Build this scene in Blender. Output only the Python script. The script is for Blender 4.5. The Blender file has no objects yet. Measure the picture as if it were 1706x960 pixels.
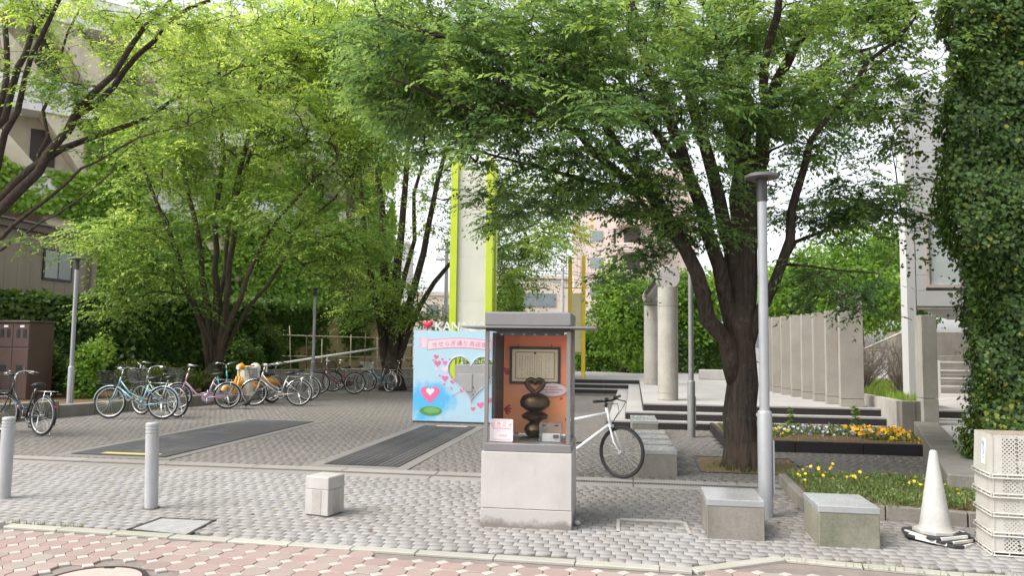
import bpy, bmesh, math, random
import numpy as np
from mathutils import Matrix, Vector, Euler
from mathutils.geometry import tessellate_polygon

random.seed(7)
RNG = np.random.default_rng(7)
SC = bpy.context.scene
COL = SC.collection
PI = math.pi
R = math.radians

# ------------------------------------------------------------------ camera
FPX, CX, CY, CAMH = 1280.0, 853.0, 480.0, 1.6
PITCH, ROLL = R(4.2), 0.0116
cam_d = bpy.data.cameras.new("camera")
cam_d.sensor_width = 36.0
cam_d.lens = 36.0 * FPX / 1706.0
cam_d.clip_start, cam_d.clip_end = 0.05, 2000.0
cam = bpy.data.objects.new("camera", cam_d)
CAM_R = Matrix.Rotation(PI / 2 + PITCH, 3, 'X') @ Matrix.Rotation(ROLL, 3, 'Z')
cam.matrix_world = Matrix.Translation((0, 0, CAMH)) @ CAM_R.to_4x4()
COL.objects.link(cam)
SC.camera = cam

# ------------------------------------------------------------------ world, sun, exposure
SUN_EL, SUN_AZ = R(50), R(-112)          # azimuth measured from +Y (the view) towards +X
w = bpy.data.worlds.new("World")
SC.world = w
w.use_nodes = True
nt = w.node_tree
bg = nt.nodes["Background"]
sky = nt.nodes.new("ShaderNodeTexSky")
sky.sky_type = 'NISHITA'
sky.sun_disc = False
sky.sun_elevation = SUN_EL
sky.sun_rotation = SUN_AZ
sky.air_density, sky.dust_density, sky.ozone_density = 1.0, 3.0, 1.0
hs = nt.nodes.new("ShaderNodeHueSaturation")       # thin bright overcast: almost no blue
hs.inputs["Saturation"].default_value = 0.22
nt.links.new(sky.outputs[0], hs.inputs["Color"])
nt.links.new(hs.outputs[0], bg.inputs[0])
bg.inputs[1].default_value = 0.15
sun_d = bpy.data.lights.new("sun", 'SUN')
sun_d.energy = 1.5
sun_d.angle = R(40)
sun_d.color = (1.0, 0.95, 0.86)
sun = bpy.data.objects.new("sun", sun_d)
sd = Vector((math.sin(SUN_AZ) * math.cos(SUN_EL), math.cos(SUN_AZ) * math.cos(SUN_EL), math.sin(SUN_EL)))
sun.rotation_euler = sd.to_track_quat('Z', 'Y').to_euler()
COL.objects.link(sun)
vs = SC.view_settings
vs.view_transform = 'Standard'
vs.look = 'None'
vs.gamma = 1.0
vs.exposure = 1.3
vs.use_curve_mapping = False
SC.cycles.max_bounces = 8
SC.cycles.diffuse_bounces = 4
SC.cycles.transmission_bounces = 6
SC.cycles.transparent_max_bounces = 12
SC.cycles.use_denoising = True

# ------------------------------------------------------------------ places: from a spot seen in the photograph to the place it stands
TH = R(-9)                                # the plaza's own axes, turned against the view
U = Vector((math.cos(TH), math.sin(TH), 0))
V = Vector((-math.sin(TH), math.cos(TH), 0))
EYE = Vector((0, 0, CAMH))
def ray(px, py):
    return (CAM_R @ Vector(((px - CX) / FPX, -(py - CY) / FPX, -1.0)))
def G(px, py, z=0.0):
    d = ray(px, py)
    t = (z - CAMH) / d.z
    return EYE + d * t
def P(px, py, Y):
    d = ray(px, py)
    return EYE + d * (Y / d.y)
def PL(px, py, p0, n):
    d = ray(px, py)
    return EYE + d * ((Vector(p0) - EYE).dot(n) / d.dot(n))
def uv(p):
    return (p.x * U.x + p.y * U.y, p.x * V.x + p.y * V.y)
def UV(u, v, z=0.0):
    return Vector((u * U.x + v * V.x, u * U.y + v * V.y, z))

# ------------------------------------------------------------------ materials
MATS = {}
def nodes_of(name):
    m = bpy.data.materials.new(name)
    m.use_nodes = True
    n = m.node_tree
    return m, n, n.nodes["Principled BSDF"]
def N(n, typ, **kw):
    x = n.nodes.new(typ)
    for k, v in kw.items():
        if k in x.inputs.keys():
            x.inputs[k].default_value = v
        else:
            setattr(x, k, v)
    return x
def c4(c):
    return (c[0], c[1], c[2], 1.0)
def mixc(n, fac, a, b, mode='MIX'):
    x = n.nodes.new("ShaderNodeMix")
    x.data_type = 'RGBA'
    x.blend_type = mode
    if hasattr(fac, "is_linked"): n.links.new(fac, x.inputs[0])
    else: x.inputs[0].default_value = fac
    for s, i in ((a, 6), (b, 7)):
        if hasattr(s, "is_linked"): n.links.new(s, x.inputs[i])
        else: x.inputs[i].default_value = c4(s)
    return x.outputs[2]
def ramp(n, src, p0, p1, c0=(0, 0, 0), c1=(1, 1, 1)):
    r = n.nodes.new("ShaderNodeValToRGB")
    r.color_ramp.elements[0].position, r.color_ramp.elements[1].position = p0, p1
    r.color_ramp.elements[0].color, r.color_ramp.elements[1].color = c4(c0), c4(c1)
    n.links.new(src, r.inputs[0])
    return r.outputs[0]
def noise(n, scale, detail=4, rough=0.6, stretch=None, coord='Object'):
    tc = n.nodes.new("ShaderNodeTexCoord")
    src = tc.outputs[coord]
    if coord == 'World':
        pass
    if stretch:
        mp = n.nodes.new("ShaderNodeMapping")
        mp.inputs["Scale"].default_value = stretch
        n.links.new(src, mp.inputs[0])
        src = mp.outputs[0]
    t = N(n, "ShaderNodeTexNoise", Scale=scale, Detail=detail, Roughness=rough)
    n.links.new(src, t.inputs["Vector"])
    return t.outputs["Fac"]
def wnoise(n, scale, detail=4, rough=0.6, stretch=None):
    g = n.nodes.new("ShaderNodeNewGeometry")
    src = g.outputs["Position"]
    if stretch:
        mp = n.nodes.new("ShaderNodeMapping")
        mp.inputs["Scale"].default_value = stretch
        n.links.new(src, mp.inputs[0])
        src = mp.outputs[0]
    t = N(n, "ShaderNodeTexNoise", Scale=scale, Detail=detail, Roughness=rough)
    n.links.new(src, t.inputs["Vector"])
    return t.outputs["Fac"]
def bump(n, b, src, strength, dist=0.01):
    x = N(n, "ShaderNodeBump", Strength=strength, Distance=dist)
    n.links.new(src, x.inputs["Height"])
    n.links.new(x.outputs[0], b.inputs["Normal"])

def mat(name, col, rough=0.6, metal=0.0, mott=0.25, scale=6.0, grain=60.0, bmp=0.25, streak=None, streak_col=None, spec=0.5, rand=0.0, coat=0.0):
    """Solid paint, stone, concrete, metal: base colour broken up by mottling, fine grain and, where asked, run-down stains."""
    if name in MATS: return MATS[name]
    m, n, b = nodes_of(name)
    lo = [c * (1 - mott) for c in col]
    hi = [min(1, c * (1 + mott * 0.7)) for c in col]
    c = mixc(n, ramp(n, wnoise(n, scale), 0.3, 0.72), lo, hi)
    g = wnoise(n, grain, 3)
    c = mixc(n, min(0.9, mott * 1.4), c, mixc(n, ramp(n, g, 0.35, 0.7), [x * 0.72 for x in col], [min(1, x * 1.18) for x in col]))
    if streak:
        s = ramp(n, wnoise(n, 1.0, 5, 0.7, streak), 0.52, 0.74)
        mm = n.nodes.new("ShaderNodeMath"); mm.operation = 'MULTIPLY'; mm.inputs[1].default_value = 0.6
        n.links.new(s, mm.inputs[0])
        c = mixc(n, mm.outputs[0], c, streak_col or [x * 0.45 for x in col])
    if rand:
        oi = n.nodes.new("ShaderNodeObjectInfo")
        c = mixc(n, 1.0, c, ramp(n, oi.outputs["Random"], 0, 1, [1 - rand] * 3, [1 + rand * .0] * 3), 'MULTIPLY')
    n.links.new(c, b.inputs["Base Color"])
    b.inputs["Metallic"].default_value = metal
    b.inputs["Specular IOR Level"].default_value = spec
    b.inputs["Coat Weight"].default_value = coat
    rr = n.nodes.new("ShaderNodeMapRange")
    rr.inputs["To Min"].default_value, rr.inputs["To Max"].default_value = max(0.03, rough - 0.13), min(1, rough + 0.13)
    n.links.new(wnoise(n, scale * 3), rr.inputs[0])
    n.links.new(rr.outputs[0], b.inputs["Roughness"])
    if bmp: bump(n, b, g, bmp, 0.006)
    MATS[name] = m
    return m

def tinted(name, cols, rough=0.75, grain=70.0, bmp=0.3, stain=(0.16, 0.14, 0.12), stain_amt=0.45, patch=0.35, spec=0.3, moss=None):
    """Small laid pieces (pavers, tiles, boards): each piece takes its own tone; dirt lies over them in patches."""
    if name in MATS: return MATS[name]
    m, n, b = nodes_of(name)
    at = N(n, "ShaderNodeAttribute", attribute_name="tint")
    oi = n.nodes.new("ShaderNodeObjectInfo")
    a = n.nodes.new("ShaderNodeMath"); a.operation = 'ADD'
    n.links.new(at.outputs["Fac"], a.inputs[0]); n.links.new(oi.outputs["Random"], a.inputs[1])
    f = n.nodes.new("ShaderNodeMath"); f.operation = 'FRACT'
    n.links.new(a.outputs[0], f.inputs[0])
    r = n.nodes.new("ShaderNodeValToRGB")
    el = r.color_ramp.elements
    while len(el) < len(cols): el.new(0.5)
    for i, c in enumerate(cols):
        el[i].position = i / (len(cols) - 1); el[i].color = c4(c)
    n.links.new(f.outputs[0], r.inputs[0])
    c = r.outputs[0]
    g = wnoise(n, grain, 3)
    c = mixc(n, 0.35, c, ramp(n, g, 0.3, 0.7, (0.55, 0.55, 0.55), (1, 1, 1)), 'MULTIPLY')
    p = ramp(n, wnoise(n, patch, 5, 0.65), 0.42, 0.68)
    mm = n.nodes.new("ShaderNodeMath"); mm.operation = 'MULTIPLY'; mm.inputs[1].default_value = stain_amt
    n.links.new(p, mm.inputs[0])
    c = mixc(n, mm.outputs[0], c, stain)
    p2 = ramp(n, wnoise(n, 2.3, 6, 0.75), 0.5, 0.75)
    m2 = n.nodes.new("ShaderNodeMath"); m2.operation = 'MULTIPLY'; m2.inputs[1].default_value = stain_amt * 0.6
    n.links.new(p2, m2.inputs[0])
    c = mixc(n, m2.outputs[0], c, moss or [x * 0.8 for x in stain])
    n.links.new(c, b.inputs["Base Color"])
    b.inputs["Roughness"].default_value = rough
    b.inputs["Specular IOR Level"].default_value = spec
    bump(n, b, g, bmp, 0.004)
    MATS[name] = m
    return m

def leafmat(name, cols, trans=0.4, rough=0.45, tcol=None):
    """Leaves: tone by leaf (tint), light coming through."""
    if name in MATS: return MATS[name]
    m, n, b = nodes_of(name)
    at = N(n, "ShaderNodeAttribute", attribute_name="tint")
    r = n.nodes.new("ShaderNodeValToRGB")
    el = r.color_ramp.elements
    while len(el) < len(cols): el.new(0.5)
    for i, c in enumerate(cols):
        el[i].position = i / (len(cols) - 1); el[i].color = c4(c)
    n.links.new(at.outputs["Fac"], r.inputs[0])
    n.links.new(r.outputs[0], b.inputs["Base Color"])
    b.inputs["Roughness"].default_value = rough
    b.inputs["Specular IOR Level"].default_value = 0.35
    t = n.nodes.new("ShaderNodeBsdfTranslucent")
    h = N(n, "ShaderNodeHueSaturation", Hue=0.478, Saturation=1.0, Value=2.2)
    n.links.new(r.outputs[0], h.inputs["Color"])
    n.links.new(h.outputs[0], t.inputs["Color"])
    mx = n.nodes.new("ShaderNodeMixShader")
    mx.inputs[0].default_value = trans
    n.links.new(b.outputs[0], mx.inputs[1]); n.links.new(t.outputs[0], mx.inputs[2])
    n.links.new(mx.outputs[0], n.nodes["Material Output"].inputs["Surface"])
    MATS[name] = m
    return m

def glass(name, tint=(0.9, 0.95, 0.95), refl=0.12):
    if name in MATS: return MATS[name]
    m, n, b = nodes_of(name)
    t = n.nodes.new("ShaderNodeBsdfTransparent"); t.inputs[0].default_value = c4(tint)
    g = n.nodes.new("ShaderNodeBsdfGlossy"); g.inputs["Roughness"].default_value = 0.03
    lw = N(n, "ShaderNodeLayerWeight", Blend=0.2)
    mr = n.nodes.new("ShaderNodeMapRange")
    mr.inputs["To Min"].default_value, mr.inputs["To Max"].default_value = refl * 0.5, 0.08 + refl * 3
    n.links.new(lw.outputs["Fresnel"], mr.inputs[0])
    mx = n.nodes.new("ShaderNodeMixShader")
    n.links.new(mr.outputs[0], mx.inputs[0])
    n.links.new(t.outputs[0], mx.inputs[1]); n.links.new(g.outputs[0], mx.inputs[2])
    n.links.new(mx.outputs[0], n.nodes["Material Output"].inputs["Surface"])
    MATS[name] = m
    return m

# ------------------------------------------------------------------ objects
def props(o, label=None, cat=None, group=None, kind=None):
    if label: o["label"] = label
    if cat: o["category"] = cat
    if group: o["group"] = group
    if kind: o["kind"] = kind
    return o
def thing(name, label, cat, loc=(0, 0, 0), rz=0.0, group=None):
    o = bpy.data.objects.new(name, None)
    o.empty_display_size = 0.2
    COL.objects.link(o)
    o.location = loc
    o.rotation_euler = (0, 0, rz)
    return props(o, label, cat, group)
def link(name, me, m=None, parent=None, loc=None, rot=None):
    o = bpy.data.objects.new(name, me)
    COL.objects.link(o)
    if m is not None and not me.materials: me.materials.append(m)
    if parent is not None: o.parent = parent
    if loc is not None: o.location = loc
    if rot is not None: o.rotation_euler = rot
    return o
def copy_tree(o, parent=None):
    c = o.copy()
    COL.objects.link(c)
    if parent is not None:
        c.parent = parent
    for ch in list(o.children):
        copy_tree(ch, c)
    return c

class MB:
    """Collects shapes into one mesh."""
    def __init__(s):
        s.v, s.f, s.sm, s.mi = [], [], [], []
        s.cur = 0
    def add(s, vs, fs, smooth=False):
        k = len(s.v)
        s.v.extend([tuple(v) for v in vs])
        for f in fs:
            s.f.append([i + k for i in f]); s.sm.append(smooth); s.mi.append(s.cur)
        return s
    def box(s, c, size, rz=0.0, ch=0.0, taper=1.0, rx=0.0, ry=0.0):
        hx, hy, hz = size[0] / 2, size[1] / 2, size[2] / 2
        M = Euler((rx, ry, rz)).to_matrix()
        c = Vector(c)
        if ch <= 0:
            vs = [Vector((x * hx * (taper if z > 0 else 1), y * hy * (taper if z > 0 else 1), z * hz)) for z in (-1, 1) for x, y in ((-1, -1), (1, -1), (1, 1), (-1, 1))]
            fs = [(3, 2, 1, 0), (4, 5, 6, 7), (0, 1, 5, 4), (1, 2, 6, 5), (2, 3, 7, 6), (3, 0, 4, 7)]
        else:
            ch = min(ch, hx * .9, hy * .9, hz * .9)
            vs, fs = [], []
            for z, i in ((-hz, ch), (-hz + ch, 0), (hz - ch, 0), (hz, ch)):
                for x, y in ((-1, -1), (1, -1), (1, 1), (-1, 1)):
                    k = taper if z > 0 else 1
                    a, b = (hx - i) * k, (hy - i) * k
                    vs.append(Vector((x * (a - ch * 0 if x * y > 0 else a), y * b, z)))
            # cut the upright corners as well
            vs2 = []
            for r_ in range(4):
                for q in range(4):
                    v = vs[r_ * 4 + q]
                    nx, ny = math.copysign(1, v.x), math.copysign(1, v.y)
                    a = Vector((v.x - nx * ch * .7, v.y, v.z)); b = Vector((v.x, v.y - ny * ch * .7, v.z))
                    vs2 += ([a, b] if q in (1, 3) else [b, a])
            vs = vs2
            for r_ in range(3):
                for q in range(8):
                    a, b = r_ * 8 + q, r_ * 8 + (q + 1) % 8
                    fs.append((a, b, b + 8, a + 8))
            fs.append(tuple(range(7, -1, -1))); fs.append(tuple(range(24, 32)))
        return s.add([M @ v + c for v in vs], fs)
    def tube(s, pts, rad, n=8, caps=True, smooth=True, closed=False, flat=1.0):
        pts = [Vector(p) for p in pts]
        if not hasattr(rad, "__len__"): rad = [rad] * len(pts)
        vs, fs = [], []
        prev = None
        L = len(pts)
        for i, p in enumerate(pts):
            if closed: t = pts[(i + 1) % L] - pts[i - 1]
            else: t = pts[min(i + 1, L - 1)] - pts[max(i - 1, 0)]
            if t.length < 1e-9: t = Vector((0, 0, 1))
            t.normalize()
            if prev is None:
                a = Vector((0, 0, 1)) if abs(t.z) < 0.9 else Vector((1, 0, 0))
                x = t.cross(a).normalized()
            else:
                x = (prev - t * prev.dot(t))
                x = x.normalized() if x.length > 1e-6 else t.orthogonal().normalized()
            y = t.cross(x)
            prev = x
            for k in range(n):
                an = 2 * PI * k / n
                vs.append(p + (x * math.cos(an) + y * math.sin(an) * flat) * rad[i])
        for i in range(L if closed else L - 1):
            j = (i + 1) % L
            for k in range(n):
                q = (k + 1) % n
                fs.append((i * n + k, i * n + q, j * n + q, j * n + k))
        s.add(vs, fs, smooth)
        if caps and not closed:
            k = len(s.v) - len(vs)
            s.f.append([k + i for i in range(n - 1, -1, -1)]); s.sm.append(False); s.mi.append(s.cur)
            s.f.append([k + (L - 1) * n + i for i in range(n)]); s.sm.append(False); s.mi.append(s.cur)
        return s
    def cyl(s, p0, p1, r0, r1=None, n=12, smooth=True):
        return s.tube([p0, p1], [r0, r0 if r1 is None else r1], n, True, smooth)
    def lathe(s, prof, n=24, c=(0, 0, 0), smooth=True, M=None):
        # the profile is cut at its sharp corners so that edges stay crisp
        runs, cur = [], [prof[0]]
        for i in range(1, len(prof)):
            cur.append(prof[i])
            if i < len(prof) - 1:
                a = math.atan2(prof[i][1] - prof[i - 1][1], prof[i][0] - prof[i - 1][0]); b = math.atan2(prof[i + 1][1] - prof[i][1], prof[i + 1][0] - prof[i][0])
                d = abs((b - a + PI) % (2 * PI) - PI)
                if d > R(38):
                    runs.append(cur); cur = [prof[i]]
        runs.append(cur)
        for run in runs:
            vs, fs = [], []
            for r_, z in run:
                for k in range(n):
                    a = 2 * PI * k / n
                    v = Vector((r_ * math.cos(a), r_ * math.sin(a), z))
                    if M is not None: v = M @ v
                    vs.append(v + Vector(c))
            for i in range(len(run) - 1):
                for k in range(n):
                    q = (k + 1) % n
                    fs.append((i * n + k, i * n + q, (i + 1) * n + q, (i + 1) * n + k))
            s.add(vs, fs, smooth)
        return s
    def prism(s, poly, h0, h1, fn=None):
        """2D outline poly (x, y) carried from h0 to h1; fn maps (x, y, h) to a point."""
        fn = fn or (lambda x, y, h: (x, y, h))
        n = len(poly)
        ar = sum(poly[i][0] * poly[(i + 1) % n][1] - poly[(i + 1) % n][0] * poly[i][1] for i in range(n))
        if ar < 0: poly = poly[::-1]
        vs = [fn(x, y, h0) for x, y in poly] + [fn(x, y, h1) for x, y in poly]
        fs = [(i, (i + 1) % n, (i + 1) % n + n, i + n) for i in range(n)]
        tri = tessellate_polygon([[Vector((x, y, 0)) for x, y in poly]])
        for t in tri:
            a, b, c = t
            z = (poly[b][0] - poly[a][0]) * (poly[c][1] - poly[a][1]) - (poly[c][0] - poly[a][0]) * (poly[b][1] - poly[a][1])
            if z < 0: a, c = c, a
            fs.append((a + n, b + n, c + n)); fs.append((c, b, a))
        return s.add(vs, fs)
    def quad(s, a, b, c, d):
        return s.add([a, b, c, d], [(0, 1, 2, 3)])
    def mesh(s, name, mats=None):
        me = bpy.data.meshes.new(name)
        me.from_pydata(s.v, [], s.f)
        me.polygons.foreach_set("use_smooth", s.sm)
        if any(s.mi): me.polygons.foreach_set("material_index", s.mi)
        for m in (mats if isinstance(mats, (list, tuple)) else [mats]):
            if m is not None: me.materials.append(m)
        me.update()
        return me
    def build(s, name, mats=None, parent=None, loc=None, rot=None, bevel=0.0):
        o = link(name, s.mesh(name, mats), None, parent, loc, rot)
        if bevel:
            b = o.modifiers.new("bevel", 'BEVEL')
            b.width = bevel; b.segments = 2; b.limit_method = 'ANGLE'
        return o

def np_mesh(name, verts, sizes, idx, m, tint=None, smooth=False):
    """Mesh from arrays: verts (n,3), face sizes, corner indices."""
    me = bpy.data.meshes.new(name)
    verts = np.ascontiguousarray(verts, dtype=np.float32)
    me.vertices.add(len(verts)); me.vertices.foreach_set("co", verts.ravel())
    idx = np.ascontiguousarray(idx, dtype=np.int32).ravel()
    me.loops.add(len(idx)); me.loops.foreach_set("vertex_index", idx)
    sizes = np.asarray(sizes, dtype=np.int32)
    st = np.zeros(len(sizes), dtype=np.int32); st[1:] = np.cumsum(sizes)[:-1]
    me.polygons.add(len(sizes)); me.polygons.foreach_set("loop_start", st)
    if smooth: me.polygons.foreach_set("use_smooth", np.ones(len(sizes), dtype=bool))
    if tint is not None:
        a = me.attributes.new("tint", 'FLOAT', 'POINT')
        a.data.foreach_set("value", np.ascontiguousarray(tint, dtype=np.float32))
    if m is not None: me.materials.append(m)
    me.update(calc_edges=True)
    return me

def stamp(tv, tf, pos, X, Y, Z, tint):
    """Copies of a small template (verts tv, faces tf, all of one size) at pos with axes X, Y, Z (scaled)."""
    tv = np.asarray(tv, dtype=np.float64); tf = np.asarray(tf)
    n, k = len(pos), len(tv)
    v = pos[:, None, :] + tv[None, :, 0:1] * X[:, None, :] + tv[None, :, 1:2] * Y[:, None, :] + tv[None, :, 2:3] * Z[:, None, :]
    f = tf[None, :, :] + (np.arange(n) * k)[:, None, None]
    return v.reshape(-1, 3), np.full(n * len(tf), tf.shape[1]), f.reshape(-1), np.repeat(tint, k)

def unit(a):
    return a / np.maximum(np.linalg.norm(a, axis=-1, keepdims=True), 1e-9)

LEAF_SLIM = ([(0, 0, 0), (0.42, -0.23, -0.05), (1, 0, -0.13), (0.42, 0.23, -0.05)], [(0, 1, 2), (0, 2, 3)])
LEAF_IVY = ([(0, 0, 0), (0.25, -0.5, -0.06), (0.62, -0.34, -0.02), (1, 0, -0.16), (0.62, 0.34, -0.02), (0.25, 0.5, -0.06)], [(0, 1, 2), (0, 2, 3), (0, 3, 4), (0, 4, 5)])
LEAF_WIDE = ([(0, 0, 0), (0.45, -0.36, -0.07), (1, 0, -0.14), (0.45, 0.36, -0.07)], [(0, 1, 2), (0, 2, 3)])

def leaves_arr(tpl, pos, dirs, nrm, size, tint):
    d = unit(dirs)
    y = unit(np.cross(nrm, d))
    z = np.cross(d, y)
    s = size[:, None]
    return stamp(tpl[0], tpl[1], pos, d * s, y * s, z * s, tint)
def leaves_obj(name, tpl, pos, dirs, nrm, size, tint, m, parent=None, kind="stuff"):
    v, sz, ix, t = leaves_arr(tpl, pos, dirs, nrm, size, tint)
    o = link(name, np_mesh(name, v, sz, ix, m, t), None, parent)
    if kind: o["kind"] = kind
    return o

def heart2d(w, n=40):
    pts = []
    for i in range(n):
        t = 2 * PI * i / n
        x = 16 * math.sin(t) ** 3
        y = 13 * math.cos(t) - 5 * math.cos(2 * t) - 2 * math.cos(3 * t) - math.cos(4 * t)
        pts.append((x / 32 * w, y / 32 * w))
    return pts

def text_mesh(s, size, ext=0.002, align='CENTER', vertical=False, spacing=1.0):
    cu = bpy.data.curves.new("lettering", 'FONT')
    cu.body = s; cu.size = size; cu.extrude = ext; cu.align_x = align; cu.align_y = 'CENTER'; cu.space_character = spacing
    o = bpy.data.objects.new("lettering_source", cu)
    COL.objects.link(o)
    bpy.context.view_layer.update()
    dg = bpy.context.evaluated_depsgraph_get()
    me = bpy.data.meshes.new_from_object(o.evaluated_get(dg))
    bpy.data.objects.remove(o); bpy.data.curves.remove(cu)
    me.transform(Matrix.Rotation(PI / 2, 4, 'X'))       # stands upright, faces -Y
    me.name = "lettering"
    me.materials.clear()
    return me
# ================================================================== materials used all over
M = {}
M['concrete'] = mat("concrete", (0.38, 0.36, 0.32), 0.85, mott=0.25, scale=2.2, grain=45, bmp=0.3, streak=(3.0, 3.0, 0.22), streak_col=(0.22, 0.20, 0.17), spec=0.25)
M['concrete_dirty'] = mat("concrete_dirty", (0.22, 0.205, 0.18), 0.9, mott=0.3, scale=2.6, grain=40, bmp=0.45, streak=(4, 4, 0.4), streak_col=(0.11, 0.105, 0.08), spec=0.2)
M['concrete_mossy'] = mat("concrete_mossy", (0.21, 0.205, 0.16), 0.92, mott=0.35, scale=3, grain=40, bmp=0.5, streak=(2, 2, 0.7), streak_col=(0.08, 0.10, 0.05), spec=0.2)
M['granite_cap'] = mat("granite_cap", (0.29, 0.298, 0.298), 0.25, mott=0.2, scale=4, grain=170, bmp=0.03, spec=0.6)
M['granite_pale'] = mat("granite_pale", (0.40, 0.385, 0.36), 0.6, mott=0.16, scale=3, grain=160, bmp=0.12, streak=(5, 5, 0.6), streak_col=(0.33, 0.31, 0.28))
M['granite_dark'] = mat("granite_dark", (0.036, 0.032, 0.033), 0.7, mott=0.3, scale=3, grain=120, bmp=0.2, spec=.2)
M['soil'] = mat("soil", (0.17, 0.115, 0.07), 0.95, mott=0.4, scale=9, grain=90, bmp=0.9, spec=0.1)
M['asphalt'] = mat("asphalt", (0.14, 0.14, 0.14), 0.9, mott=0.2, scale=1.2, grain=120, bmp=0.4)
M['steel'] = mat("steel_grey", (0.36, 0.37, 0.38), 0.38, metal=0.55, mott=0.08, scale=5, grain=90, bmp=0.03)
M['steel_dark'] = mat("steel_dark", (0.045, 0.043, 0.042), 0.5, metal=0.2, mott=0.15, scale=6, bmp=0.05)
M['pole_grey'] = mat("pole_grey", (0.33, 0.34, 0.355), 0.45, metal=0.25, mott=0.08, scale=7, grain=80, bmp=0.03, streak=(9, 9, 0.5), streak_col=(0.25, 0.24, 0.23))
M['chrome'] = mat("chrome", (0.62, 0.62, 0.62), 0.22, metal=1.0, mott=0.06, bmp=0.0)
M['rubber'] = mat("rubber_black", (0.016, 0.016, 0.017), 0.75, mott=0.25, scale=20, bmp=0.1)
M['black'] = mat("black_plastic", (0.018, 0.018, 0.02), 0.45, mott=0.2, bmp=0.05)
M['white'] = mat("white_paint", (0.76, 0.75, 0.73), 0.5, mott=0.07, scale=3, bmp=0.05, streak=(6, 6, 0.5), streak_col=(0.5, 0.48, 0.44))
M['joint'] = mat("joint_sand", (0.12, 0.112, 0.10), 0.95, mott=0.3, scale=8, bmp=0.5, spec=0.1)

# ================================================================== ground
def struct(name, mb, m, parent=None, bevel=0.0, loc=None):
    o = mb.build(name, m, parent, loc, None, bevel)
    if parent is None: o["kind"] = "structure"
    return o
def grid_sheet(x0, x1, y0, y1, z, nx=2, ny=2):
    b = MB()
    b.add([(x0, y0, z), (x1, y0, z), (x1, y1, z), (x0, y1, z)], [(0, 1, 2, 3)])
    return b
gm, n_, b_ = nodes_of("ground_mat")
c_ = mixc(n_, ramp(n_, wnoise(n_, 0.35, 6), 0.35, 0.65), (0.20, 0.195, 0.19), (0.30, 0.29, 0.28))
n_.links.new(c_, b_.inputs["Base Color"]); b_.inputs["Roughness"].default_value = 0.9
bump(n_, b_, wnoise(n_, 70, 3), 0.4, 0.01)
g = grid_sheet(-500, 500, -300, 900, -0.05)
struct("ground", g, gm)

def poly_in(pts, q):
    x, y = q
    ins = False
    n = len(pts)
    for i in range(n):
        x0, y0 = pts[i]; x1, y1 = pts[(i + 1) % n]
        if (y0 > y) != (y1 > y) and x < (x1 - x0) * (y - y0) / (y1 - y0) + x0: ins = not ins
    return ins
def rect(u0, u1, v0, v1): return [(u0, v0), (u1, v0), (u1, v1), (u0, v1)]
def in_frame(p, m=0):
    d = CAM_R.transposed() @ (Vector(p) - EYE)
    if d.z > -0.1: return False
    x = CX + FPX * d.x / -d.z; y = CY - FPX * d.y / -d.z
    return -m < x < 1706 + m and -m < y < 960 + m

# the front edge of the plaza: kerb polyline in plaza coordinates (u, v)
KERB = [(-16, 6.10), (-5.3, 5.91), (-1.64, 5.79), (0.19, 5.72), (0.42, 5.70), (1.12, 6.16), (2.22, 5.98), (2.8, 5.95), (12, 5.6)]
def kerb_v(u):
    for (u0, v0), (u1, v1) in zip(KERB, KERB[1:]):
        if u0 <= u <= u1: return v0 + (v1 - v0) * (u - u0) / (u1 - u0)
    return KERB[-1][1] if u > 0 else KERB[0][1]
KW = 0.115                                     # kerb stone width
STEP_V, PLAT_U = 15.2, -0.5
PIT = rect(0.87, 2.2, 10.2, 11.62)
BED1 = rect(1.42, 4.42, 12.42, 15.05)
BED2 = [(1.66, 7.95), (1.70, 9.5), (3.6, 9.35), (3.55, 7.55), (2.99, 7.62)]
COVER = [tuple(uv(G(*q))) for q in ((215, 883), (310, 893), (357, 868), (268, 864))]
MATL = rect(-7.75, -6.3, 9.75, 14.75)
MATR = rect(-4.0, -2.98, 9.68, 14.65)
INSP = [tuple(uv(G(*q))) for q in ((1030, 888), (1150, 893), (1140, 871), (1030, 866))]

b = MB(); K = KERB + [(12, 32), (-16, 32)]
b.prism(K, -0.045, -0.014, lambda x, y, h: UV(x, y, h))
paving = struct("plaza_paving", b, M['joint'])
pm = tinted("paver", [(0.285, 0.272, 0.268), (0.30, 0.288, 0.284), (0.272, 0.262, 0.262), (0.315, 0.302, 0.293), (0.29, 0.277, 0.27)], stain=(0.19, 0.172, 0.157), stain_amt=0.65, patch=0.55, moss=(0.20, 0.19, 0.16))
pm_shade = tinted("paver_shaded", [(0.225, 0.21, 0.20), (0.255, 0.24, 0.23), (0.21, 0.2, 0.195), (0.27, 0.252, 0.24)], stain=(0.17, 0.145, 0.12), stain_amt=0.5, patch=0.5, moss=(0.16, 0.14, 0.11))  # darker brown tone paints in the shade on the pavers behind the showcase
pm_far = tinted("paver_far", [(0.165, 0.152, 0.141), (0.185, 0.171, 0.158), (0.152, 0.141, 0.132), (0.2, 0.184, 0.169)], stain=(0.155, 0.14, 0.12), stain_amt=0.55, patch=0.3, moss=(0.16, 0.155, 0.11))  # darker, browner tones for the pavers beyond the drain
pa, pb = 0.122, 0.106
tv = []
hx, hy, e = pa / 2 - 0.0024, pb / 2 - 0.0010, 0.0018
for z, i in ((-0.02, 0), (-0.003, 0), (0.0, e)):
    for x, y in ((-1, -1), (1, -1), (1, 1), (-1, 1)):
        tv.append((x * (hx - i), y * (hy - i), z))
tf = []
for r_ in (0, 1):
    for q in range(4):
        tf.append((r_ * 4 + q, r_ * 4 + (q + 1) % 4, r_ * 4 + 4 + (q + 1) % 4, r_ * 4 + 4 + q))
tf.append((8, 9, 10, 11))
spots = []
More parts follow.
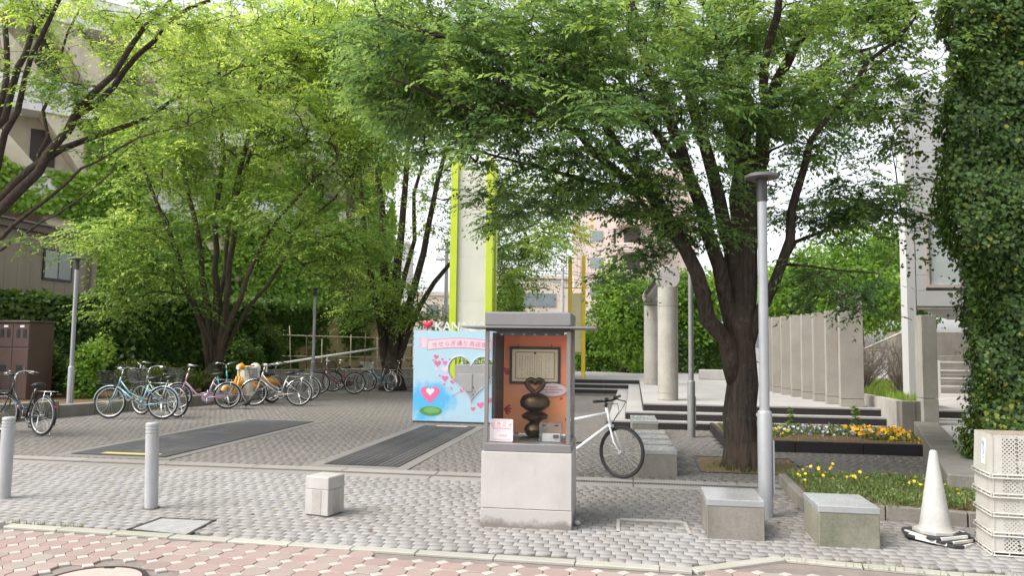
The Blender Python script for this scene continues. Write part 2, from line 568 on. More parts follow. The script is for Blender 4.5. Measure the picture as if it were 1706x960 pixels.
grown = lambda q, m: rect(q[0][0] - m, q[1][0] + m, q[0][1] - m, q[2][1] + m)
excl = [PIT, BED1, BED2, grown(MATL, .10), grown(MATR, .10), COVER]
bbs = [(min(p[0] for p in e_), max(p[0] for p in e_), min(p[1] for p in e_), max(p[1] for p in e_)) for e_ in excl]
vv = 5.7
row = 0
while vv < 24.5:
    uu = -15.0 + (row % 2) * pa / 2 + (0.02 * math.sin(row * 1.7))
    while uu < 7.5:
        ok = vv > kerb_v(uu) + KW + pb * .5 and not (8.94 < vv < 9.52)
        if ok and vv > STEP_V - .05 and uu > PLAT_U - .05: ok = False
        if ok:
            for e_, bb in zip(excl, bbs):
                if bb[0] - .03 < uu < bb[1] + .03 and bb[2] - .03 < vv < bb[3] + .03 and poly_in(e_, (uu, vv)):
                    ok = False; break
        if ok:
            p = UV(uu, vv)
            if vv < 9 and -9 < uu < 7 or in_frame(p, 450): spots.append((uu, vv))
        uu += pa
    vv += pb
    row += 1
spots = np.array(spots)
pos = np.stack([spots[:, 0] * U.x + spots[:, 1] * V.x, spots[:, 0] * U.y + spots[:, 1] * V.y, RNG.normal(0, 0.0009, len(spots))], 1)
# gentle settlement of the old paving
pos[:, 2] += 0.004 * np.sin(pos[:, 0] * 1.9 + 1) * np.sin(pos[:, 1] * 1.4)
rot = TH + RNG.normal(0, 0.012, len(spots))
tlx, tly = RNG.normal(0, 0.005, len(spots)), RNG.normal(0, 0.005, len(spots))
vis = np.array([in_frame(p, 0) for p in pos[:, :]])
dist = np.hypot(pos[:, 0], pos[:, 1]) + np.where(vis, 0, 100)
order = np.argsort(dist)
near, rest = order[:300], order[300:]
X = np.stack([np.cos(rot), np.sin(rot), tlx], 1); Y = np.stack([-np.sin(rot), np.cos(rot), tly], 1); Z = np.tile([0, 0, 1.0], (len(rot), 1))
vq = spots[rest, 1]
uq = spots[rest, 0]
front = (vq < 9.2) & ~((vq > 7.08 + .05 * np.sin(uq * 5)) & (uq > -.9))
shaded_ = (vq < 9.2) & ~front  # pavers past the shade edge, with the shade put into their colour
for sel, mm_ in ((rest[front], pm), (rest[shaded_], pm_shade), (rest[vq >= 9.2], pm_far)):
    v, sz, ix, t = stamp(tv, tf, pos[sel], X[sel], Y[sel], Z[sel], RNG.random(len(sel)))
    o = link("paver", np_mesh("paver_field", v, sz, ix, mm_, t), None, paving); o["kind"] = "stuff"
me = np_mesh("paver_single", tv, [4] * 9, tf, pm, np.zeros(12))
for i in near:
    o = link("paver", me, None, paving, pos[i]); o.rotation_euler = (tly[i], -tlx[i], rot[i])

# kerb of narrow pale stones between the plaza and the footway
km = tinted("kerb_stone", [(0.38, 0.365, 0.325), (0.34, 0.33, 0.295), (0.43, 0.41, 0.365)], stain=(0.25, 0.25, 0.17), stain_amt=0.5)
kerb = thing("kerb", "narrow pale stone kerb between the grey plaza pavers and pink tiles", "kerb")
for (u0, v0), (u1, v1) in zip(KERB[1:], KERB[2:]):
    L = math.hypot(u1 - u0, v1 - v0)
    n = max(1, round(L / 0.56))
    for i in range(n):
        a = (i + .5) / n
        if u0 + (u1 - u0) * a > 5: continue
        q = UV(u0 + (u1 - u0) * a, v0 + (v1 - v0) * a + KW / 2, -0.028 + random.uniform(-.003, .003))
        bb = MB().box((0, 0, 0), (L / n - .006, KW - .008, .07), ch=.006)
        bb.build("kerb_stone", km, kerb, q, (0, 0, TH + math.atan2(v1 - v0, u1 - u0) + random.uniform(-.006, .006)))

# pink octagon tiles of the footway with little white squares between them
b = MB()
foot = [(-16, 3.0)] + [(12, 3.0)] + [(u, v - .004) for u, v in KERB[::-1]]
b.prism(foot, -0.045, -0.016, lambda x, y, h: UV(x, y, h))
footway = struct("tiled_pavement", b, mat("tile_grout", (0.20, 0.17, 0.15), 0.95, mott=0.25, scale=8))
rt = tinted("red_tile", [(0.315, 0.225, 0.205), (0.345, 0.25, 0.23), (0.305, 0.22, 0.205), (0.36, 0.28, 0.255), (0.32, 0.23, 0.21), (0.33, 0.295, 0.262), (0.27, .20, .18)], rough=0.7, stain=(0.23, 0.185, 0.16), stain_amt=0.6)
wt = tinted("white_tile", [(0.40, 0.37, 0.34), (0.45, 0.42, 0.385)], rough=0.6, stain=(0.4, 0.35, 0.3), stain_amt=0.35)
pt = 0.188
s_ = pt * 0.5 - 0.003
k_ = s_ * 0.44
octo = [(s_, -k_), (s_, k_), (k_, s_), (-k_, s_), (-s_, k_), (-s_, -k_), (-k_, -s_), (k_, -s_)]
def slab_mesh(name, poly, m, h=0.02, e=0.004):
    n = len(poly)
    r = max(math.hypot(*q) for q in poly)
    vs = [(x, y, -h) for x, y in poly] + [(x, y, -e) for x, y in poly] + [(x * (1 - e / r), y * (1 - e / r), 0) for x, y in poly]
    bb = MB()
    fs = []
    for r_ in (0, 1):
        for q in range(n): fs.append((r_ * n + q, r_ * n + (q + 1) % n, r_ * n + n + (q + 1) % n, r_ * n + n + q))
    fs.append(tuple(range(2 * n, 3 * n)))
    bb.add(vs, fs)
    me = bb.mesh(name, m)
    a = me.attributes.new("tint", 'FLOAT', 'POINT')
    return me
om = slab_mesh("red_tile", octo, rt)
dq = (s_ - k_) * 0.98
wm = slab_mesh("white_tile", [(dq, 0), (0, dq), (-dq, 0), (0, -dq)], wt)
MH = uv(G(155, 968))                              # round cover in the footway
cnt = 0
far_o, far_w = [], []
for j in range(0, 16):
    for i in range(-60, 50):
        u_ = i * pt + 0.03; v_ = 5.62 - j * pt + 0.09
        for dx, dy, mesh_, nm, lst in ((0, 0, om, "red_tile", far_o), (pt / 2, pt / 2, wm, "white_tile", far_w)):
            a, c = u_ + dx, v_ + dy
            lim = 0.085 if nm == "red_tile" else 0.05
            if c + lim > kerb_v(a) - 0.005: continue
            if math.hypot(a - MH[0], c - MH[1]) < 0.36 + lim: continue
            p = UV(a, c, random.gauss(0, .0012))
            if in_frame(p, 25):
                o = link(nm, mesh_, None, footway, p); o.rotation_euler = (random.gauss(0, .006), random.gauss(0, .006), TH + random.gauss(0, .008))
            elif j < 10 and -8 < a < 7: lst.append(p)
for nm, lst, me_, mm_ in (("red_tile", far_o, om, rt), ("white_tile", far_w, wm, wt)):
    if not lst: continue
    tvv = [tuple(v.co) for v in me_.vertices]
    tp = np.array([tuple(p) for p in lst]); n = len(tp)
    Xs = np.tile([U.x, U.y, 0], (n, 1)); Ys = np.tile([V.x, V.y, 0], (n, 1)); Zs = np.tile([0, 0, 1.0], (n, 1))
    quads = [tuple(f.vertices) for f in me_.polygons if len(f.vertices) == 4 and max(f.vertices) < len(tvv)]
    top = tuple(me_.polygons[-1].vertices)
    fan = [(top[0], top[i], top[i + 1]) for i in range(1, len(top) - 1)]
    v, sz, ix, t = stamp(tvv, fan, tp, Xs, Ys, Zs, RNG.random(n))
    o = link(nm, np_mesh(nm + "_field", v, sz, ix, mm_, t), None, footway); o["kind"] = "stuff"

# small rubble line of weeds in the kerb joint
GRASS_M = leafmat("grass_blade", [(0.05, 0.09, 0.02), (0.11, 0.16, 0.03), (0.22, 0.21, 0.07)], 0.3, 0.6)
def grass_patch(name, pts, h0, h1, parent=None, m=None, spread=0.5):
    n = len(pts)
    pts = np.asarray(pts, dtype=float)
    an = RNG.random(n) * 2 * PI
    tilt = RNG.random(n) * spread
    d = np.stack([np.cos(an) * tilt, np.sin(an) * tilt, np.ones(n)], 1)
    nn = np.stack([np.cos(an + PI / 2), np.sin(an + PI / 2), np.zeros(n)], 1)
    sz_ = RNG.uniform(h0, h1, n)
    tpl = ([(0, -.05, 0), (0, .05, 0), (.55, .04, .06), (1, 0, .22), (.55, -.04, .06)], [(0, 1, 2), (0, 2, 4), (4, 2, 3)])
    return leaves_obj(name, tpl, pts, d, np.cross(d, nn), sz_, RNG.random(n), m or GRASS_M, parent)
wp = []
for _ in range(420):
    u_ = random.choice([random.uniform(-5.4, -4.6), random.uniform(1.1, 2.7), random.uniform(-4.6, 0)])
    if random.random() < .5 and u_ > -4.6 and u_ < 1: continue
    q = UV(u_, kerb_v(u_) + (KW + .005 if u_ < 0.5 else random.choice([-.004, KW])) + random.gauss(0, .008), 0)
    wp.append(q)
o = grass_patch("grass", wp, 0.015, 0.05)
props(o, "thin weeds growing in the kerb joints between plaza and footway", "grass")

# ------------------------------------------------------------------ drain across the plaza: concrete band with a slotted grating
drain = thing("drain_channel", "concrete drain band with a slotted steel grating crossing the plaza", "drain", UV(0, 9.23), TH)
bm_ = tinted("band_slab", [(0.27, 0.255, 0.24), (0.31, 0.295, 0.275), (0.29, 0.27, 0.25)], stain=(0.15, 0.135, 0.12), stain_amt=0.5)
x = -13.2
while x < 3.6:
    for y0, y1 in ((-.29, -.065), (.065, .29)):
        MB().box((x + .6, (y0 + y1) / 2, -.022), (1.19, y1 - y0, .045), ch=.004).build("band_slab", bm_, drain)
    x += 1.2
MB().box((-4.8, 0, -.035), (16.8, .13, .01)).build("channel_bed", M['steel_dark'], drain)
bars = MB()
x = -0.95
while x < 1.7:
    bars.box((x, 0, -.012), (.012, .118, .02)); x += .03
bars.box((.37, -.06, -.011), (2.7, .008, .022)); bars.box((.37, .06, -.011), (2.7, .008, .022))
o = bars.build("grating_bar", mat("grating", (0.17, 0.16, 0.15), .55, metal=.4, bmp=.05), drain); o["kind"] = "stuff"
MB().box((-7.1, .03, -.014), (12.2, .055, .02)).build("slot_cover", mat("slot_cover", (0.12, .11, .10), .7), drain)

# dark strips laid into the plaza
dm = mat("mat_rubber", (0.055, 0.055, 0.06), 0.7, mott=0.25, scale=3, grain=90, bmp=0.3, streak=(1, 1, 1), streak_col=(0.16, 0.155, 0.15))
def strip(label, r, ribs, mark):
    u0, u1, v0, v1 = r[0][0], r[1][0], r[0][1], r[2][1]
    t = thing("ramp_mat", label, "mat", UV((u0 + u1) / 2, (v0 + v1) / 2, 0), TH, "dark mats laid lengthwise into the plaza")
    w_, l_ = u1 - u0, v1 - v0
    MB().box((0, 0, -.012), (w_, l_, .024)).build("base_sheet", dm, t)
    if ribs:
        n = 13
        pm_ = tinted("rib_plank", [(0.05, .05, .054), (0.075, .073, .075), (0.042, .042, .046)], stain=(.16, .15, .14), stain_amt=.35)
        for i in range(n):
            MB().box((-w_ / 2 + w_ * (i + .5) / n, 0, .012), (w_ / n - .012, l_ - .02, .006), ch=.002).build("rib_plank", pm_, t)
    else:
        for i in range(4):
            MB().box((0, -l_ / 2 + l_ * (i + .5) / 4, .014), (w_ - .02, l_ / 4 - .012, .004)).build("sheet_panel", dm, t)
    for c_, s_2 in (((-w_ / 2 - .083, 0), (.164, l_ + .33)), ((w_ / 2 + .083, 0), (.164, l_ + .33)), ((0, -l_ / 2 - .083), (w_ - .002, .164)), ((0, l_ / 2 + .083), (w_ - .002, .164))):
        MB().box((c_[0], c_[1], -.008), (s_2[0], s_2[1], .03), ch=.003).build("surround_slab", tinted("surround_slab", [(0.20, 0.188, 0.176), (0.23, 0.216, 0.20)], stain=(0.13, 0.118, 0.105), stain_amt=0.5), t)
    mk = MB()
    mk.box((mark[0], mark[1], mark[4]), (mark[2], mark[3], .003))
    mk.build("painted_bar", mark[5], t)
    return t
yel = mat("worn_yellow", (0.50, 0.42, 0.13), .7, mott=.35, scale=14)
ofw = mat("worn_white", (0.50, 0.46, 0.40), .7, mott=.3, scale=14)
strip("flat dark mat with a worn yellow bar beside the parked bicycles", MATL, False, (.12, -2.36, .86, .13, .0185, yel))
strip("ribbed dark mat of long planks leading up to the heart panel", MATR, True, (.05, 2.38, .6, .12, .0165, ofw))

# pale concrete patch and litter on the plaza are part of its wear; the tree pit is bare soil
bb = MB()
rr_ = random.Random(3)
nu, nv = 14, 14
vs_ = []
for j in range(nv + 1):
    for i in range(nu + 1):
        u_ = .88 + 1.31 * i / nu; v_ = 10.21 + 1.40 * j / nv
        ee = min(i, nu - i, j, nv - j)
        z_ = -.006 + (0 if ee == 0 else .012 * rr_.random() + .05 * math.exp(-((u_ - 1.42) ** 2 + (v_ - 10.65) ** 2) / .25))
        vs_.append(UV(u_, v_, z_))
bb.add(vs_, [(j * (nu + 1) + i, j * (nu + 1) + i + 1, (j + 1) * (nu + 1) + i + 1, (j + 1) * (nu + 1) + i) for j in range(nv) for i in range(nu)], True)
pit = struct("tree_pit_ground", bb, mat("pit_soil", (0.19, 0.135, 0.085), .95, mott=.4, scale=7, grain=80, bmp=.9, spec=.1))
ed = MB()
for c, s_2 in (((.86, 10.9), (.02, 1.46)), ((2.21, 10.9), (.02, 1.46)), ((1.535, 10.19), (1.33, .02)), ((1.535, 11.63), (1.33, .02))):
    ed.box(UV(c[0], c[1], -.005), (s_2[0], s_2[1], .03), rz=TH)
ed.build("pit_edging", M['steel_dark'], pit)

# square inspection cover and its dark frame; second one only a thin metal frame filled with pavers; round cover in the footway
def cover_poly(name, label, poly, m, frame_m, z, cat="manhole cover"):
    t = thing(name, label, cat)
    fr = MB()
    pts = [UV(a, c, z) for a, c in poly]
    for a, c in zip(pts, pts[1:] + pts[:1]):
        d = (c - a); L = d.length
        fr.box((a + c) / 2, (L + .03, .03, .02), rz=math.atan2(d.y, d.x))
    fr.build("cover_frame", frame_m, t)
    return t, pts
t, pts = cover_poly("inspection_cover", "square paver filled inspection cover with dark frame near the white bollard", COVER, None, M['steel_dark'], -.006)
b = MB(); ctr = sum(pts, Vector()) / 4
b.prism([(ctr.x + (p.x - ctr.x) * .93, ctr.y + (p.y - ctr.y) * .93) for p in pts], -.03, .002)
b.build("cover_plate", mat("cover_stone", (0.30, .295, .29), .8, mott=.22, scale=10, grain=50, bmp=.6), t)
MB().lathe([(0, .006), (.05, .006), (.055, .002)], 14, ctr + Vector((.05, .03, 0))).build("lifting_socket", M['steel_dark'], t)
t, pts = cover_poly("inspection_cover", "paver filled inspection cover with thin pale metal frame beside the grey seat block", INSP, None, mat("pale_metal", (0.48, .46, .43), .5, metal=.3), -.001)
mh = thing("manhole_cover", "round pink manhole cover with dark rim among the pink tiles", "manhole cover", UV(MH[0], MH[1], 0))
MB().lathe([(.33, -.02), (.33, .002), (.30, .004), (.30, -.02)], 48).build("cover_rim", M['steel_dark'], mh)
b = MB(); b.lathe([(.295, -.02), (.295, .002), (.27, .005), (0, .006)], 48, smooth=False)
b.build("cover_plate", mat("cover_pink", (0.46, .335, .30), .75, mott=.15, scale=12), mh)
MB().box((-.03, .27, .006), (.07, .035, .004)).build("lifting_slot", M['black'], mh)

# ------------------------------------------------------------------ raised platform with three dark steps
ptop = tinted("platform_slab", [(0.40, .385, .37), (0.44, .425, .41), (0.37, .36, .345)], stain=(.28, .26, .24), stain_amt=.4)
plat = MB()
outline = lambda k: [(PLAT_U + .35 * k, STEP_V + .3 * k), (6.2, STEP_V + .3 * k), (6.6, 34), (-7, 34), (-7, 26 + .3 * k), (PLAT_U + .35 * k, 26 + .3 * k)]
b = MB()
b.prism(outline(2), -.05, .449, lambda x, y, h: UV(x, y, h))
platform = struct("platform", b, mat("platform_top", (0.36, .345, .33), .85, mott=.18, scale=1.1, grain=60, bmp=.2, streak=(1.4, 1.4, 1), streak_col=(.30, .28, .26)))
for k, z in ((0, .15), (1, .30)):
    b = MB(); b.prism(outline(k)[:1] + [(6.2, STEP_V + .3 * k), (6.2, STEP_V + .3 * (k + 1) - .002), (PLAT_U + .35 * (k + 1) - .002, STEP_V + .3 * (k + 1) - .002), (PLAT_U + .35 * (k + 1) - .002, 26 + .3 * (k + 1) - .002), (-7, 26 + .3 * (k + 1) - .002), (-7, 26 + .3 * k), (PLAT_U + .35 * k, 26 + .3 * k)], -.05 - .001 * k, z, lambda x, y, h: UV(x, y, h))
    b.build("step", mat("step_tread", (0.36, .345, .33), .85, mott=.2, scale=2, grain=60, bmp=.2), platform)
# dark stone faces of the risers, set 3 mm proud, in lengths
for k in range(3):
    z0, z1 = .15 * k, .15 * (k + 1) - .03
    us = PLAT_U + .35 * k
    x = us
    while x < 6.2 - .01:
        L = min(1.35, 6.2 - x)
        MB().box(UV(x + L / 2, STEP_V + .3 * k - .005, (z0 + z1) / 2), (L - .004, .016, z1 - z0), rz=TH).build("riser_stone", M['granite_dark'], platform)
        x += 1.35
    y = STEP_V + .3 * k + .02
    while y < 26 + .3 * k - .01:
        L = min(1.5, 26 + .3 * k - y)
        MB().box(UV(us - .005, y + L / 2, (z0 + z1) / 2), (.016, L - .004, z1 - z0), rz=TH).build("riser_stone", M['granite_dark'], platform)
        y += 1.5
    x = -7
    while x < us - .01:
        L = min(1.5, us - x)
        MB().box(UV(x + L / 2, 26 + .3 * k - .005, (z0 + z1) / 2), (L - .004, .016, z1 - z0), rz=TH).build("riser_stone", M['granite_dark'], platform)
        x += 1.5

# ------------------------------------------------------------------ path up the passage beside the ivy, with its low wall
WA, WB = Vector((4.50, 8.02, 0)), Vector((7.15, 13.75, 0))
wd = (WB - WA).normalized(); wn = Vector((wd.y, -wd.x, 0))
wl = thing("low_wall", "low concrete kerb wall along the passage beside the ivy", "wall")
nseg = 4
for i in range(nseg):
    a = WA + (WB - WA) * (i / nseg); c = WA + (WB - WA) * ((i + 1) / nseg)
    mid = (a + c) / 2 + wn * .19
    MB().box((0, 0, 0), (.38, (c - a).length - .008, .38), ch=.012).build("wall_block", M['concrete_dirty'], wl, mid + Vector((0, 0, .13)), (0, 0, math.atan2(wd.y, wd.x) - PI / 2))
path = MB()
e0 = WA + wn * .385; e1 = WB + wn * .385
path.add([e0 + Vector((0, 0, .1)), e0 + wn * 3 + Vector((0, 0, .1)), e1 + wn * 3.5 + Vector((0, 0, .25)), e1 + Vector((0, 0, .25)), e1 + wd * 9 + Vector((0, 0, .45)), e1 + wd * 9 + wn * 3.5 + Vector((0, 0, .45))], [(0, 1, 2, 3), (3, 2, 5, 4)])
struct("path", path, mat("path_concrete", (0.40, .38, .36), .85, mott=.15, scale=1.5, grain=50, bmp=.2))
# ================================================================== seat blocks
GSEAT = "granite capped concrete seat blocks"
def seat_block(p, rz, label, body, d=.58, w_=.465, h=.325, cap=M['granite_cap'], group=GSEAT):
    """p: the front corner nearest the footway on the low-u side."""
    c = Vector((p.x, p.y, 0)) + Vector((math.cos(rz), math.sin(rz), 0)) * w_ / 2 + Vector((-math.sin(rz), math.cos(rz), 0)) * d / 2
    t = thing("seat_block", label, "seat block", c, rz, group)
    MB().box((0, 0, (h - .055) / 2 - .01), (w_, d, h - .055 + .02), ch=.008).build("block_body", body, t)
    MB().box((0, 0, h - .0275), (w_ + .006, d + .006, .055), ch=.005).build("block_cap", cap, t)
    return t
seat_block(G(1178, 898), TH, "grey seat block with a pale polished cap standing beside the tall lamp post", M['concrete_dirty'])
seat_block(G(1365, 911), TH, "mossy seat block with a pale polished cap in front of the low flower bed", M['concrete_mossy'], d=.56)
p0 = G(1068, 792)
rowdir = Vector((.126, .992, 0))
RB = math.atan2(rowdir.y, rowdir.x) - PI / 2
for i, (s, lb) in enumerate(((0, "dirty concrete seat block nearest the white bicycle, first of the row"), (.62, "second seat block of the row, just behind the dirty one"),
                             (1.24, "third seat block of the row, between two others alike"), (1.86, "fourth seat block of the row, before the gap"),
                             (3.75, "seat block past the gap in the row, nearer of two"), (4.38, "last seat block of the row, closest to the dark steps"))):
    seat_block(p0 + rowdir * s, RB, lb, M['concrete_dirty'], d=.46, w_=.44, h=.31)
# pale block up on the platform
q = G(1168, 633, .45)
t = thing("stone_block", "pale rough stone block lying on the platform before the hedge", "stone block", q + Vector((.5, .3, 0)), TH)
MB().box((0, 0, .17), (.95, .5, .34), ch=.02).build("block_body", M['granite_pale'], t)

# granite bollard block with worn panels
q = G(531, 862)
t = thing("stone_bollard", "square pale granite stone bollard with rubbed panels near the showcase", "bollard", q + Vector((.02, .13, 0)), R(-22))
gm2 = mat("granite_rough", (0.36, .335, .31), .85, mott=.2, scale=6, grain=110, bmp=.4)
MB().box((0, 0, .127), (.255, .255, .232), ch=.006).build("block_body", M['granite_pale'], t)
MB().box((0, 0, .302), (.256, .256, .118), ch=.008).build("block_head", M['granite_pale'], t)
for a in range(4):
    b = MB(); Mx = Matrix.Rotation(a * PI / 2, 3, 'Z')
    pl = [(-.05, .02), (.05, .02), (.05, .24), (-.05, .24)]
    b.prism(pl, .126, .1305, lambda x, y, h: Mx @ Vector((x, -h, y)))
    b.build("rough_panel", gm2, t)
MB().box((0, 0, .012), (.225, .225, .024)).build("foot_plate", M['steel_dark'], t)

# white round bollards
def bollard(p, label, lean):
    t = thing("bollard", label, "bollard", p, 0, "round grey white bollards along the plaza edge")
    t.rotation_euler = (lean[0], lean[1], 0)
    r = .0605
    prof = [(r, -.02), (r, .70), (r - .006, .703), (r - .006, .712), (r, .715), (r, .732), (r - .006, .735), (r - .006, .744), (r, .747), (r, .766), (r - .006, .769), (r - .006, .776), (r, .779), (r, .80), (r - .008, .808), (0, .812)]
    MB().lathe(prof, 28).build("bollard_post", mat("bollard_white", (0.40, .405, .415), .4, metal=.1, mott=.1, scale=5, bmp=.05, streak=(14, 14, 1.2), streak_col=(.28, .26, .24)), t)
    MB().lathe([(.08, -.01), (.08, .003), (.062, .006)], 28).build("base_ring", M['joint'], t)
bollard(G(252, 847), "white ringed bollard standing beside the square inspection cover", (0, R(-1.8)))
bollard(G(6, 831), "white ringed bollard nearest the black city bicycle", (0, R(.6)))

# ================================================================== lamp posts
GL = "slim grey park lamp posts"
def lamp(p, label, h=3.29, z0=0.0, sleeve=.99, hatch=True, dark=False):
    t = thing("lamp_post", label, "lamp post", (p.x, p.y, z0), 0, GL)
    m = mat("pole_dim", (0.24, .24, .235), .5, metal=.25, mott=.1) if dark else M['pole_grey']
    MB().lathe([(.068, -.05), (.068, sleeve - .02), (.062, sleeve), (.046, sleeve + .012)], 24).build("post_sleeve", m, t)
    MB().lathe([(.046, sleeve), (.044, h - .27)], 20).build("post", m, t)
    MB().lathe([(.05, h - .275), (.05, h - .06), (.058, h - .055), (.058, h - .045)], 20).build("lamp_neck", M['steel_dark'], t)
    MB().lathe([(.0, h - .048), (.155, h - .046), (.16, h - .04), (.16, h - .02), (.13, h - .004), (0, h)], 32).build("lamp_cap", mat("lamp_cap", (0.15, .145, .145), .5, metal=.3), t)
    if hatch:
        b = MB(); b.box((.066, -.03, .46), (.012, .05, .52), ch=.003); b.build("access_hatch", m, t)
        b = MB(); b.box((.075, -.03, .21), (.03, .02, .014)); b.build("hatch_lock", M['steel'], t)
lamp(G(1276, 862), "grey lamp post standing between the two capped seat blocks")
lamp(G(1152, 729), "dark grey lamp post between the seat block row and big tree", dark=True)
lamp(P(115, 694, 17.3), "grey lamp post behind the planter blocks next to the brown cabinet", h=3.45)
lamp(G(520, 657), "grey lamp post between the silver bicycle and red bicycle", h=3.3)

# ================================================================== glass showcase
SR = R(-8)
q = G(800, 878)
sc = thing("showcase", "glass showcase with grey roof on a pale granite pedestal", "showcase", q, SR)
PW, PD, PH = .80, .72, .655
ped = mat("pedestal_granite", (0.44, .42, .40), .7, mott=.16, scale=2.5, grain=210, bmp=.12, streak=(9, 9, 1.4), streak_col=(.33, .31, .285))
fm_, fn_3, fb_3 = nodes_of("pedestal_foot")
_c = mixc(fn_3, ramp(fn_3, wnoise(fn_3, 210, 3), .35, .7), (.36, .34, .315), (.45, .43, .405))
_d = fn_3.nodes.new("ShaderNodeMath"); _d.operation = 'MULTIPLY_ADD'
_sp = fn_3.nodes.new("ShaderNodeSeparateXYZ"); _g = fn_3.nodes.new("ShaderNodeNewGeometry"); fn_3.links.new(_g.outputs["Position"], _sp.inputs[0])
_d.inputs[1].default_value = -3.2; fn_3.links.new(_sp.outputs["Z"], _d.inputs[0]); fn_3.links.new(wnoise(fn_3, 4.5, 6, .75), _d.inputs[2])     # splashed mud, its own ragged edge
_c = mixc(fn_3, ramp(fn_3, _d.outputs[0], .22, .42, (0, 0, 0), (.8, .8, .8)), _c, (.13, .11, .09))
fn_3.links.new(_c, fb_3.inputs["Base Color"]); fb_3.inputs["Roughness"].default_value = .75
MB().box((PW / 2, PD / 2, .075), (PW, PD, .17), ch=.004).build("pedestal_base", fm_, sc)
MB().box((PW / 2, PD / 2, .163 + (PH - .163) / 2), (PW - .004, PD - .004, PH - .163 - .003), ch=.004).build("pedestal_body", ped, sc)
al = mat("frame_metal", (0.215, .207, .207), .42, metal=.4, mott=.08, scale=5, bmp=.03)
MB().box((PW / 2 + .005, PD / 2, PH + .036), (.775, .70, .072), ch=.006).build("case_ledge", al, sc)
zb, zt = PH + .072, 1.72
x0, x1, y0, y1 = .035, .765, .035, .665
for x in (x0, x1):
    for y in (y0, y1):
        MB().box((x, y, (zb + zt) / 2), (.034, .034, zt - zb), ch=.004).build("corner_post", al, sc)
gl = glass("showcase_glass", (.98, .98, .975), .02)
MB().box(((x0 + x1) / 2, y0 - .006, (zb + zt) / 2), (x1 - x0 - .036, .006, zt - zb - .004)).build("glass_pane", gl, sc)
for x in (x0, x1):
    MB().box((x, (y0 + y1) / 2, (zb + zt) / 2), (.006, y1 - y0 - .036, zt - zb - .004)).build("glass_pane", gl, sc)
MB().box(((x0 + x1) / 2, y0 + .33 - .0, zt + .012), (x1 - x0 + .03, y1 - y0 + .03, .024)).build("top_frame", M['steel_dark'], sc)
fx = MB(); fx.box(((x0 + x1) / 2 + .03, y0 + .05, zt - .022), (.58, .03, .035)); fx.build("light_fitting", M['steel_dark'], sc)
for i in range(6):
    MB().box((.16 + i * .1, y0 + .035, zt - .03), (.022, .005, .007)).build("light_clip", M['steel'], sc)
MB().box((PW / 2 + .01, PD / 2 - .02, zt + .032), (1.19, .80, .018), ch=.004).build("roof_plate", al, sc)
MB().box((PW / 2 + .0, PD / 2, zt + .105), (.77, .72, .128), ch=.012).build("roof_box", al, sc)
# back panel with its print: warm red to orange with soft swirls
m, n, b = nodes_of("poster_orange")
wv = N(n, "ShaderNodeTexWave", Scale=1.1, Distortion=5.0, Detail=2.0)
wv.wave_type = 'RINGS'
tc = n.nodes.new("ShaderNodeTexCoord"); n.links.new(tc.outputs["Object"], wv.inputs["Vector"])
sp = n.nodes.new("ShaderNodeSeparateXYZ"); n.links.new(tc.outputs["Object"], sp.inputs[0])
mr = n.nodes.new("ShaderNodeMapRange"); mr.inputs["From Min"].default_value, mr.inputs["From Max"].default_value = .75, 1.7
n.links.new(sp.outputs["Z"], mr.inputs[0])
c = mixc(n, mr.outputs[0], (0.97, .42, .18), (0.92, .24, .12))
c = mixc(n, ramp(n, wv.outputs["Fac"], .3, .9, (0, 0, 0), (.42, .42, .42)), c, (0.72, .30, .20))
n.links.new(c, b.inputs["Base Color"]); b.inputs["Roughness"].default_value = .45
poster = MB().box(((x0 + x1) / 2 + .01, y1 - .045, (zb + zt) / 2), (.645, .012, zt - zb - .05)).build("back_panel", m, sc)
MB().box((x0 + .05, (y0 + y1) / 2 + .02, (zb + zt) / 2), (.03, .52, zt - zb - .03)).build("side_track", M['steel_dark'], sc)
yb = y1 - .053
prm = mat("print_red", (0.55, .06, .06), .5, mott=.1)
for cx_, cz_, s_q, rot_ in ((.118, 1.31, .07, .9), (.108, .98, .075, -.2), (.70, .885, .02, .5), (.66, 1.08, .018, 2)):
    b = MB()
    for k in range(4):
        a = rot_ + (k - 1.5) * .5
        b.prism([(0, -.004), (s_q * .8, -.011), (s_q, 0), (s_q * .8, .011), (0, .004)], 0, .0015, lambda x, y, h, a=a: (cx_ + x * math.cos(a) - y * math.sin(a), yb - h - .001 * k, cz_ + x * math.sin(a) + y * math.cos(a)))
    b.build("maple_print", prm, poster)
# framed certificate
ct = thing("certificate", "framed cream certificate hanging on the orange panel inside the showcase", "certificate")
ct.matrix_world = sc.matrix_world
ct.location = q; ct.rotation_euler = (0, 0, SR)
CXc, CZc, CWc, CHc = .405, 1.40, .49, .355
yc = yb - .012
fr = MB()
for c_, s_2 in (((CXc, yc, CZc + CHc / 2 - .012), (CWc, .022, .024)), ((CXc, yc, CZc - CHc / 2 + .012), (CWc, .022, .024)), ((CXc - CWc / 2 + .012, yc, CZc), (.024, .022, CHc - .048)), ((CXc + CWc / 2 - .012, yc, CZc), (.024, .022, CHc - .048))):
    fr.box(c_, s_2)
fr.build("picture_frame", mat("frame_dark", (0.03, .022, .018), .45), ct)
paper = MB().box((CXc, yc + .004, CZc), (CWc - .046, .008, CHc - .046)).build("paper", mat("paper_cream", (0.80, .69, .50), .8, mott=.07, scale=6), ct)
ink = mat("ink", (0.10, .075, .05), .8, mott=.1)
br = MB(); bw, bh = .375, .255
orn = mat("ornament", (0.36, .28, .17), .8, mott=.2, scale=60)
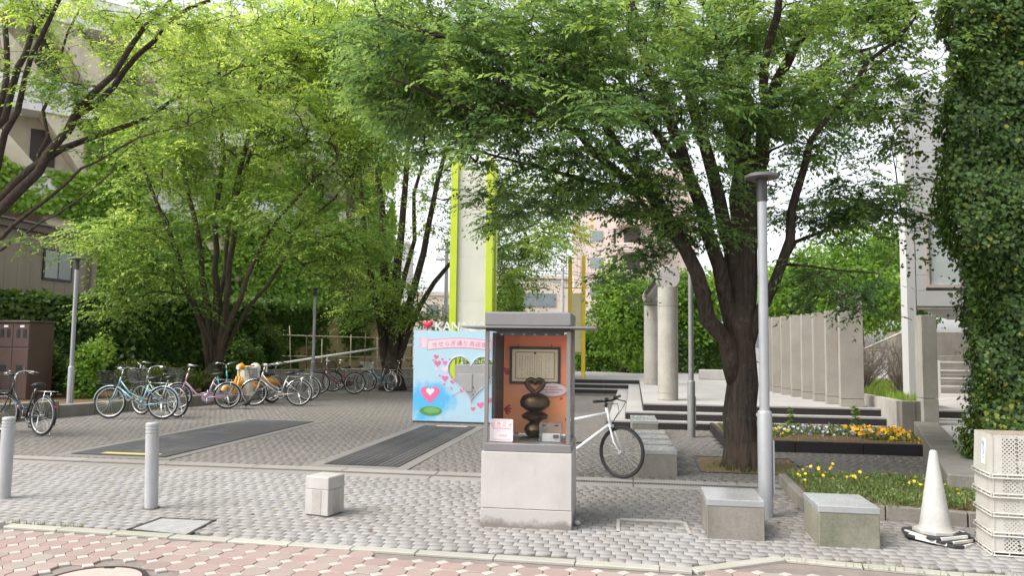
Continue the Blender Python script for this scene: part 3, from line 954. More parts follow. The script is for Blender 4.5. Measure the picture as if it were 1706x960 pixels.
for c_, s_2 in (((CXc, 0, CZc + bh / 2), (bw, .01)), ((CXc, 0, CZc - bh / 2), (bw, .01)), ((CXc - bw / 2, 0, CZc), (.01, bh)), ((CXc + bw / 2, 0, CZc), (.01, bh))):
    br.box((c_[0], yc - .0005, c_[2]), (s_2[0], .001, s_2[1]))
br.build("ornament_border", orn, paper)
tx = MB(); rg = random.Random(5)
cols = [(.135, .19, .0085), (.105, .215, .011), (.062, .20, .009), (.04, .20, .009), (.018, .20, .009), (-.004, .20, .009), (-.026, .20, .009), (-.048, .20, .009), (-.07, .185, .009), (-.095, .12, .007), (-.125, .20, .011), (-.148, .12, .012)]
for xo, ln, cw in cols:
    z = CZc + .095
    while z > CZc + .095 - ln:
        hh = cw * rg.uniform(.7, 1.0)
        if rg.random() < .93:
            tx.box((CXc + xo, yc - .0005, z - hh / 2), (cw * rg.uniform(.5, .8), .001, hh * .35)); tx.box((CXc + xo + rg.uniform(-.002, .002), yc - .0005, z - hh * .8), (cw * .28, .0008, hh * .5))
        z -= cw * 1.12
tx.build("ink_writing", ink, paper)["kind"] = "stuff"
MB().lathe([(.012, 0), (.012, .0015), (0, .0015)], 14, (CXc, yc - .0002, CZc + .118), M=Matrix.Rotation(PI / 2, 3, 'X')).build("crest", ink, paper)
for sx in (-.16, .16):
    MB().tube([(CXc + sx * 1.0, yc, CZc + CHc / 2), (CXc + sx, yc + .006, CZc + CHc / 2 + .03)], .004, 6).build("hanging_clip", M['chrome'], ct)
# oval message bubble
t = thing("message_card", "white oval paper bubble overlapping the certificate frame", "card", q, SR)
b = MB(); b.prism([(.135 * math.cos(a * 2 * PI / 36), .062 * math.sin(a * 2 * PI / 36)) for a in range(36)], 0, .004, lambda x, y, h: (.575 + x, yc - .018 - h, 1.172 + y))
o = b.build("card", mat("bubble_paper", (0.80, .68, .70), .7, mott=.04), t)
b = MB(); pk = mat("pink_ink", (0.60, .22, .26), .7)
for z, w_2 in ((1.198, .12), (1.173, .19), (1.148, .13)):
    x = .575 - w_2 / 2
    while x < .575 + w_2 / 2:
        b.box((x, yc - .0228, z), (.009, .001, .012)); x += .0135
b.build("print", pk, o)["kind"] = "stuff"
# bronze ornament: plain heart on rounded forms
t = thing("bronze_ornament", "dark bronze ornament topped by an open heart inside the showcase", "ornament", sc.matrix_world @ Vector((0, 0, 0)), SR)
t.location = q
bz = mat("bronze", (0.085, .058, .034), .4, metal=.85, mott=.25, scale=14, grain=60, bmp=.1)
ox, oy = .43, .40
b = MB(); b.lathe([(0, 0), (.12, 0), (.12, .012), (.06, .02), (.085, .045), (.10, .085), (.085, .125), (.05, .15), (.06, .165), (.115, .19), (.125, .215), (.09, .24), (.05, .25), (.085, .265), (.135, .30), (.142, .345), (.12, .39), (.07, .415), (0, .42)], 32, (ox, oy, zb + .002))
b.build("ornament_body", bz, t)
hp = heart2d(.155, 40)
b = MB(); b.tube([(ox + x, oy, zb + .49 + y) for x, y in hp], .022, 10, closed=True)
b.build("heart_ring", bz, t)
MB().box((ox + .02, oy - .02, zb + .006), (.3, .22, .012), ch=.003).build("plinth", M['steel_dark'], t)
# pink card and clear box standing inside the glass
t = thing("name_card", "small white and pink sign card standing behind the showcase glass", "sign", q, SR)
b = MB(); b.prism([(.10 * cx_ + .012 * math.cos(a), .088 * cz_ + .012 * math.sin(a)) for cx_, cz_, a0 in ((1, 1, 0), (-1, 1, PI / 2), (-1, -1, PI), (1, -1, 1.5 * PI)) for a in (a0, a0 + PI / 4, a0 + PI / 2)], 0, .006, lambda x, y, h: (.165 + x * .93, .09 - h, zb + .105 + y))
card = b.build("card", mat("card_white", (0.80, .74, .75), .5, mott=.03), t)
me = text_mesh("せきミィ", .052, .0006); me.materials.append(mat("card_pink", (0.78, .25, .38), .6))
link("lettering", me, None, card, (.165, .083, zb + .155))
b = MB(); b.box((.165, .0832, zb + .122), (.155, .001, .012))
for k in range(9): b.box((.097 + k * .017, .0832, zb + .19), (.008, .001, .008)); b.box((.097 + k * .017, .0832, zb + .022), (.010, .001, .010))
for k in range(6): b.box((.13 + k * .014, .0832, zb + .098), (.006, .001, .006)); b.box((.15 + k * .012, .0832, zb + .06), (.006, .001, .02))
b.build("print", mat("card_pink2", (0.78, .42, .52), .6), card)["kind"] = "stuff"
t = thing("acrylic_box", "clear acrylic box holding small white cards inside the showcase", "box", q, SR)
acr = glass("acrylic", (.93, .95, .95), .2)
for c_, s_2 in (((.60, .12, zb + .09), (.20, .004, .17)), ((.60, .26, zb + .09), (.20, .004, .17)), ((.502, .19, zb + .09), (.004, .136, .17)), ((.698, .19, zb + .09), (.004, .136, .17))):
    MB().box(c_, s_2).build("acrylic_pane", acr, t)
for sx in (.545, .655): MB().box((sx, .114, zb + .155), (.035, .006, .012)).build("clip", M['black'], t)
MB().box((.60, .20, zb + .04), (.16, .008, .075), rx=-.2).build("leaflet", mat("leaflet", (0.72, .70, .70), .6, mott=.1, scale=50), t)
MB().box((.645, .19, zb + .05), (.05, .006, .03), rx=-.2).build("leaflet_photo", M['steel_dark'], t)
# stone by the pedestal
p_ = sc.location + Vector((.86, .10, 0))
MBs = MB().lathe([(0, 0), (.025, .004), (.032, .02), (.018, .038), (0, .042)], 9, p_)
props(MBs.build("stone", M['granite_pale']), "small pale stone lying at the foot of the showcase", "stone")

# ================================================================== heart photo panel
q = G(687, 704)
MW, MHt = 1.83, 1.86
hp_ = thing("heart_photo_panel", "pale blue photo panel with a heart shaped opening and pink ribbon", "photo panel", q, TH)
def panel_with_hole(w_, h_, hole, depth):
    cu = bpy.data.curves.new("outline", 'CURVE'); cu.dimensions = '2D'; cu.fill_mode = 'BOTH'; cu.extrude = depth / 2
    for pts in ([(0, .035), (w_, .035), (w_, h_), (0, h_)], hole):
        s = cu.splines.new('POLY'); s.points.add(len(pts) - 1); s.use_cyclic_u = True
        for i, (x, y) in enumerate(pts): s.points[i].co = (x, y, 0, 1)
    o = bpy.data.objects.new("outline_source", cu); COL.objects.link(o); bpy.context.view_layer.update()
    dg = bpy.context.evaluated_depsgraph_get()
    me = bpy.data.meshes.new_from_object(o.evaluated_get(dg))
    bpy.data.objects.remove(o); bpy.data.curves.remove(cu)
    me.transform(Matrix.Translation((0, depth / 2, 0)) @ Matrix.Rotation(PI / 2, 4, 'X'))
    me.materials.clear()
    return me
HX, HZ, HW = 1.20, .97, .93
hole = [(HX + x, HZ + y * 1.06) for x, y in heart2d(HW, 60)]
m, n, b = nodes_of("panel_blue")
tc = n.nodes.new("ShaderNodeTexCoord"); sp = n.nodes.new("ShaderNodeSeparateXYZ"); n.links.new(tc.outputs["Object"], sp.inputs[0])
# printed brighter blue cloud in the lower corner of the artwork
a1 = N(n, "ShaderNodeVectorMath", operation='DISTANCE'); a1.inputs[1].default_value = (.35, 0, .42)
n.links.new(tc.outputs["Object"], a1.inputs[0])
nz = noise(n, 3.0, 4)
ad = n.nodes.new("ShaderNodeMath"); ad.operation = 'MULTIPLY_ADD'; ad.inputs[1].default_value = .9
n.links.new(nz, ad.inputs[0]); n.links.new(a1.outputs["Value"], ad.inputs[2])
c = mixc(n, ramp(n, ad.outputs[0], .75, 1.3), (0.10, .46, .78), (0.43, .62, .74))
c = mixc(n, ramp(n, noise(n, 14, 2), .66, .72, (0, 0, 0), (.5, .5, .5)), c, (0.55, .74, .84))
n.links.new(c, b.inputs["Base Color"]); b.inputs["Roughness"].default_value = .5
pan = link("panel_board", panel_with_hole(MW, MHt, hole, .09), m, hp_)
MB().box((MW / 2, .05, .018), (MW - .02, .12, .036)).build("base_rail", M['steel_dark'], hp_)
for x in (.25, 1.55): MB().box((x, .36, .4), (.05, .52, .05), rx=R(-50)).build("back_brace", M['steel'], hp_)
pinkp = mat("pink_pale", (0.80, .60, .66), .5, mott=.05)
pinkm = mat("pink_mid", (0.66, .17, .28), .45, mott=.05)
pinkh = mat("pink_hot", (0.76, .16, .36), .45, mott=.05)
redh = mat("red_gloss", (0.60, .03, .08), .22, mott=.08, bmp=0, coat=.5)
whitep = mat("print_white", (0.82, .78, .78), .5, mott=.03)
# ring round the opening
b = MB(); b.tube([(HX + x * 1.03, -.001, HZ + y * 1.09) for x, y in heart2d(HW, 60)], .022, 6, closed=True, flat=.25)
b.build("opening_rim", pinkp, pan)
# ribbon
def ribbon_z(x): return 1.565 + .05 * math.cos((x - .95) * 2.4)
b = MB(); xs = [.30 + i * (1.30 / 20) for i in range(21)]
for off, th_, mm_ in ((.082, .0, 0), ):
    pass
def ribbon(x0_, x1_, half, lift, nm, mm_, dz=0):
    b = MB(); xs = [x0_ + (x1_ - x0_) * i / 20 for i in range(21)]
    for a, c in zip(xs, xs[1:]):
        za, zc = ribbon_z(a) + dz, ribbon_z(c) + dz
        b.quad((a, -lift, za - half), (c, -lift, zc - half), (c, -lift, zc + half), (a, -lift, za + half))
    return b.build(nm, mm_, pan)
ribbon(.285, 1.605, .100, .002, "ribbon_edge", pinkm)
rb = ribbon(.295, 1.595, .088, .004, "ribbon", pinkp)
for x0_, x1_, s in ((.08, .31, 1), (1.58, 1.80, -1)):
    b = MB(); z = 1.62
    b.prism([(x0_, z - .09), (x1_, z - .05), (x1_, z + .11), (x0_, z + .085), (x0_ + .05 if s > 0 else x0_, z), ] if s > 0 else [(x0_, z - .05), (x1_, z - .09), (x1_ - .05, z), (x1_, z + .085), (x0_, z + .11)], 0, .0015, lambda x, y, h: (x, -h - .0002, y))
    b.build("ribbon_tail", mat("ribbon_tail", (0.77, .50, .58), .5), pan)
    b = MB(); b.prism([(x0_ + .1, z - .12), (x0_ + .19, z - .10), (x0_ + .16, z + .09), (x0_ + .07, z + .07)], 0, .003, lambda x, y, h: (x, -h - .0004, y))
    b.build("ribbon_fold", pinkp, pan)
txt = "せせらぎ通り商店街"
for i, chh in enumerate(txt):
    me = text_mesh(chh, .118, .0006); me.materials.append(pinkm)
    x = .44 + i * .128
    link("lettering", me, None, rb, (x, -.0055, ribbon_z(x) - .012), (0, -math.atan(-.12 * math.sin((x - .95) * 2.4)), 0))
# scattered printed hearts
for x, z, w_2, mm_ in ((.47, 1.33, .11, pinkm), (.60, 1.28, .06, pinkh), (.41, 1.26, .05, pinkh), (.50, 1.20, .15, pinkm), (.655, 1.21, .10, pinkh), (.75, 1.28, .05, pinkh), (.67, 1.08, .15, pinkp), (.49, 1.08, .08, pinkp), (.66, .90, .145, pinkh), (.55, .95, .05, pinkh),
                       (.82, .83, .10, pinkm), (.65, .78, .05, pinkm), (.80, .70, .05, pinkh), (.80, .93, .05, pinkm), (1.25, .30, .10, pinkm), (1.40, .38, .15, pinkh), (1.58, .48, .15, pinkm), (1.20, .41, .05, pinkp), (1.56, .33, .10, pinkp), (1.37, .24, .05, pinkp), (1.66, .63, .06, pinkh), (1.66, .36, .05, pinkh), (1.50, .50, .04, pinkp)):
    b = MB(); rr_ = random.uniform(-.3, .3)
    b.prism(heart2d(w_2, 20), 0, .003, lambda x_, y_, h: (x + x_ * math.cos(rr_) - y_ * math.sin(rr_), -h - .0005, z + x_ * math.sin(rr_) + y_ * math.cos(rr_)))
    b.prism(heart2d(w_2 * .3, 12), .003, .0036, lambda x_, y_, h: (x + x_ - w_2 * .2, -h - .0005, z + y_ + w_2 * .14)) if False else None
    b.build("heart_print", mm_, pan)
# arrow with a heart tip
b = MB(); a = R(28)
b.box((.92, -.002, .60), (.22, .002, .012), ry=-a)
b.prism(heart2d(.09, 18), 0, .003, lambda x_, y_, h: (1.02 + x_, -h - .001, .66 + y_))
b.build("arrow_print", pinkh, pan)
# plain printed motif: one large pink heart above a green leaf
b = MB(); b.prism(heart2d(.40, 36), 0, .002, lambda x_, y_, h: (.36 + x_, -h - .0004, .58 + y_)); b.build("heart_print", pinkh, pan)
b = MB(); b.prism(heart2d(.17, 28), 0, .0022, lambda x_, y_, h: (.36 + x_, -h - .002, .63 + y_)); b.build("heart_print", whitep, pan)
b = MB(); b.prism([(.235 * math.cos(i * PI / 16), .095 * math.sin(i * PI / 16)) for i in range(32)], 0, .002, lambda x_, y_, h: (.38 + x_, -h - .0006, .235 + y_)); b.build("leaf_print", mat("print_green", (0.09, .30, .07), .5, mott=.12), pan)
b = MB(); b.prism([(.17 * math.cos(i * PI / 16), .06 * math.sin(i * PI / 16)) for i in range(32)], 0, .002, lambda x_, y_, h: (.40 + x_, -h - .003, .25 + y_)); b.build("leaf_print", mat("print_green2", (0.18, .42, .12), .5, mott=.12), pan)
b = MB()
for k in range(4): b.box((.80 + k * .05, -.001, .13), (.03, .002, .035))
b.build("print", mat("print_soft", (0.55, .56, .68), .6), pan)["kind"] = "stuff"
# heart and capital letters along the top edge
b = MB()
hh_ = heart2d(.225, 36)
for i in range(5):
    t0 = i / 5; t1 = (i + 1) / 5
    f0 = math.sqrt(max(0, 1 - t0 ** 2.2)); f1 = math.sqrt(max(0, 1 - t1 ** 2.2))
    for sg in (-1, 1):
        n_2 = len(hh_); vs_ = [(.27 + x * f0, .045 + sg * .05 * t0, 1.985 + y * f0) for x, y in hh_] + [(.27 + x * f1, .045 + sg * .05 * t1, 1.985 + y * f1) for x, y in hh_]
        b.add(vs_, [(k, (k + 1) % n_2, (k + 1) % n_2 + n_2, k + n_2) if sg < 0 else (k + n_2, (k + 1) % n_2 + n_2, (k + 1) % n_2, k) for k in range(n_2)], True)
b.build("heart_ornament", redh, hp_)
MB().box((.27, .045, 1.90), (.012, .012, .08)).build("heart_pin", M['steel'], hp_)
for i, chh in enumerate("KANAZAWA"):
    me = text_mesh(chh, .255, .022); me.materials.append(M['white'])
    link("lettering", me, None, hp_, (.50 + i * .178 + (.02 if i > 5 else 0), .045, MHt + .084))

# ================================================================== lime gate tower behind the panel, and the yellow one farther off
lime = mat("lime_paint", (0.42, .52, .02), .4, mott=.08, scale=3, bmp=.03)
yelw = mat("yellow_paint", (0.72, .52, .03), .4, mott=.08, scale=3, bmp=.03)
def cloth_mat(name, col):
    m, n, b = nodes_of(name)
    c = mixc(n, ramp(n, wnoise(n, 1.3, 4, .6, (1, 1, .4)), .35, .65), [x * .88 for x in col], col)
    n.links.new(c, b.inputs["Base Color"]); b.inputs["Roughness"].default_value = .55
    tr = n.nodes.new("ShaderNodeBsdfTranslucent"); n.links.new(c, tr.inputs[0])
    mx = n.nodes.new("ShaderNodeMixShader"); mx.inputs[0].default_value = .45
    n.links.new(b.outputs[0], mx.inputs[1]); n.links.new(tr.outputs[0], mx.inputs[2]); n.links.new(mx.outputs[0], n.nodes["Material Output"].inputs[0])
    return m
def tower(label, p, w_, d_, h_, pw, m, panel_col, zp0, zp1, bolts):
    t = thing("gate_tower", label, "tower", p, TH, "slender coloured gate towers")
    for sx in (0, w_):
        for sy in (0, d_):
            x_ = pw / 2 if sx == 0 else w_ - pw / 2
            MB().box((x_, sy, h_ / 2), (pw, pw, h_), ch=.008).build("tower_post", m, t)
    pm2 = cloth_mat("tower_panel_" + m.name, panel_col)
    nz_ = 4
    for i in range(nz_):
        a, c = zp0 + (zp1 - zp0) * i / nz_, zp0 + (zp1 - zp0) * (i + 1) / nz_
        MB().box((w_ / 2, .0, (a + c) / 2), (w_ - 2 * pw - .004, .02, c - a - .006)).build("tower_panel", pm2, t)
    for i in range(3):
        z = zp0 + (zp1 - zp0) * i / 2
        MB().box((w_ / 2, d_ - .0, z + .001), (w_ - 2 * pw - .002, .05, .05)).build("cross_bar", m, t)
    for i in range(3):
        z = zp0 + (zp1 - zp0) * i / 2
        MB().tube([(pw, d_ - .06, z), (w_ - pw, d_ - .06, z + (zp1 - zp0) * .42)], .012, 6).build("diagonal_brace", M['white'], t)
    for k in range(bolts):
        z = 1.2 + k * .72
        for yy in (.0, d_): MB().cyl((w_ - .002, yy, z), (w_ + .035, yy, z), .018, n=8).build("bolt", M['steel'], t)
    return t
p = P(748, 600, 18.2)
tower("tall lime green tower with a cream panel rising behind the heart panel", (p.x, p.y, 0), 1.03, .45, 6.0, .17, lime, (0.86, .85, .77), 1.55, 5.75, 6)
# planter cabinet between the tower legs
t = thing("planter_cabinet", "grey cabinet planter topped with leafy plants seen through the heart", "planter", P(753, 640, 17.6), TH)
t.location.z = 0
MB().box((.50, .2, .58), (.86, .45, 1.10), ch=.01).build("cabinet_body", mat("cabinet_grey", (0.33, .325, .32), .6, mott=.1), t)
for x in (.30, .70): MB().box((x, -.03, .72), (.34, .012, .40), ch=.004).build("cabinet_panel", mat("cabinet_grey2", (0.37, .36, .355), .55, mott=.08), t)
for z in (.62, .45): MB().cyl((.50, -.045, z), (.50, -.028, z), .014, n=8).build("cabinet_knob", M['black'], t)
n_l = 260
pp = np.stack([RNG.uniform(.1, .92, n_l), RNG.uniform(0, .4, n_l), 1.13 + RNG.random(n_l) * .28], 1)
leaves_obj("leaves", LEAF_WIDE, pp, RNG.normal(0, 1, (n_l, 3)) + [0, -.3, .4], RNG.normal(0, .5, (n_l, 3)) + [0, -.5, .8], RNG.uniform(.06, .11, n_l), RNG.random(n_l), leafmat("potted_leaf", [(0.05, .12, .03), (0.14, .26, .06), (0.42, .50, .30)]), t)
p = P(946, 600, 27.5)
t2 = tower("yellow tower with a cream panel at the far steps", (p.x, p.y, .45), .60, .3, 4.35, .12, yelw, (0.88, .83, .62), .9, 3.0, 0)
for sx, sy, n_r in ((.10, .05, 5.7), (.33, .12, 5.95), (.56, .2, 5.65), (.70, .1, 5.6)):
    pass
orange = mat("ornament_orange", (0.72, .36, .05), .45, mott=.1)
for k in range(8):
    x = -.08 + k * .13; z = 4.9 + .32 * ((k * 37) % 5) / 4 + (.45 if k % 2 else 0)
    MB().cyl((x, .1, 3.6 if .05 < x < .6 else 3.2), (x, .1, z), .008, n=6).build("ornament_rod", M['white'], t2)
    for zz in (z, z - .24):
        MB().box((x, .1, zz), (.13, .03, .13), ry=PI / 4).build("diamond_ornament", orange, t2)
MB().box((.3, .1, 3.2), (.9, .03, .04)).build("ornament_rail", yelw, t2)

# ================================================================== round columns with drums and a steel beam
def round_col(p, h, label):
    t = thing("concrete_column", label, "column", p, 0, "round concrete columns carrying the steel beam")
    r = .215
    MB().lathe([(r - .008, 0), (r - .008, .012), (r, .014), (r, .15)], 40).build("column_base", M['concrete'], t)
    MB().lathe([(r - .007, .15), (r - .007, .158), (r, .16), (r, h - .42)], 40).build("column_shaft", M['concrete'], t)
    MB().lathe([(r - .007, h - .42), (r - .007, h - .412), (r, h - .41), (r, h), (0, h)], 40).build("column_head", M['concrete'], t)
    return t
CA, CB = G(1113, 667, .45), G(1085, 641, .45)
HA, HB_ = 2.42, 2.35
round_col(CA, HA, "round concrete column nearest the dark steps")
round_col(CB, HB_, "round concrete column farther back beside the round tree")
dirc = (CB - CA); dirc.z = 0; dirc.normalize()
beam = thing("steel_beam", "dark steel beam with round end drums laid across the round columns", "beam", CA + Vector((0, 0, HA)), math.atan2(dirc.y, dirc.x) - PI / 2)
Lc = (CB - CA).length
dr = mat("drum_concrete", (0.36, .35, .33), .8, mott=.15, bmp=.25)
for y in (0, Lc):
    MB().lathe([(0, -.16), (.245, -.16), (.26, -.145), (.26, .145), (.245, .16), (0, .16)], 32, (0, y, .20), M=Matrix.Rotation(PI / 2, 3, 'X'), smooth=False).build("end_drum", dr, beam)
bw_ = MB(); xo = -.12
bw_.box((xo, Lc / 2, .07), (.2, Lc - .30, .02)); bw_.box((xo, Lc / 2, .31), (.2, Lc - .30, .02)); bw_.box((xo, Lc / 2, .19), (.02, Lc - .30, .218))
bw_.build("beam_profile", mat("beam_grey", (0.20, .195, .19), .5, metal=.3), beam)
MB().tube([(.08, .1, .14), (.08, Lc - .1, .14)], .09, 14).build("beam_pipe", mat("beam_pale", (0.40, .39, .37), .5), beam)

# ================================================================== row of flat concrete pillars
pe0, pe1 = G(1419, 678, .45), G(1287, 652, .45)
npil = 8
lbs = ["flat concrete pillar closest to the retaining wall, whole front in view", "second flat pillar from the retaining wall, with a rust streak", "third flat concrete pillar counted from the retaining wall", "fourth flat concrete pillar counted from the retaining wall",
       "fifth flat concrete pillar counted from the retaining wall", "sixth flat concrete pillar counted from the retaining wall", "seventh flat concrete pillar counted from the retaining wall", "flat concrete pillar at the far end of the row"]
fin_a = MB(); fin_b = MB(); fin_c = MB()
fin_m = mat("concrete_fin", (0.31, .288, .255), .88, mott=.16, scale=2.0, grain=45, bmp=.3, streak=(3.0, 3.0, .15), streak_col=(.25, .225, .19), spec=.2)
fa = MB().box((0, 0, .075), (.43, .2, .15), ch=.006).mesh("pillar_base", fin_m)
fbm = MB().box((0, 0, .158 + .94), (.43, .2, 1.88), ch=.006).mesh("pillar_shaft", fin_m)
fc = MB().box((0, 0, 2.045 + .12), (.43, .2, .24), ch=.006).mesh("pillar_head", fin_m)
fb2 = MB().box((0, 0, .158 + .88), (.43, .2, 1.76), ch=.006).mesh("pillar_shaft_short", fin_m)
fj = MB().box((0, 0, 1.1), (.41, .18, 2.0)).mesh("pillar_core", M['granite_dark'])
pdir = (pe1 - pe0)
for i in range(npil):
    p = pe0 + pdir * (i / (npil - 1) if npil > 1 else 0)
    t = thing("concrete_pillar", lbs[i], "pillar", (p.x, p.y, .45), R(-13), "row of flat concrete pillars on the platform")
    for nm, me in ((("pillar_base", fa), ("pillar_shaft", fbm), ("pillar_head", fc), ("pillar_core", fj)) if i == 0 else (("pillar_base", fa), ("pillar_shaft", fb2))):
        link(nm, me, None, t)
    if i == 1:
        MB().box((.02, -.103, 1.45), (.03, .004, .75)).build("rust_streak", mat("rust", (0.20, .12, .07), .9, mott=.3), t)

# ================================================================== retaining wall of upright boards with a raised lawn behind
rw = thing("retaining_wall", "board marked concrete retaining wall at the end of the steps", "wall")
A0, A1 = G(1500, 728), None
A0 = Vector((7.0, 13.95, 0)); A1 = Vector((7.42, 17.2, 0))
dv = (A1 - A0); L = dv.length; dv.normalize(); rz_ = math.atan2(dv.y, dv.x)
nb_ = 11
for i in range(nb_):
    c = A0 + dv * (L * (i + .5) / nb_)
    MB().box((0, 0, .33), (L / nb_ - .006, .16, .66 + .004 * (i % 3)), ch=.006).build("wall_board", M['concrete'], rw, c + Vector((.08, .1, 0)), (0, 0, rz_))
for i in range(2):
    MB().box((0, 0, .33), (.235, .14, .665 + .004 * i), ch=.006).build("wall_board", M['concrete_dirty'], rw, A0 + Vector((.13 + .24 * i, -.02 - .02 * i, 0)), (0, 0, R(-6)))
lawn = MB()
lw = [(7.16, 14.1), (7.5, 17.3), (9.0, 26), (12.8, 26), (7.5, 14.1)]
lawn.prism(lw, -.02, .60)
struct("raised_ground", lawn, M['soil'])
gp = []
while len(gp) < 9000:
    x, y = random.uniform(7.1, 10.5), random.uniform(14, 23)
    if poly_in(lw, (x, y)): gp.append((x, y, .6))
LAWN_M = leafmat("lawn_blade", [(0.10, .20, .03), (0.20, .33, .05), (0.30, .36, .09)], .4, .6)
props(grass_patch("grass", gp, .06, .22, None, LAWN_M), "bright green grass on the raised ground behind the retaining wall", "grass")

# ================================================================== white panelled building, its pillar and the stair passage
wb = thing("panelled_building", "white panelled building with a window above the passage", "building")
wpn = mat("white_panel", (0.50, .50, .50), .5, mott=.05, scale=2, bmp=.06, streak=(3, 3, .3), streak_col=(.5, .5, .48))
BX, BY, BR = 7.78, 14.75, R(-6)
bd = Vector((math.cos(BR), math.sin(BR), 0)); bn = Vector((-math.sin(BR), math.cos(BR), 0))
def B(x, y, z): return Vector((BX, BY, 0)) + bd * x + bn * y + Vector((0, 0, z))
b = MB(); _w = [B(.02, .06, 0), B(5.0, .06, 0), B(5.0, .06, 0) + Vector((3.4, 6, 0)), B(.02, .06, 0) + Vector((4.0, 6, 0))]
b.prism([(p.x, p.y) for p in _w], 2.40, 6.6); b.build("building_core", mat("white_core", (0.5, .5, .49), .7), wb)
MB().box((0, 0, 0), (.16, .3, 6.6)).build("corner_column", wpn, wb, B(-.10, .12, 3.3), (0, 0, BR))
z = 2.42
win = (.18, 2.2, 2.78, 4.16)
while z < 6.5:
    for x in np.arange(0, 4.8, 1.2):
        segs = [(x, x + 1.2)]
        if z + .3 > win[2] and z < win[3]:
            segs = [(a, c) for a, c in ((x, min(x + 1.2, win[0])), (max(x, win[1]), x + 1.2)) if c - a > .02]
        for a, c in segs:
            MB().box((0, 0, 0), (c - a - .008, .05, .296), ch=.004).build("wall_panel", wpn, wb, B((a + c) / 2, 0, z + .15), (0, 0, BR))
    z += .3
wf = MB(); w0, w1, z0_, z1_ = win
for c_, s_2 in ((((w0 + w1) / 2, z0_ + .03), (w1 - w0, .06)), (((w0 + w1) / 2, z1_ - .03), (w1 - w0, .06)), ((w0 + .03, (z0_ + z1_) / 2), (.06, z1_ - z0_ - .12)), ((w1 - .03, (z0_ + z1_) / 2), (.06, z1_ - z0_ - .12)), (((w0 + w1) / 2, (z0_ + z1_) / 2), (.05, z1_ - z0_ - .12))):
    wf.box((c_[0], 0, c_[1]), (s_2[0], .07, s_2[1]))
o = wf.build("window", mat("window_frame_beige", (0.52, .45, .40), .5), wb, B(0, -.0, 0), (0, 0, BR))
b = MB(); b.box(((w0 + w1) / 2, .02, (z0_ + z1_) / 2), (w1 - w0 - .1, .01, z1_ - z0_ - .1))
b.build("pane", mat("frosted_pane", (0.50, .55, .55), .25, mott=.1, scale=1.5, bmp=0, spec=.7), o)
MB().box((0, 0, 0), (5.0, .3, .06)).build("soffit_edge", mat("soffit", (0.35, .33, .30), .7), wb, B(2.5, .14, 2.39), (0, 0, BR))
pl_ = thing("concrete_pier", "tall square concrete pier at the mouth of the passage", "pier", Vector((7.32, 13.75, 0)), R(-6))
MB().box((.13, .13, .36), (.26, .30, .72), ch=.008).build("pier_base", M['concrete'], pl_)
MB().box((.13, .13, .728 + .74), (.26, .30, 1.48), ch=.008).build("pier_shaft", M['concrete'], pl_)
# stairs and a railing at the end of the passage
st = thing("stairs", "grey concrete stairs at the far end of the passage", "stairs", Vector((11.3, 20.6, .4)), R(-10))
for k in range(6):
    MB().box((1.4, .3 * k + .2, .085 + .17 * k - .2), (3.4, .42, .17 + .4), ch=.006).build("step", M['concrete_dirty'], st)
MB().box((1.4, 2.6, .7), (3.4, .8, 2.0)).build("landing", M['concrete_dirty'], st)
rl = thing("railing", "pale metal railing before the passage stairs", "railing", Vector((10.8, 19.6, .42)), R(-10))
rm = mat("rail_pale", (0.55, .54, .52), .5)
for x in (.05, 1.2, 2.4): MB().box((x, 0, .45), (.06, .06, .9)).build("rail_post", rm, rl)
for z in (.25, .45, .65, .86): MB().box((1.25, 0, z), (2.5, .035, .04)).build("rail_bar", rm, rl)

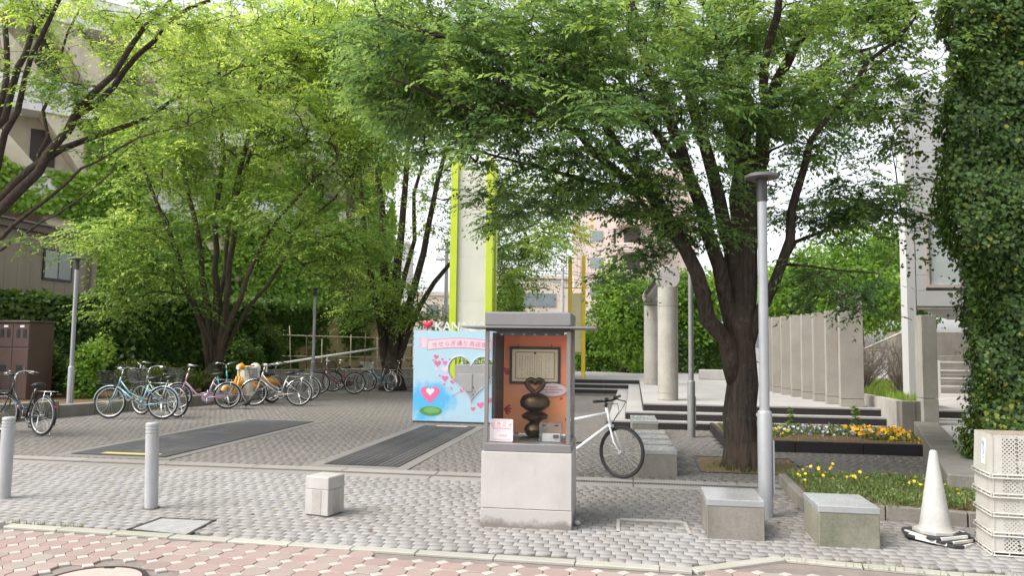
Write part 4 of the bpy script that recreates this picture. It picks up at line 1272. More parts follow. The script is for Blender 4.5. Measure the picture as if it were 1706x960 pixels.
# ================================================================== crates and cone
CR = math.atan2(*reversed((G(1706, 937) - G(1655, 927)).to_tuple()[:2]))
cl = mat("crate_plastic", (0.44, .425, .385), .6, mott=.12, scale=7, grain=90, bmp=.12, streak=(6, 6, 1), streak_col=(.34, .29, .22))
def crate_meshes():
    """An open plastic crate lying upside down: tapered lattice sides, solid ribs at the ends, a double rim."""
    W, D, Hh, tp = .62, .42, .335, .045
    def side(x, y, z):     # tapered position
        k = 1 - tp * 2 * (z / Hh) / 1.0
        return Vector((x * (W / 2) * (1 - tp * z / Hh), y * (D / 2) * (1 - tp * z / Hh), z))
    lat, solid, rim = MB(), MB(), MB()
    for face in range(4):
        horiz = face in (0, 2)
        sgn = -1 if face in (0, 3) else 1
        def F(s, z, o=0.0):
            if horiz:
                p = side(s, sgn, z); return p + Vector((0, sgn * o, 0))
            p = side(sgn, s, z); return p + Vector((sgn * o, 0, 0))
        def bar(s0, z0, s1, z1, w2, th, bld):
            a, c = F(s0, z0), F(s1, z1)
            d = (c - a).normalized(); nrm = Vector((0, sgn, 0)) if horiz else Vector((sgn, 0, 0))
            sd_ = d.cross(nrm).normalized() * w2
            bld.add([a - sd_ - nrm * th, a + sd_ - nrm * th, a + sd_, a - sd_, c - sd_ - nrm * th, c + sd_ - nrm * th, c + sd_, c - sd_], [(0, 1, 2, 3), (7, 6, 5, 4), (0, 4, 5, 1), (1, 5, 6, 2), (2, 6, 7, 3), (3, 7, 4, 0)])
        if horiz:
            cells = [(-.99, -.78, 0), (-.78, -.42, 1), (-.42, .42, 2), (.42, .78, 1), (.78, .99, 0)]
        else:
            cells = [(-.99, -.55, 3), (-.55, .55, 4), (.55, .99, 3)]
        for s0, s1, kind in cells:
            if kind == 0:
                bar((s0 + s1) / 2, .03, (s0 + s1) / 2, Hh - .005, (s1 - s0) * W / 4, .005, solid)
            elif kind in (1, 2):
                zz0, zz1 = .03, Hh - .01
                if kind == 2:
                    # lower solid band with cut letters, lattice above and a strip below
                    bar(s0, .115, s1, .115, .028, .005, solid)
                    for k in range(9):
                        s = s0 + (s1 - s0) * (k + .5) / 9
                        pq = F(s, .115, .001)
                        lat.box(pq, (.022, .004, .03))
                n_d = max(3, int((s1 - s0) * W / 2 / .03))
                hgt = zz1 - zz0
                width = (s1 - s0) * W / 2
                sp_ = .031
                kk = -int(hgt / sp_) - 1
                while kk * sp_ < width:
                    for dirn in (1, -1):
                        x0_, z_a, x1_, z_b = kk * sp_, 0, kk * sp_ + hgt, hgt
                        if x0_ < 0: z_a = -x0_; x0_ = 0
                        if x1_ > width: z_b = hgt - (x1_ - width); x1_ = width
                        if z_b > z_a + .004:
                            fa_ = (lambda q: s0 + (s1 - s0) * q / width) if dirn > 0 else (lambda q: s1 - (s1 - s0) * q / width)
                            bar(fa_(x0_), zz0 + z_a, fa_(x1_), zz0 + z_b, .0052, .003, lat)
                    kk += 1
                for s in (s0, s1): bar(s, .03, s, Hh - .01, .006, .007, solid)
            else:
                n_s = 4 if kind == 3 else 8
                for k in range(n_s):
                    s = s0 + (s1 - s0) * (k + .5) / n_s
                    if k % 2 == 0: bar(s, .03, s, Hh - .008, (s1 - s0) * D / 4 / n_s * 1.7, .004, solid)
                    else: bar(s, .03, s, Hh - .008, (s1 - s0) * D / 4 / n_s * .9, .010, solid)
        bar(-1, Hh - .01, 1, Hh - .01, .012, .008, solid)
        for z in (.006, .032):
            a, c = F(-1.02, z, .012), F(1.02, z, .012)
            rim.tube([a, c], .0065, 6)
        n_r = 7 if horiz else 5
        for k in range(n_r):
            s = -1 + 2 * k / (n_r - 1)
            rim.box((F(s, .019, .012)), (.008, .008, .028))
        bar(-1, .035, 1, .035, .006, .008, solid)
    # floor of the crate on top: grid of slats
    top = MB()
    k = 1 - tp
    top.box((0, 0, Hh - .006), (W * k - .012, D * k - .012, .008))
    for i in range(12):
        top.box((-W * k / 2 + W * k * (i + .5) / 12, 0, Hh), (.018, D * k - .03, .006))
    for i in range(7):
        top.box((0, -D * k / 2 + D * k * (i + .5) / 7, Hh + .0025), (W * k - .03, .016, .005))
    return lat, solid, rim, top
lat, solid, rim, top = crate_meshes()
m_lat, m_sol, m_rim, m_top = lat.mesh("crate_lattice", cl), solid.mesh("crate_wall", cl), rim.mesh("crate_rim", cl), top.mesh("crate_floor", mat("crate_floor", (0.33, .28, .22), .7, mott=.3, scale=9, bmp=.2))
cp = G(1655, 928)
CRZ = R(-14)
cxv = Vector((math.cos(CRZ), math.sin(CRZ), 0)); cyv = Vector((-math.sin(CRZ), math.cos(CRZ), 0))
ctr = cp + cxv * .32 + cyv * .22
labs = ["bottom crate of the white plastic crate stack, resting on the pavers", "second crate up in the upturned white plastic stack", "middle crate of the upturned white plastic stack", "crate under the topmost in the upturned plastic stack", "topmost upturned white plastic crate with a blue label"]
for i in range(5):
    t = thing("plastic_crate", labs[i], "crate", ctr + Vector((random.uniform(-.006, .006), random.uniform(-.006, .006), .004 + i * .148)), CRZ + random.uniform(-.012, .012), "upturned white plastic crates in one stack")
    for nm, me in (("crate_wall", m_sol), ("crate_lattice", m_lat), ("crate_rim", m_rim), ("crate_floor", m_top)):
        o = link(nm, me, None, t)
        if nm == "crate_lattice": o["kind"] = "stuff"
    if i == 4:
        o = MB().box((-.305, -.03, .19), (.003, .075, .20), ry=.05).build("label_sticker", mat("sticker_white", (0.75, .76, .78), .4, mott=.04), t)
        b = MB(); rg = random.Random(9)
        for k in range(11):
            b.box((-.3085 + .0009 * k * .0, -.03 + rg.uniform(-.006, .006), .11 + k * .0155), (.002, rg.uniform(.012, .03), .009), ry=.05)
        b.build("sticker_print", mat("sticker_blue", (0.08, .13, .42), .5), o)["kind"] = "stuff"
# cone on its heap of rubber weights
q = G(1562, 901)
cn = thing("traffic_cone", "scuffed white traffic cone beside the plastic crates", "traffic cone", q + Vector((0, .03, .075)), R(20))
cone_m = mat("cone_white", (0.40, .39, .37), .55, mott=.16, scale=10, grain=80, bmp=.15, streak=(9, 9, 3), streak_col=(.24, .22, .19))
MB().lathe([(.145, .0), (.15, .006), (.128, .03), (.118, .06), (.03, .655), (.022, .668), (0, .672)], 36).build("cone_body", cone_m, cn)
b = MB(); b.prism([(.17 * math.cos(a) * (1.05 if i % 2 else 1), .17 * math.sin(a)) for i, a in enumerate([k * PI / 4 for k in range(8)])], -.012, .012); b.build("cone_foot", cone_m, cn)
wm_ = [mat("weight_black", (0.03, .03, .034), .65, mott=.3, scale=14, bmp=.3), mat("weight_white", (0.62, .60, .56), .6, mott=.2, scale=12)]
wl_lab = ["topmost black rubber cone weight, right under the white cone", "worn middle cone weight with white edge in the heap", "lowest skewed cone weight lying on the pavers"]
for i in range(3):
    z = .058 - i * .022
    t = thing("cone_weight", wl_lab[i], "cone weight", q + Vector((.012 * i, .03 - .02 * i, z)), R(12 + 17 * i), "rubber weights heaped under the cone")
    t.rotation_euler = (R(1.5 * i), R(-2 + 3 * i), R(14 + 14 * i))
    b = MB(); sz_ = .40 + .02 * i
    b.prism([(sz_ / 2 * x * (1 if abs(x) == 1 else 1), sz_ / 2 * y) for x, y in ((-1, -.8), (-.8, -1), (.8, -1), (1, -.8), (1, .8), (.8, 1), (-.8, 1), (-1, .8))], -.010, .010); b.build("weight_plate", wm_[0], t)
    b = MB()
    for sx, sy, lx, ly in ((0, -1, .26, .03), (1, 0, .03, .2), (-1, 0, .03, .24)):
        b.box((sx * sz_ / 2 * .985, sy * sz_ / 2 * .985, .0005), (lx if sx == 0 else .018, ly if sy == 0 else .018, .0225))
    b.build("weight_stripe", wm_[1], t)["kind"] = "stuff"
b = MB()
b.tube([G(1590, 908) + Vector((0, 0, .02)), G(1610, 905) + Vector((0, 0, .03)), G(1640, 897) + Vector((0, 0, .015)), G(1625, 890) + Vector((0, 0, .012))], .012, 6, flat=.4)
props(b.build("rubber_scrap", wm_[0]), "torn scrap of black rubber between the cone and crates", "scrap")
# ================================================================== trees
def barkmat(name, col, lichen):
    m, n, b = nodes_of(name)
    fis = wnoise(n, 1.0, 6, .75, (26, 26, 3.2))
    c = mixc(n, ramp(n, fis, .34, .62), [x * .45 for x in col], [x * 1.35 for x in col])
    c = mixc(n, ramp(n, wnoise(n, 5, 5, .7), .56, .70, (0, 0, 0), (.55, .55, .55)), c, lichen)
    c = mixc(n, ramp(n, wnoise(n, 1.6, 4, .6), .45, .7, (0, 0, 0), (.4, .4, .4)), c, [col[0] * 1.5, col[1] * 1.25, col[2] * 1.0])
    n.links.new(c, b.inputs["Base Color"]); b.inputs["Roughness"].default_value = .95; b.inputs["Specular IOR Level"].default_value = .1
    bump(n, b, fis, 1.0, .03)
    return m
bark = barkmat("bark", (0.062, 0.050, 0.042), (.13, .135, .10))
bark2 = barkmat("bark_mossy", (0.08, .068, .052), (.085, .11, .04))
ZEL = [(0.050, .108, .036), (0.085, .165, .048), (0.13, .225, .052), (0.20, .315, .065)]
ZEL_L = [(0.068, .134, .032), (0.122, .214, .042), (0.205, .312, .058), (0.325, .43, .088)]
leaf_near = leafmat("zelkova_leaf_dark", ZEL, .42)
leaf_far = leafmat("zelkova_leaf_light", ZEL_L, .5)

def smooth_path(pts, step):
    pts = [Vector(p) for p in pts]
    out = []
    n = len(pts)
    for i in range(n - 1):
        p0, p1, p2, p3 = pts[max(i - 1, 0)], pts[i], pts[i + 1], pts[min(i + 2, n - 1)]
        L = (p2 - p1).length
        k = max(1, int(L / step))
        for j in range(k):
            t = j / k
            out.append(0.5 * ((2 * p1) + (p2 - p0) * t + (2 * p0 - 5 * p1 + 4 * p2 - p3) * t * t + (3 * p1 - p0 - 3 * p2 + p3) * t ** 3))
    out.append(pts[-1])
    return out

def grow_tree(name, label, limbs, blobs, leaf_m, bark_m, leaf=.06, spray=.6, nb=8, nl=14, sides=7, step=.3, group=None, twig_r=.0045, seed=1, near=False, thin=1.0, trunk_name="trunk"):
    """limbs: [(points, r0, r1)], the first one the trunk. blobs: [(centre, (rx, ry, rz), count)] ellipsoids where sprays of leaves hang."""
    rg = np.random.default_rng(seed)
    base = Vector(limbs[0][0][0])
    t = thing(name, label, "tree", base, 0, group)
    P_, par, lock = [], [], []
    chains = []
    for li, (pts, r0, r1) in enumerate(limbs):
        path = smooth_path(pts, step)
        n = len(path)
        ids = []
        if li > 0:
            A = np.array([tuple(p) for p in P_])
            j0 = int(np.argmin(np.linalg.norm(A - np.array(tuple(path[0])), axis=1)))
            prev = j0
        else:
            prev = -1
        wob = 0.0
        for i, p in enumerate(path):
            a = i / max(1, n - 1)
            q = p + Vector(rg.normal(0, .035 * (1 if li else .3) * min(1, i / 2.0), 3)) if 0 < i < n - 1 else p
            P_.append(q); par.append(prev); lock.append(r0 + (r1 - r0) * (a ** .8))
            prev = len(P_) - 1
            ids.append(prev)
        if li == 0:
            chains.append(ids)
        else:
            chains.append(ids)
    # sprays
    C = []
    for c, r, n in blobs:
        c = np.array(tuple(c)); n = int(n * thin)
        d = rg.normal(0, 1, (n, 3)); d /= np.linalg.norm(d, axis=1)[:, None]
        rad = rg.random(n) ** .45
        C.append(c + d * rad[:, None] * np.array(r))
    C = np.concatenate(C)
    # gather the sprays in layers so that gaps open between them
    ph = np.sin(C[:, 0] * 1.7 + seed) + np.sin(C[:, 1] * 1.5 + 2 * seed)
    kz = 2.5 / spray
    C[:, 2] += (1.05 / kz) * np.sin(C[:, 2] * kz + ph)
    A = np.array([tuple(p) for p in P_])
    nt_ = len(chains[0])
    dmin = np.array([np.min(np.linalg.norm(A[max(0, nt_ // 2):] - c, axis=1)) for c in C])
    order = np.argsort(dmin)
    cap = len(P_) + len(C) * 7 + 10
    AA = np.zeros((cap, 3)); AA[:len(A)] = A
    na = len(A)
    pen = np.zeros(cap); pen[:nt_] = 1.0          # avoid sprouting from the bare trunk
    outd = np.zeros((len(C), 3))
    ctr = np.array(tuple(limbs[0][0][-1]))
    for oi in order:
        c = C[oi]
        dd = AA[:na] - c
        dist = np.sqrt((dd ** 2).sum(1)) + pen[:na] * 2.0 + np.maximum(0, dd[:, 2]) * .7
        j = int(np.argmin(dist))
        p0 = AA[j]; L = np.linalg.norm(c - p0)
        out = c - ctr; out[2] *= .3
        on = out / max(np.linalg.norm(out), 1e-6)
        pj = par[j]
        tang = (p0 - AA[pj]) if pj >= 0 else np.array([0, 0, 1.0])
        tang = tang / max(np.linalg.norm(tang), 1e-6)
        ctl = p0 + (tang * .55 + on * .2 + np.array([0, 0, .25])) * L * .5
        k = int(min(6, max(2, L / .22)))
        prev = j
        ids = [j]
        for i in range(1, k + 1):
            s = i / k
            q = p0 * (1 - s) ** 2 + ctl * 2 * s * (1 - s) + c * s * s + rg.normal(0, .02, 3) * (1 if i < k else 0)
            P_.append(Vector(q)); par.append(prev); lock.append(0.0)
            AA[na] = q; na += 1
            prev = len(P_) - 1
            ids.append(prev)
        chains.append(ids)
        e = c - np.array(tuple(P_[ids[-2]])) if k > 0 else on
        e[2] *= .35
        outd[oi] = e / max(np.linalg.norm(e), 1e-6)
    cnt = np.zeros(len(P_))
    for i in range(len(P_) - 1, -1, -1):
        cnt[i] += 1
        if par[i] >= 0: cnt[par[i]] += cnt[i]
    rad = [max(lock[i], min(.09, twig_r * (cnt[i] / 3.0) ** .42) if lock[i] == 0 else 0) for i in range(len(P_))]
    tr = MB(); br_ = MB()
    for ci, ids in enumerate(chains):
        pts = [P_[i] - base for i in ids]
        rr = [rad[i] for i in ids]
        if ci < len(limbs):
            (tr if ci == 0 else br_).tube(pts, rr, (14 if ci == 0 else sides), True)
        else:
            rr[0] = min(rr[0], rr[1] * 1.3)
            rr[-1] = max(twig_r * .5, rr[-1] * .5)
            br_.tube(pts, rr, 4 if not near else 5, False)
    # root flare
    to = tr.build(trunk_name, bark_m, t)
    # leafy sprays: fans of branchlets with leaves on either side
    n = len(C)
    az = np.arctan2(outd[:, 1], outd[:, 0])
    bl_pos, bl_dir, bl_n, bl_s, bl_t = [], [], [], [], []
    ctint = np.clip(.5 + .22 * rg.normal(0, 1, n) + .12 * (C[:, 2] - C[:, 2].mean()) / max(.5, C[:, 2].std()), 0, 1)
    tw_p = []
    for b_i in range(nb):
        a = az + rg.uniform(-1.5, 1.5, n)
        ln = spray * rg.uniform(.45, 1.0, n)
        start = C + rg.normal(0, spray * .10, (n, 3))
        tilt = rg.normal(.05, .22, n)
        bd_ = np.stack([np.cos(a) * np.cos(tilt), np.sin(a) * np.cos(tilt), np.sin(tilt)], 1)
        droop = rg.uniform(.15, .45, n)
        if near or True:
            tw_p.append((start, bd_, ln, droop))
        for l_i in range(nl):
            s = (l_i + rg.random(n)) / nl
            p = start + bd_ * (ln * s)[:, None]
            p[:, 2] -= droop * ln * s * s
            sg = 1 if l_i % 2 else -1
            la = a + sg * rg.uniform(.55, 1.15, n)
            lt = tilt - droop * s - rg.uniform(-.1, .55, n)
            d = np.stack([np.cos(la) * np.cos(lt), np.sin(la) * np.cos(lt), np.sin(lt)], 1)
            nn = np.stack([rg.normal(0, .35, n), rg.normal(0, .35, n), np.ones(n)], 1)
            bl_pos.append(p); bl_dir.append(d); bl_n.append(nn)
            bl_s.append(leaf * rg.uniform(.5, 1.35, n) * (1.0 - .35 * s))
            bl_t.append(np.clip(ctint + rg.normal(0, .12, n) + .15 * s, 0, 1))
    pos = np.concatenate(bl_pos) - np.array(tuple(base))
    v, sz, ix, tt = leaves_arr(LEAF_SLIM, pos, np.concatenate(bl_dir), np.concatenate(bl_n), np.concatenate(bl_s), np.concatenate(bl_t))
    cr = link("crown", np_mesh("crown", v, sz, ix, leaf_m, tt), None, t)
    cr["kind"] = "stuff"
    # thin branchlets as three-sided twigs
    if near:
        st = np.concatenate([x[0] for x in tw_p]); bd_ = np.concatenate([x[1] for x in tw_p]); ln = np.concatenate([x[2] for x in tw_p]); dr_ = np.concatenate([x[3] for x in tw_p])
        mid = st + bd_ * (ln * .5)[:, None]; mid[:, 2] -= dr_ * ln * .25
        tv_ = [(0, -.0035, 0), (0, .0035, 0), (1, 0, 0)]
        side_ = np.cross(bd_, np.array([0, 0, 1.0])); side_ = unit(side_); upv = np.cross(side_, bd_)
        q0 = st - np.array(tuple(base))
        va, sa, ia, ta = stamp(tv_, [(0, 1, 2)], q0, bd_ * (ln * .8)[:, None], side_, upv, np.zeros(len(st)))
        vb, sb, ib, tb = stamp([(0, 0, -.0035), (0, 0, .0035), (1, 0, 0)], [(0, 1, 2)], q0, bd_ * (ln * .8)[:, None], side_, upv, np.zeros(len(st)))
        tw = link("twig", np_mesh("twig", np.concatenate([va, vb]), np.concatenate([sa, sb]), np.concatenate([ia, ib + len(va)]), bark_m), None, t)
        tw["kind"] = "stuff"
    bo = br_.build("branch", bark_m, t)
    bo["kind"] = "stuff"
    return t

def LP(pts, d0, d1=None):
    """A limb seen in the photograph: spots with the distance running from d0 to d1."""
    d1 = d0 if d1 is None else d1
    n = len(pts)
    return [P(x, y, d0 + (d1 - d0) * i / (n - 1)) for i, (x, y) in enumerate(pts)]
def BL(px, py, d, rx, ry, rd, n):
    k = d / FPX
    return (P(px, py, d), (rx * k, rd, ry * k), n)

# the big zelkova by the lamp post
D = 10.2
limbs = [(LP([(1238, 790), (1237, 775), (1236, 740), (1234, 690), (1233, 640), (1233, 580), (1236, 500), (1241, 420), (1246, 350), (1250, 280)], D), .245, .15),
         (LP([(1228, 640), (1208, 570), (1178, 490), (1145, 420), (1105, 345), (1058, 270), (1000, 195), (930, 140), (850, 105), (740, 65), (630, 25)], D, 8.4), .13, .02),
         (LP([(1228, 560), (1208, 480), (1180, 390), (1150, 290), (1115, 200), (1078, 100), (1050, -20)], D, 9.4), .12, .045),
         (LP([(1232, 500), (1215, 420), (1198, 340), (1172, 240), (1146, 130), (1130, 20), (1120, -80)], D, 9.8), .12, .05),
         (LP([(1246, 350), (1243, 270), (1238, 190), (1242, 80), (1255, -60)], D, 10.6), .13, .06),
         (LP([(1247, 360), (1262, 270), (1284, 180), (1312, 100), (1362, 30), (1440, -40)], D, 10.0), .12, .045),
         (LP([(1240, 600), (1262, 530), (1290, 470), (1314, 400), (1336, 320), (1358, 235), (1410, 150), (1520, 35)], D, 9.4), .085, .02),
         (LP([(1240, 430), (1226, 330), (1212, 220), (1200, 90), (1190, -60)], D, 11.0), .11, .05),
         (LP([(1180, 492), (1140, 412), (1085, 347), (1000, 306), (890, 270), (790, 250)], D, 9.2), .06, .012),
         (LP([(1150, 430), (1080, 330), (990, 250), (880, 195), (760, 165), (650, 130)], D, 7.6), .075, .012),
         (LP([(1292, 465), (1330, 405), (1400, 360), (1490, 330)], D, 10.6), .04, .01),
         (LP([(1252, 290), (1275, 200), (1280, 100), (1300, -20)], D, 8.8), .09, .04),
         (LP([(1250, 300), (1225, 200), (1210, 100), (1160, -20)], D, 9.2), .08, .035),
         (LP([(1150, 290), (1100, 230), (1040, 150), (980, 60), (940, -20)], 9.8, 9.0), .06, .02),
         (LP([(1284, 180), (1320, 150), (1390, 100), (1480, 70)], 10, 9.6), .05, .015),
         (LP([(1300, 440), (1340, 440), (1400, 445), (1460, 455)], D, 9.3), .024, .008),
         (LP([(1120, 370), (1040, 350), (960, 345), (880, 335)], 9.9, 10.6), .035, .01)]
blobs = [BL(1240, 40, 10, 330, 130, 2.4, 175), BL(1010, 100, 9.3, 260, 130, 2.0, 150), BL(790, 165, 8.8, 180, 110, 1.6, 125), BL(690, 90, 8.9, 150, 110, 1.5, 75),
         BL(990, 290, 9.4, 190, 55, 1.4, 75), BL(1400, 110, 10.2, 170, 120, 2, 90), BL(1400, 300, 10.3, 140, 85, 1.5, 52), BL(1390, 460, 9.4, 80, 32, .8, 15), BL(860, 330, 10.2, 80, 40, 1.0, 16),
         BL(1130, 400, 9.8, 90, 60, 1.2, 26), BL(1260, 210, 9, 200, 120, 1.2, 60), BL(880, 40, 9, 250, 70, 1.6, 70), BL(1480, 60, 10, 120, 90, 1.5, 24), BL(650, 210, 9.2, 60, 60, 1, 12), BL(1060, 440, 10.4, 60, 26, .8, 10), BL(1440, 390, 10, 100, 32, 1.0, 16),
         BL(1000, 180, 8, 260, 100, 1.0, 50)]
big = grow_tree("zelkova_tree", "big dark zelkova tree with many limbs beside the lamp post", limbs, blobs, leaf_near, bark, leaf=.083, spray=.54, nb=9, nl=14, sides=9, group="zelkova trees of the plaza", near=True, seed=3, thin=1.2)
# flaring roots
b = MB()
for k in range(9):
    a = k * 2 * PI / 9 + .3
    bx = Vector((math.cos(a), math.sin(a), 0))
    b.tube([bx * .10 + Vector((0, 0, .40)), bx * .19 + Vector((0, 0, .12)), bx * (.30 + .04 * (k % 3)) + Vector((0, 0, -.03))], [.14, .10, .045], 8)
o = b.build("root_flare", bark, big); o["kind"] = "stuff"

# the zelkova at the planter, left of the bicycles
D = 22.5
limbs = [(LP([(354, 652), (355, 620), (357, 595), (358, 575)], D), .31, .12),
         (LP([(352, 628), (345, 585), (325, 510), (300, 430), (270, 360), (245, 290), (225, 250)], D, 21.5), 0.108, .04),
         (LP([(355, 628), (352, 580), (345, 500), (335, 420), (318, 330), (300, 250), (300, 120)], D, 22), 0.108, .05),
         (LP([(357, 628), (358, 575), (362, 480), (360, 380), (372, 260), (372, 180), (360, 80)], D, 23), 0.115, .05),
         (LP([(360, 628), (364, 575), (378, 480), (388, 400), (392, 320), (420, 200), (440, 100)], D, 22), 0.108, .05),
         (LP([(361, 628), (368, 580), (400, 500), (425, 430), (470, 360), (520, 300), (560, 270)], D, 21.5), 0.094, .04),
         (LP([(363, 628), (372, 590), (420, 510), (470, 440), (500, 375), (560, 330), (600, 250)], D, 23), 0.072, .03),
         (LP([(358, 628), (360, 560), (375, 420), (400, 300), (450, 190), (520, 80)], D, 24), 0.086, .04),
         (LP([(354, 628), (350, 570), (300, 470), (240, 420), (190, 390)], D, 21), 0.050, .02)]
blobs = [BL(390, 120, 22.5, 190, 150, 3, 150), BL(520, 140, 22, 130, 150, 2.5, 95), BL(300, 300, 21.5, 130, 80, 2.2, 60), BL(210, 420, 21, 90, 45, 1.6, 40), BL(490, 340, 21.5, 130, 70, 2.4, 50), BL(570, 430, 22, 90, 60, 2.2, 40), BL(250, 490, 20.8, 90, 28, 1.4, 26),
         BL(250, 180, 22, 90, 80, 2, 38), BL(600, 250, 22.5, 90, 110, 2, 50), BL(560, 40, 22, 120, 70, 2, 60), BL(400, 190, 20.5, 150, 60, 1, 46), BL(480, 60, 23, 200, 60, 2, 50)]
grow_tree("zelkova_tree", "bright green zelkova tree in the planter behind the pink bicycle", limbs, blobs, leaf_far, bark2, leaf=.13, spray=1.15, nb=9, nl=14, group="zelkova trees of the plaza", seed=5, twig_r=.009, step=.6, thin=1.5)

# the zelkova at the far corner behind the heart panel
D = 26.5
limbs = [(LP([(654, 655), (654, 630), (653, 605), (652, 580)], D), .52, .2),
         (LP([(648, 630), (640, 590), (628, 520), (615, 440), (605, 350), (600, 280)], D, 26), .17, .05),
         (LP([(650, 630), (646, 575), (642, 480), (640, 390), (632, 300), (620, 180)], D, 27), .22, .06),
         (LP([(653, 630), (654, 575), (660, 480), (668, 390), (675, 300), (690, 180)], D, 26), .22, .06),
         (LP([(656, 630), (660, 580), (685, 500), (705, 420), (722, 340), (740, 260), (770, 160)], D, 27), .18, .05),
         (LP([(658, 630), (665, 595), (700, 510), (750, 440), (820, 400), (900, 370)], D, 26), .14, .03),
         (LP([(652, 630), (650, 560), (690, 400), (690, 320), (720, 220)], D, 28), .14, .05)]
blobs = [BL(680, 160, 27, 150, 160, 3, 120), BL(600, 420, 26, 70, 90, 2, 50), BL(860, 420, 26, 80, 70, 2.2, 46), BL(900, 370, 26.5, 70, 40, 2, 26), BL(640, 500, 25.4, 60, 24, 1.4, 16), BL(840, 490, 26, 60, 22, 1.6, 16), BL(760, 330, 27, 90, 80, 2.4, 28), BL(700, 505, 25.8, 40, 18, 1, 9), BL(860, 300, 28, 120, 80, 2, 40)]
grow_tree("zelkova_tree", "thick trunked zelkova tree at the corner behind the heart panel", limbs, blobs, leaf_far, bark, leaf=.15, spray=1.25, nb=9, nl=13, group="zelkova trees of the plaza", seed=8, twig_r=.011, step=.7, thin=1.5)

# the zelkova whose limbs reach in from beyond the brown building
D = 12.5
tb = Vector((-9.9, 12.3, 0))
fork = P(-75, 430, D)
limbs = [([tb, tb + Vector((.05, 0, .8)), tb.lerp(fork, .6) + Vector((.0, 0, .3)), fork], .34, .27),
         (LP([(-70, 432), (0, 345), (60, 285), (112, 215), (185, 125), (240, 50), (300, -20)], D, 11.6), 0.101, 0.029),
         (LP([(-70, 430), (0, 335), (50, 285), (135, 195), (230, 95), (280, 45), (350, 0)], D, 12), 0.094, 0.029),
         (LP([(-65, 430), (0, 342), (55, 284), (100, 246), (160, 228), (240, 195), (320, 150), (430, 108)], D, 12.8), 0.101, 0.006),
         (LP([(-70, 440), (0, 396), (75, 332), (165, 262), (230, 232), (310, 205), (390, 200)], D, 11.4), 0.050, 0.004),
         (LP([(-60, 410), (0, 195), (35, 115), (75, 20), (100, -60)], D, 12.5), 0.086, 0.036),
         (LP([(-50, 400), (5, 225), (32, 150), (62, 60), (115, -20)], D, 11.4), 0.072, 0.029),
         (LP([(-80, 445), (0, 412), (70, 370), (150, 322), (195, 258), (232, 230)], D, 11), 0.036, 0.004),
         (LP([(-80, 430), (-20, 250), (10, 110), (20, -40)], D, 13), 0.086, 0.036),
         (LP([(60, 284), (85, 150), (110, 60), (150, -20)], 12.4, 13), 0.036, 0.014)]
blobs = [BL(90, 110, 12, 120, 60, 1.4, 34), BL(230, 60, 12, 120, 60, 1.4, 46), BL(60, 20, 12, 120, 60, 1.6, 40), BL(210, 165, 12.4, 80, 40, 1.2, 24), BL(320, 180, 12.4, 70, 50, 1, 22), BL(130, 230, 11.6, 50, 30, .8, 8), BL(330, 60, 12, 80, 60, 1.3, 28), BL(40, 400, 11.6, 18, 12, .3, 3), BL(-90, 120, 12, 120, 120, 2, 40), BL(430, 60, 12, 60, 50, 1, 14), BL(390, 160, 12.0, 50, 40, 1.2, 22), BL(300, 205, 11.6, 50, 22, .7, 8)]
grow_tree("zelkova_tree", "zelkova tree whose long bare limbs reach in past the brown building", limbs, blobs, leaf_far, bark, leaf=.085, spray=.62, nb=8, nl=14, sides=8, group="zelkova trees of the plaza", near=True, seed=11, thin=.85)

# ------------------------------------------------------------------ bushy trees, hedges, ivy: leaf by leaf on real bodies
def leafy_blob(name, label, cat, centre, rad, n, size, m, group=None, trunk=None, seed=0, lumps=14, tpl=LEAF_WIDE, zmin=0.0, shell=.55):
    rg = np.random.default_rng(seed)
    c0 = Vector(centre)
    t = thing(name, label, cat, (c0.x, c0.y, zmin), 0, group)
    rad = np.array(rad)
    # lumps of foliage of their own size around the crown
    lc = rg.normal(0, 1, (lumps, 3)); lc = unit(lc) * (rg.random((lumps, 1)) ** .5) * .68
    lr = rg.uniform(.30, .52, lumps)
    w_ = lr ** 2 / (lr ** 2).sum()
    which = rg.choice(lumps, n, p=w_)
    d = unit(rg.normal(0, 1, (n, 3)))
    rr = lr[which] * (shell + (1 - shell) * rg.random(n)) * rg.normal(1, .08, n)
    p = lc[which] + d * rr[:, None]
    keep = p[:, 2] > -1.0
    p, d, which = p[keep], d[keep], which[keep]
    n = len(p)
    pos = p * rad + np.array([0, 0, c0.z - zmin])
    ok = pos[:, 2] > .03
    pos, d, which = pos[ok], d[ok], which[ok]; n = len(pos)
    dirs = d * .7 + rg.normal(0, .6, (n, 3)) + np.array([0, 0, -.35])
    nr = d + rg.normal(0, .5, (n, 3)) + np.array([0, 0, .5])
    lt = rg.normal(.5, .16, lumps)
    tint = np.clip(lt[which] + rg.normal(0, .16, n), 0, 1)
    leaves_obj("foliage", tpl, pos, dirs, nr, size * rg.uniform(.65, 1.3, n), tint, m, t)
    if trunk:
        b = MB(); h = c0.z - zmin
        b.tube([(0, 0, -.1), (.02, 0, h * .5), (0, .03, h)], [trunk, trunk * .8, trunk * .5], 9)
        for k in range(7):
            a = k * 2.4
            e = Vector((math.cos(a) * rad[0] * .6, math.sin(a) * rad[1] * .6, h + rad[2] * (.1 + .08 * k)))
            b.tube([(0, 0, h * .55), Vector((0, 0, h * .8)).lerp(e, .5), e], [trunk * .5, trunk * .3, trunk * .1], 6)
        b.build("trunk", bark, t)
    return t
gl_mid = leafmat("leaf_mid", [(0.03, .07, .012), (0.065, .135, .02), (0.11, .20, .03)], .35)
gl_fresh = leafmat("leaf_fresh", [(0.055, .12, .014), (0.11, .22, .025), (0.20, .32, .05)], .42)
gl_dark = leafmat("leaf_dark", [(0.034, .076, .018), (0.075, .145, .028), (0.14, .225, .05)], .34, .38)
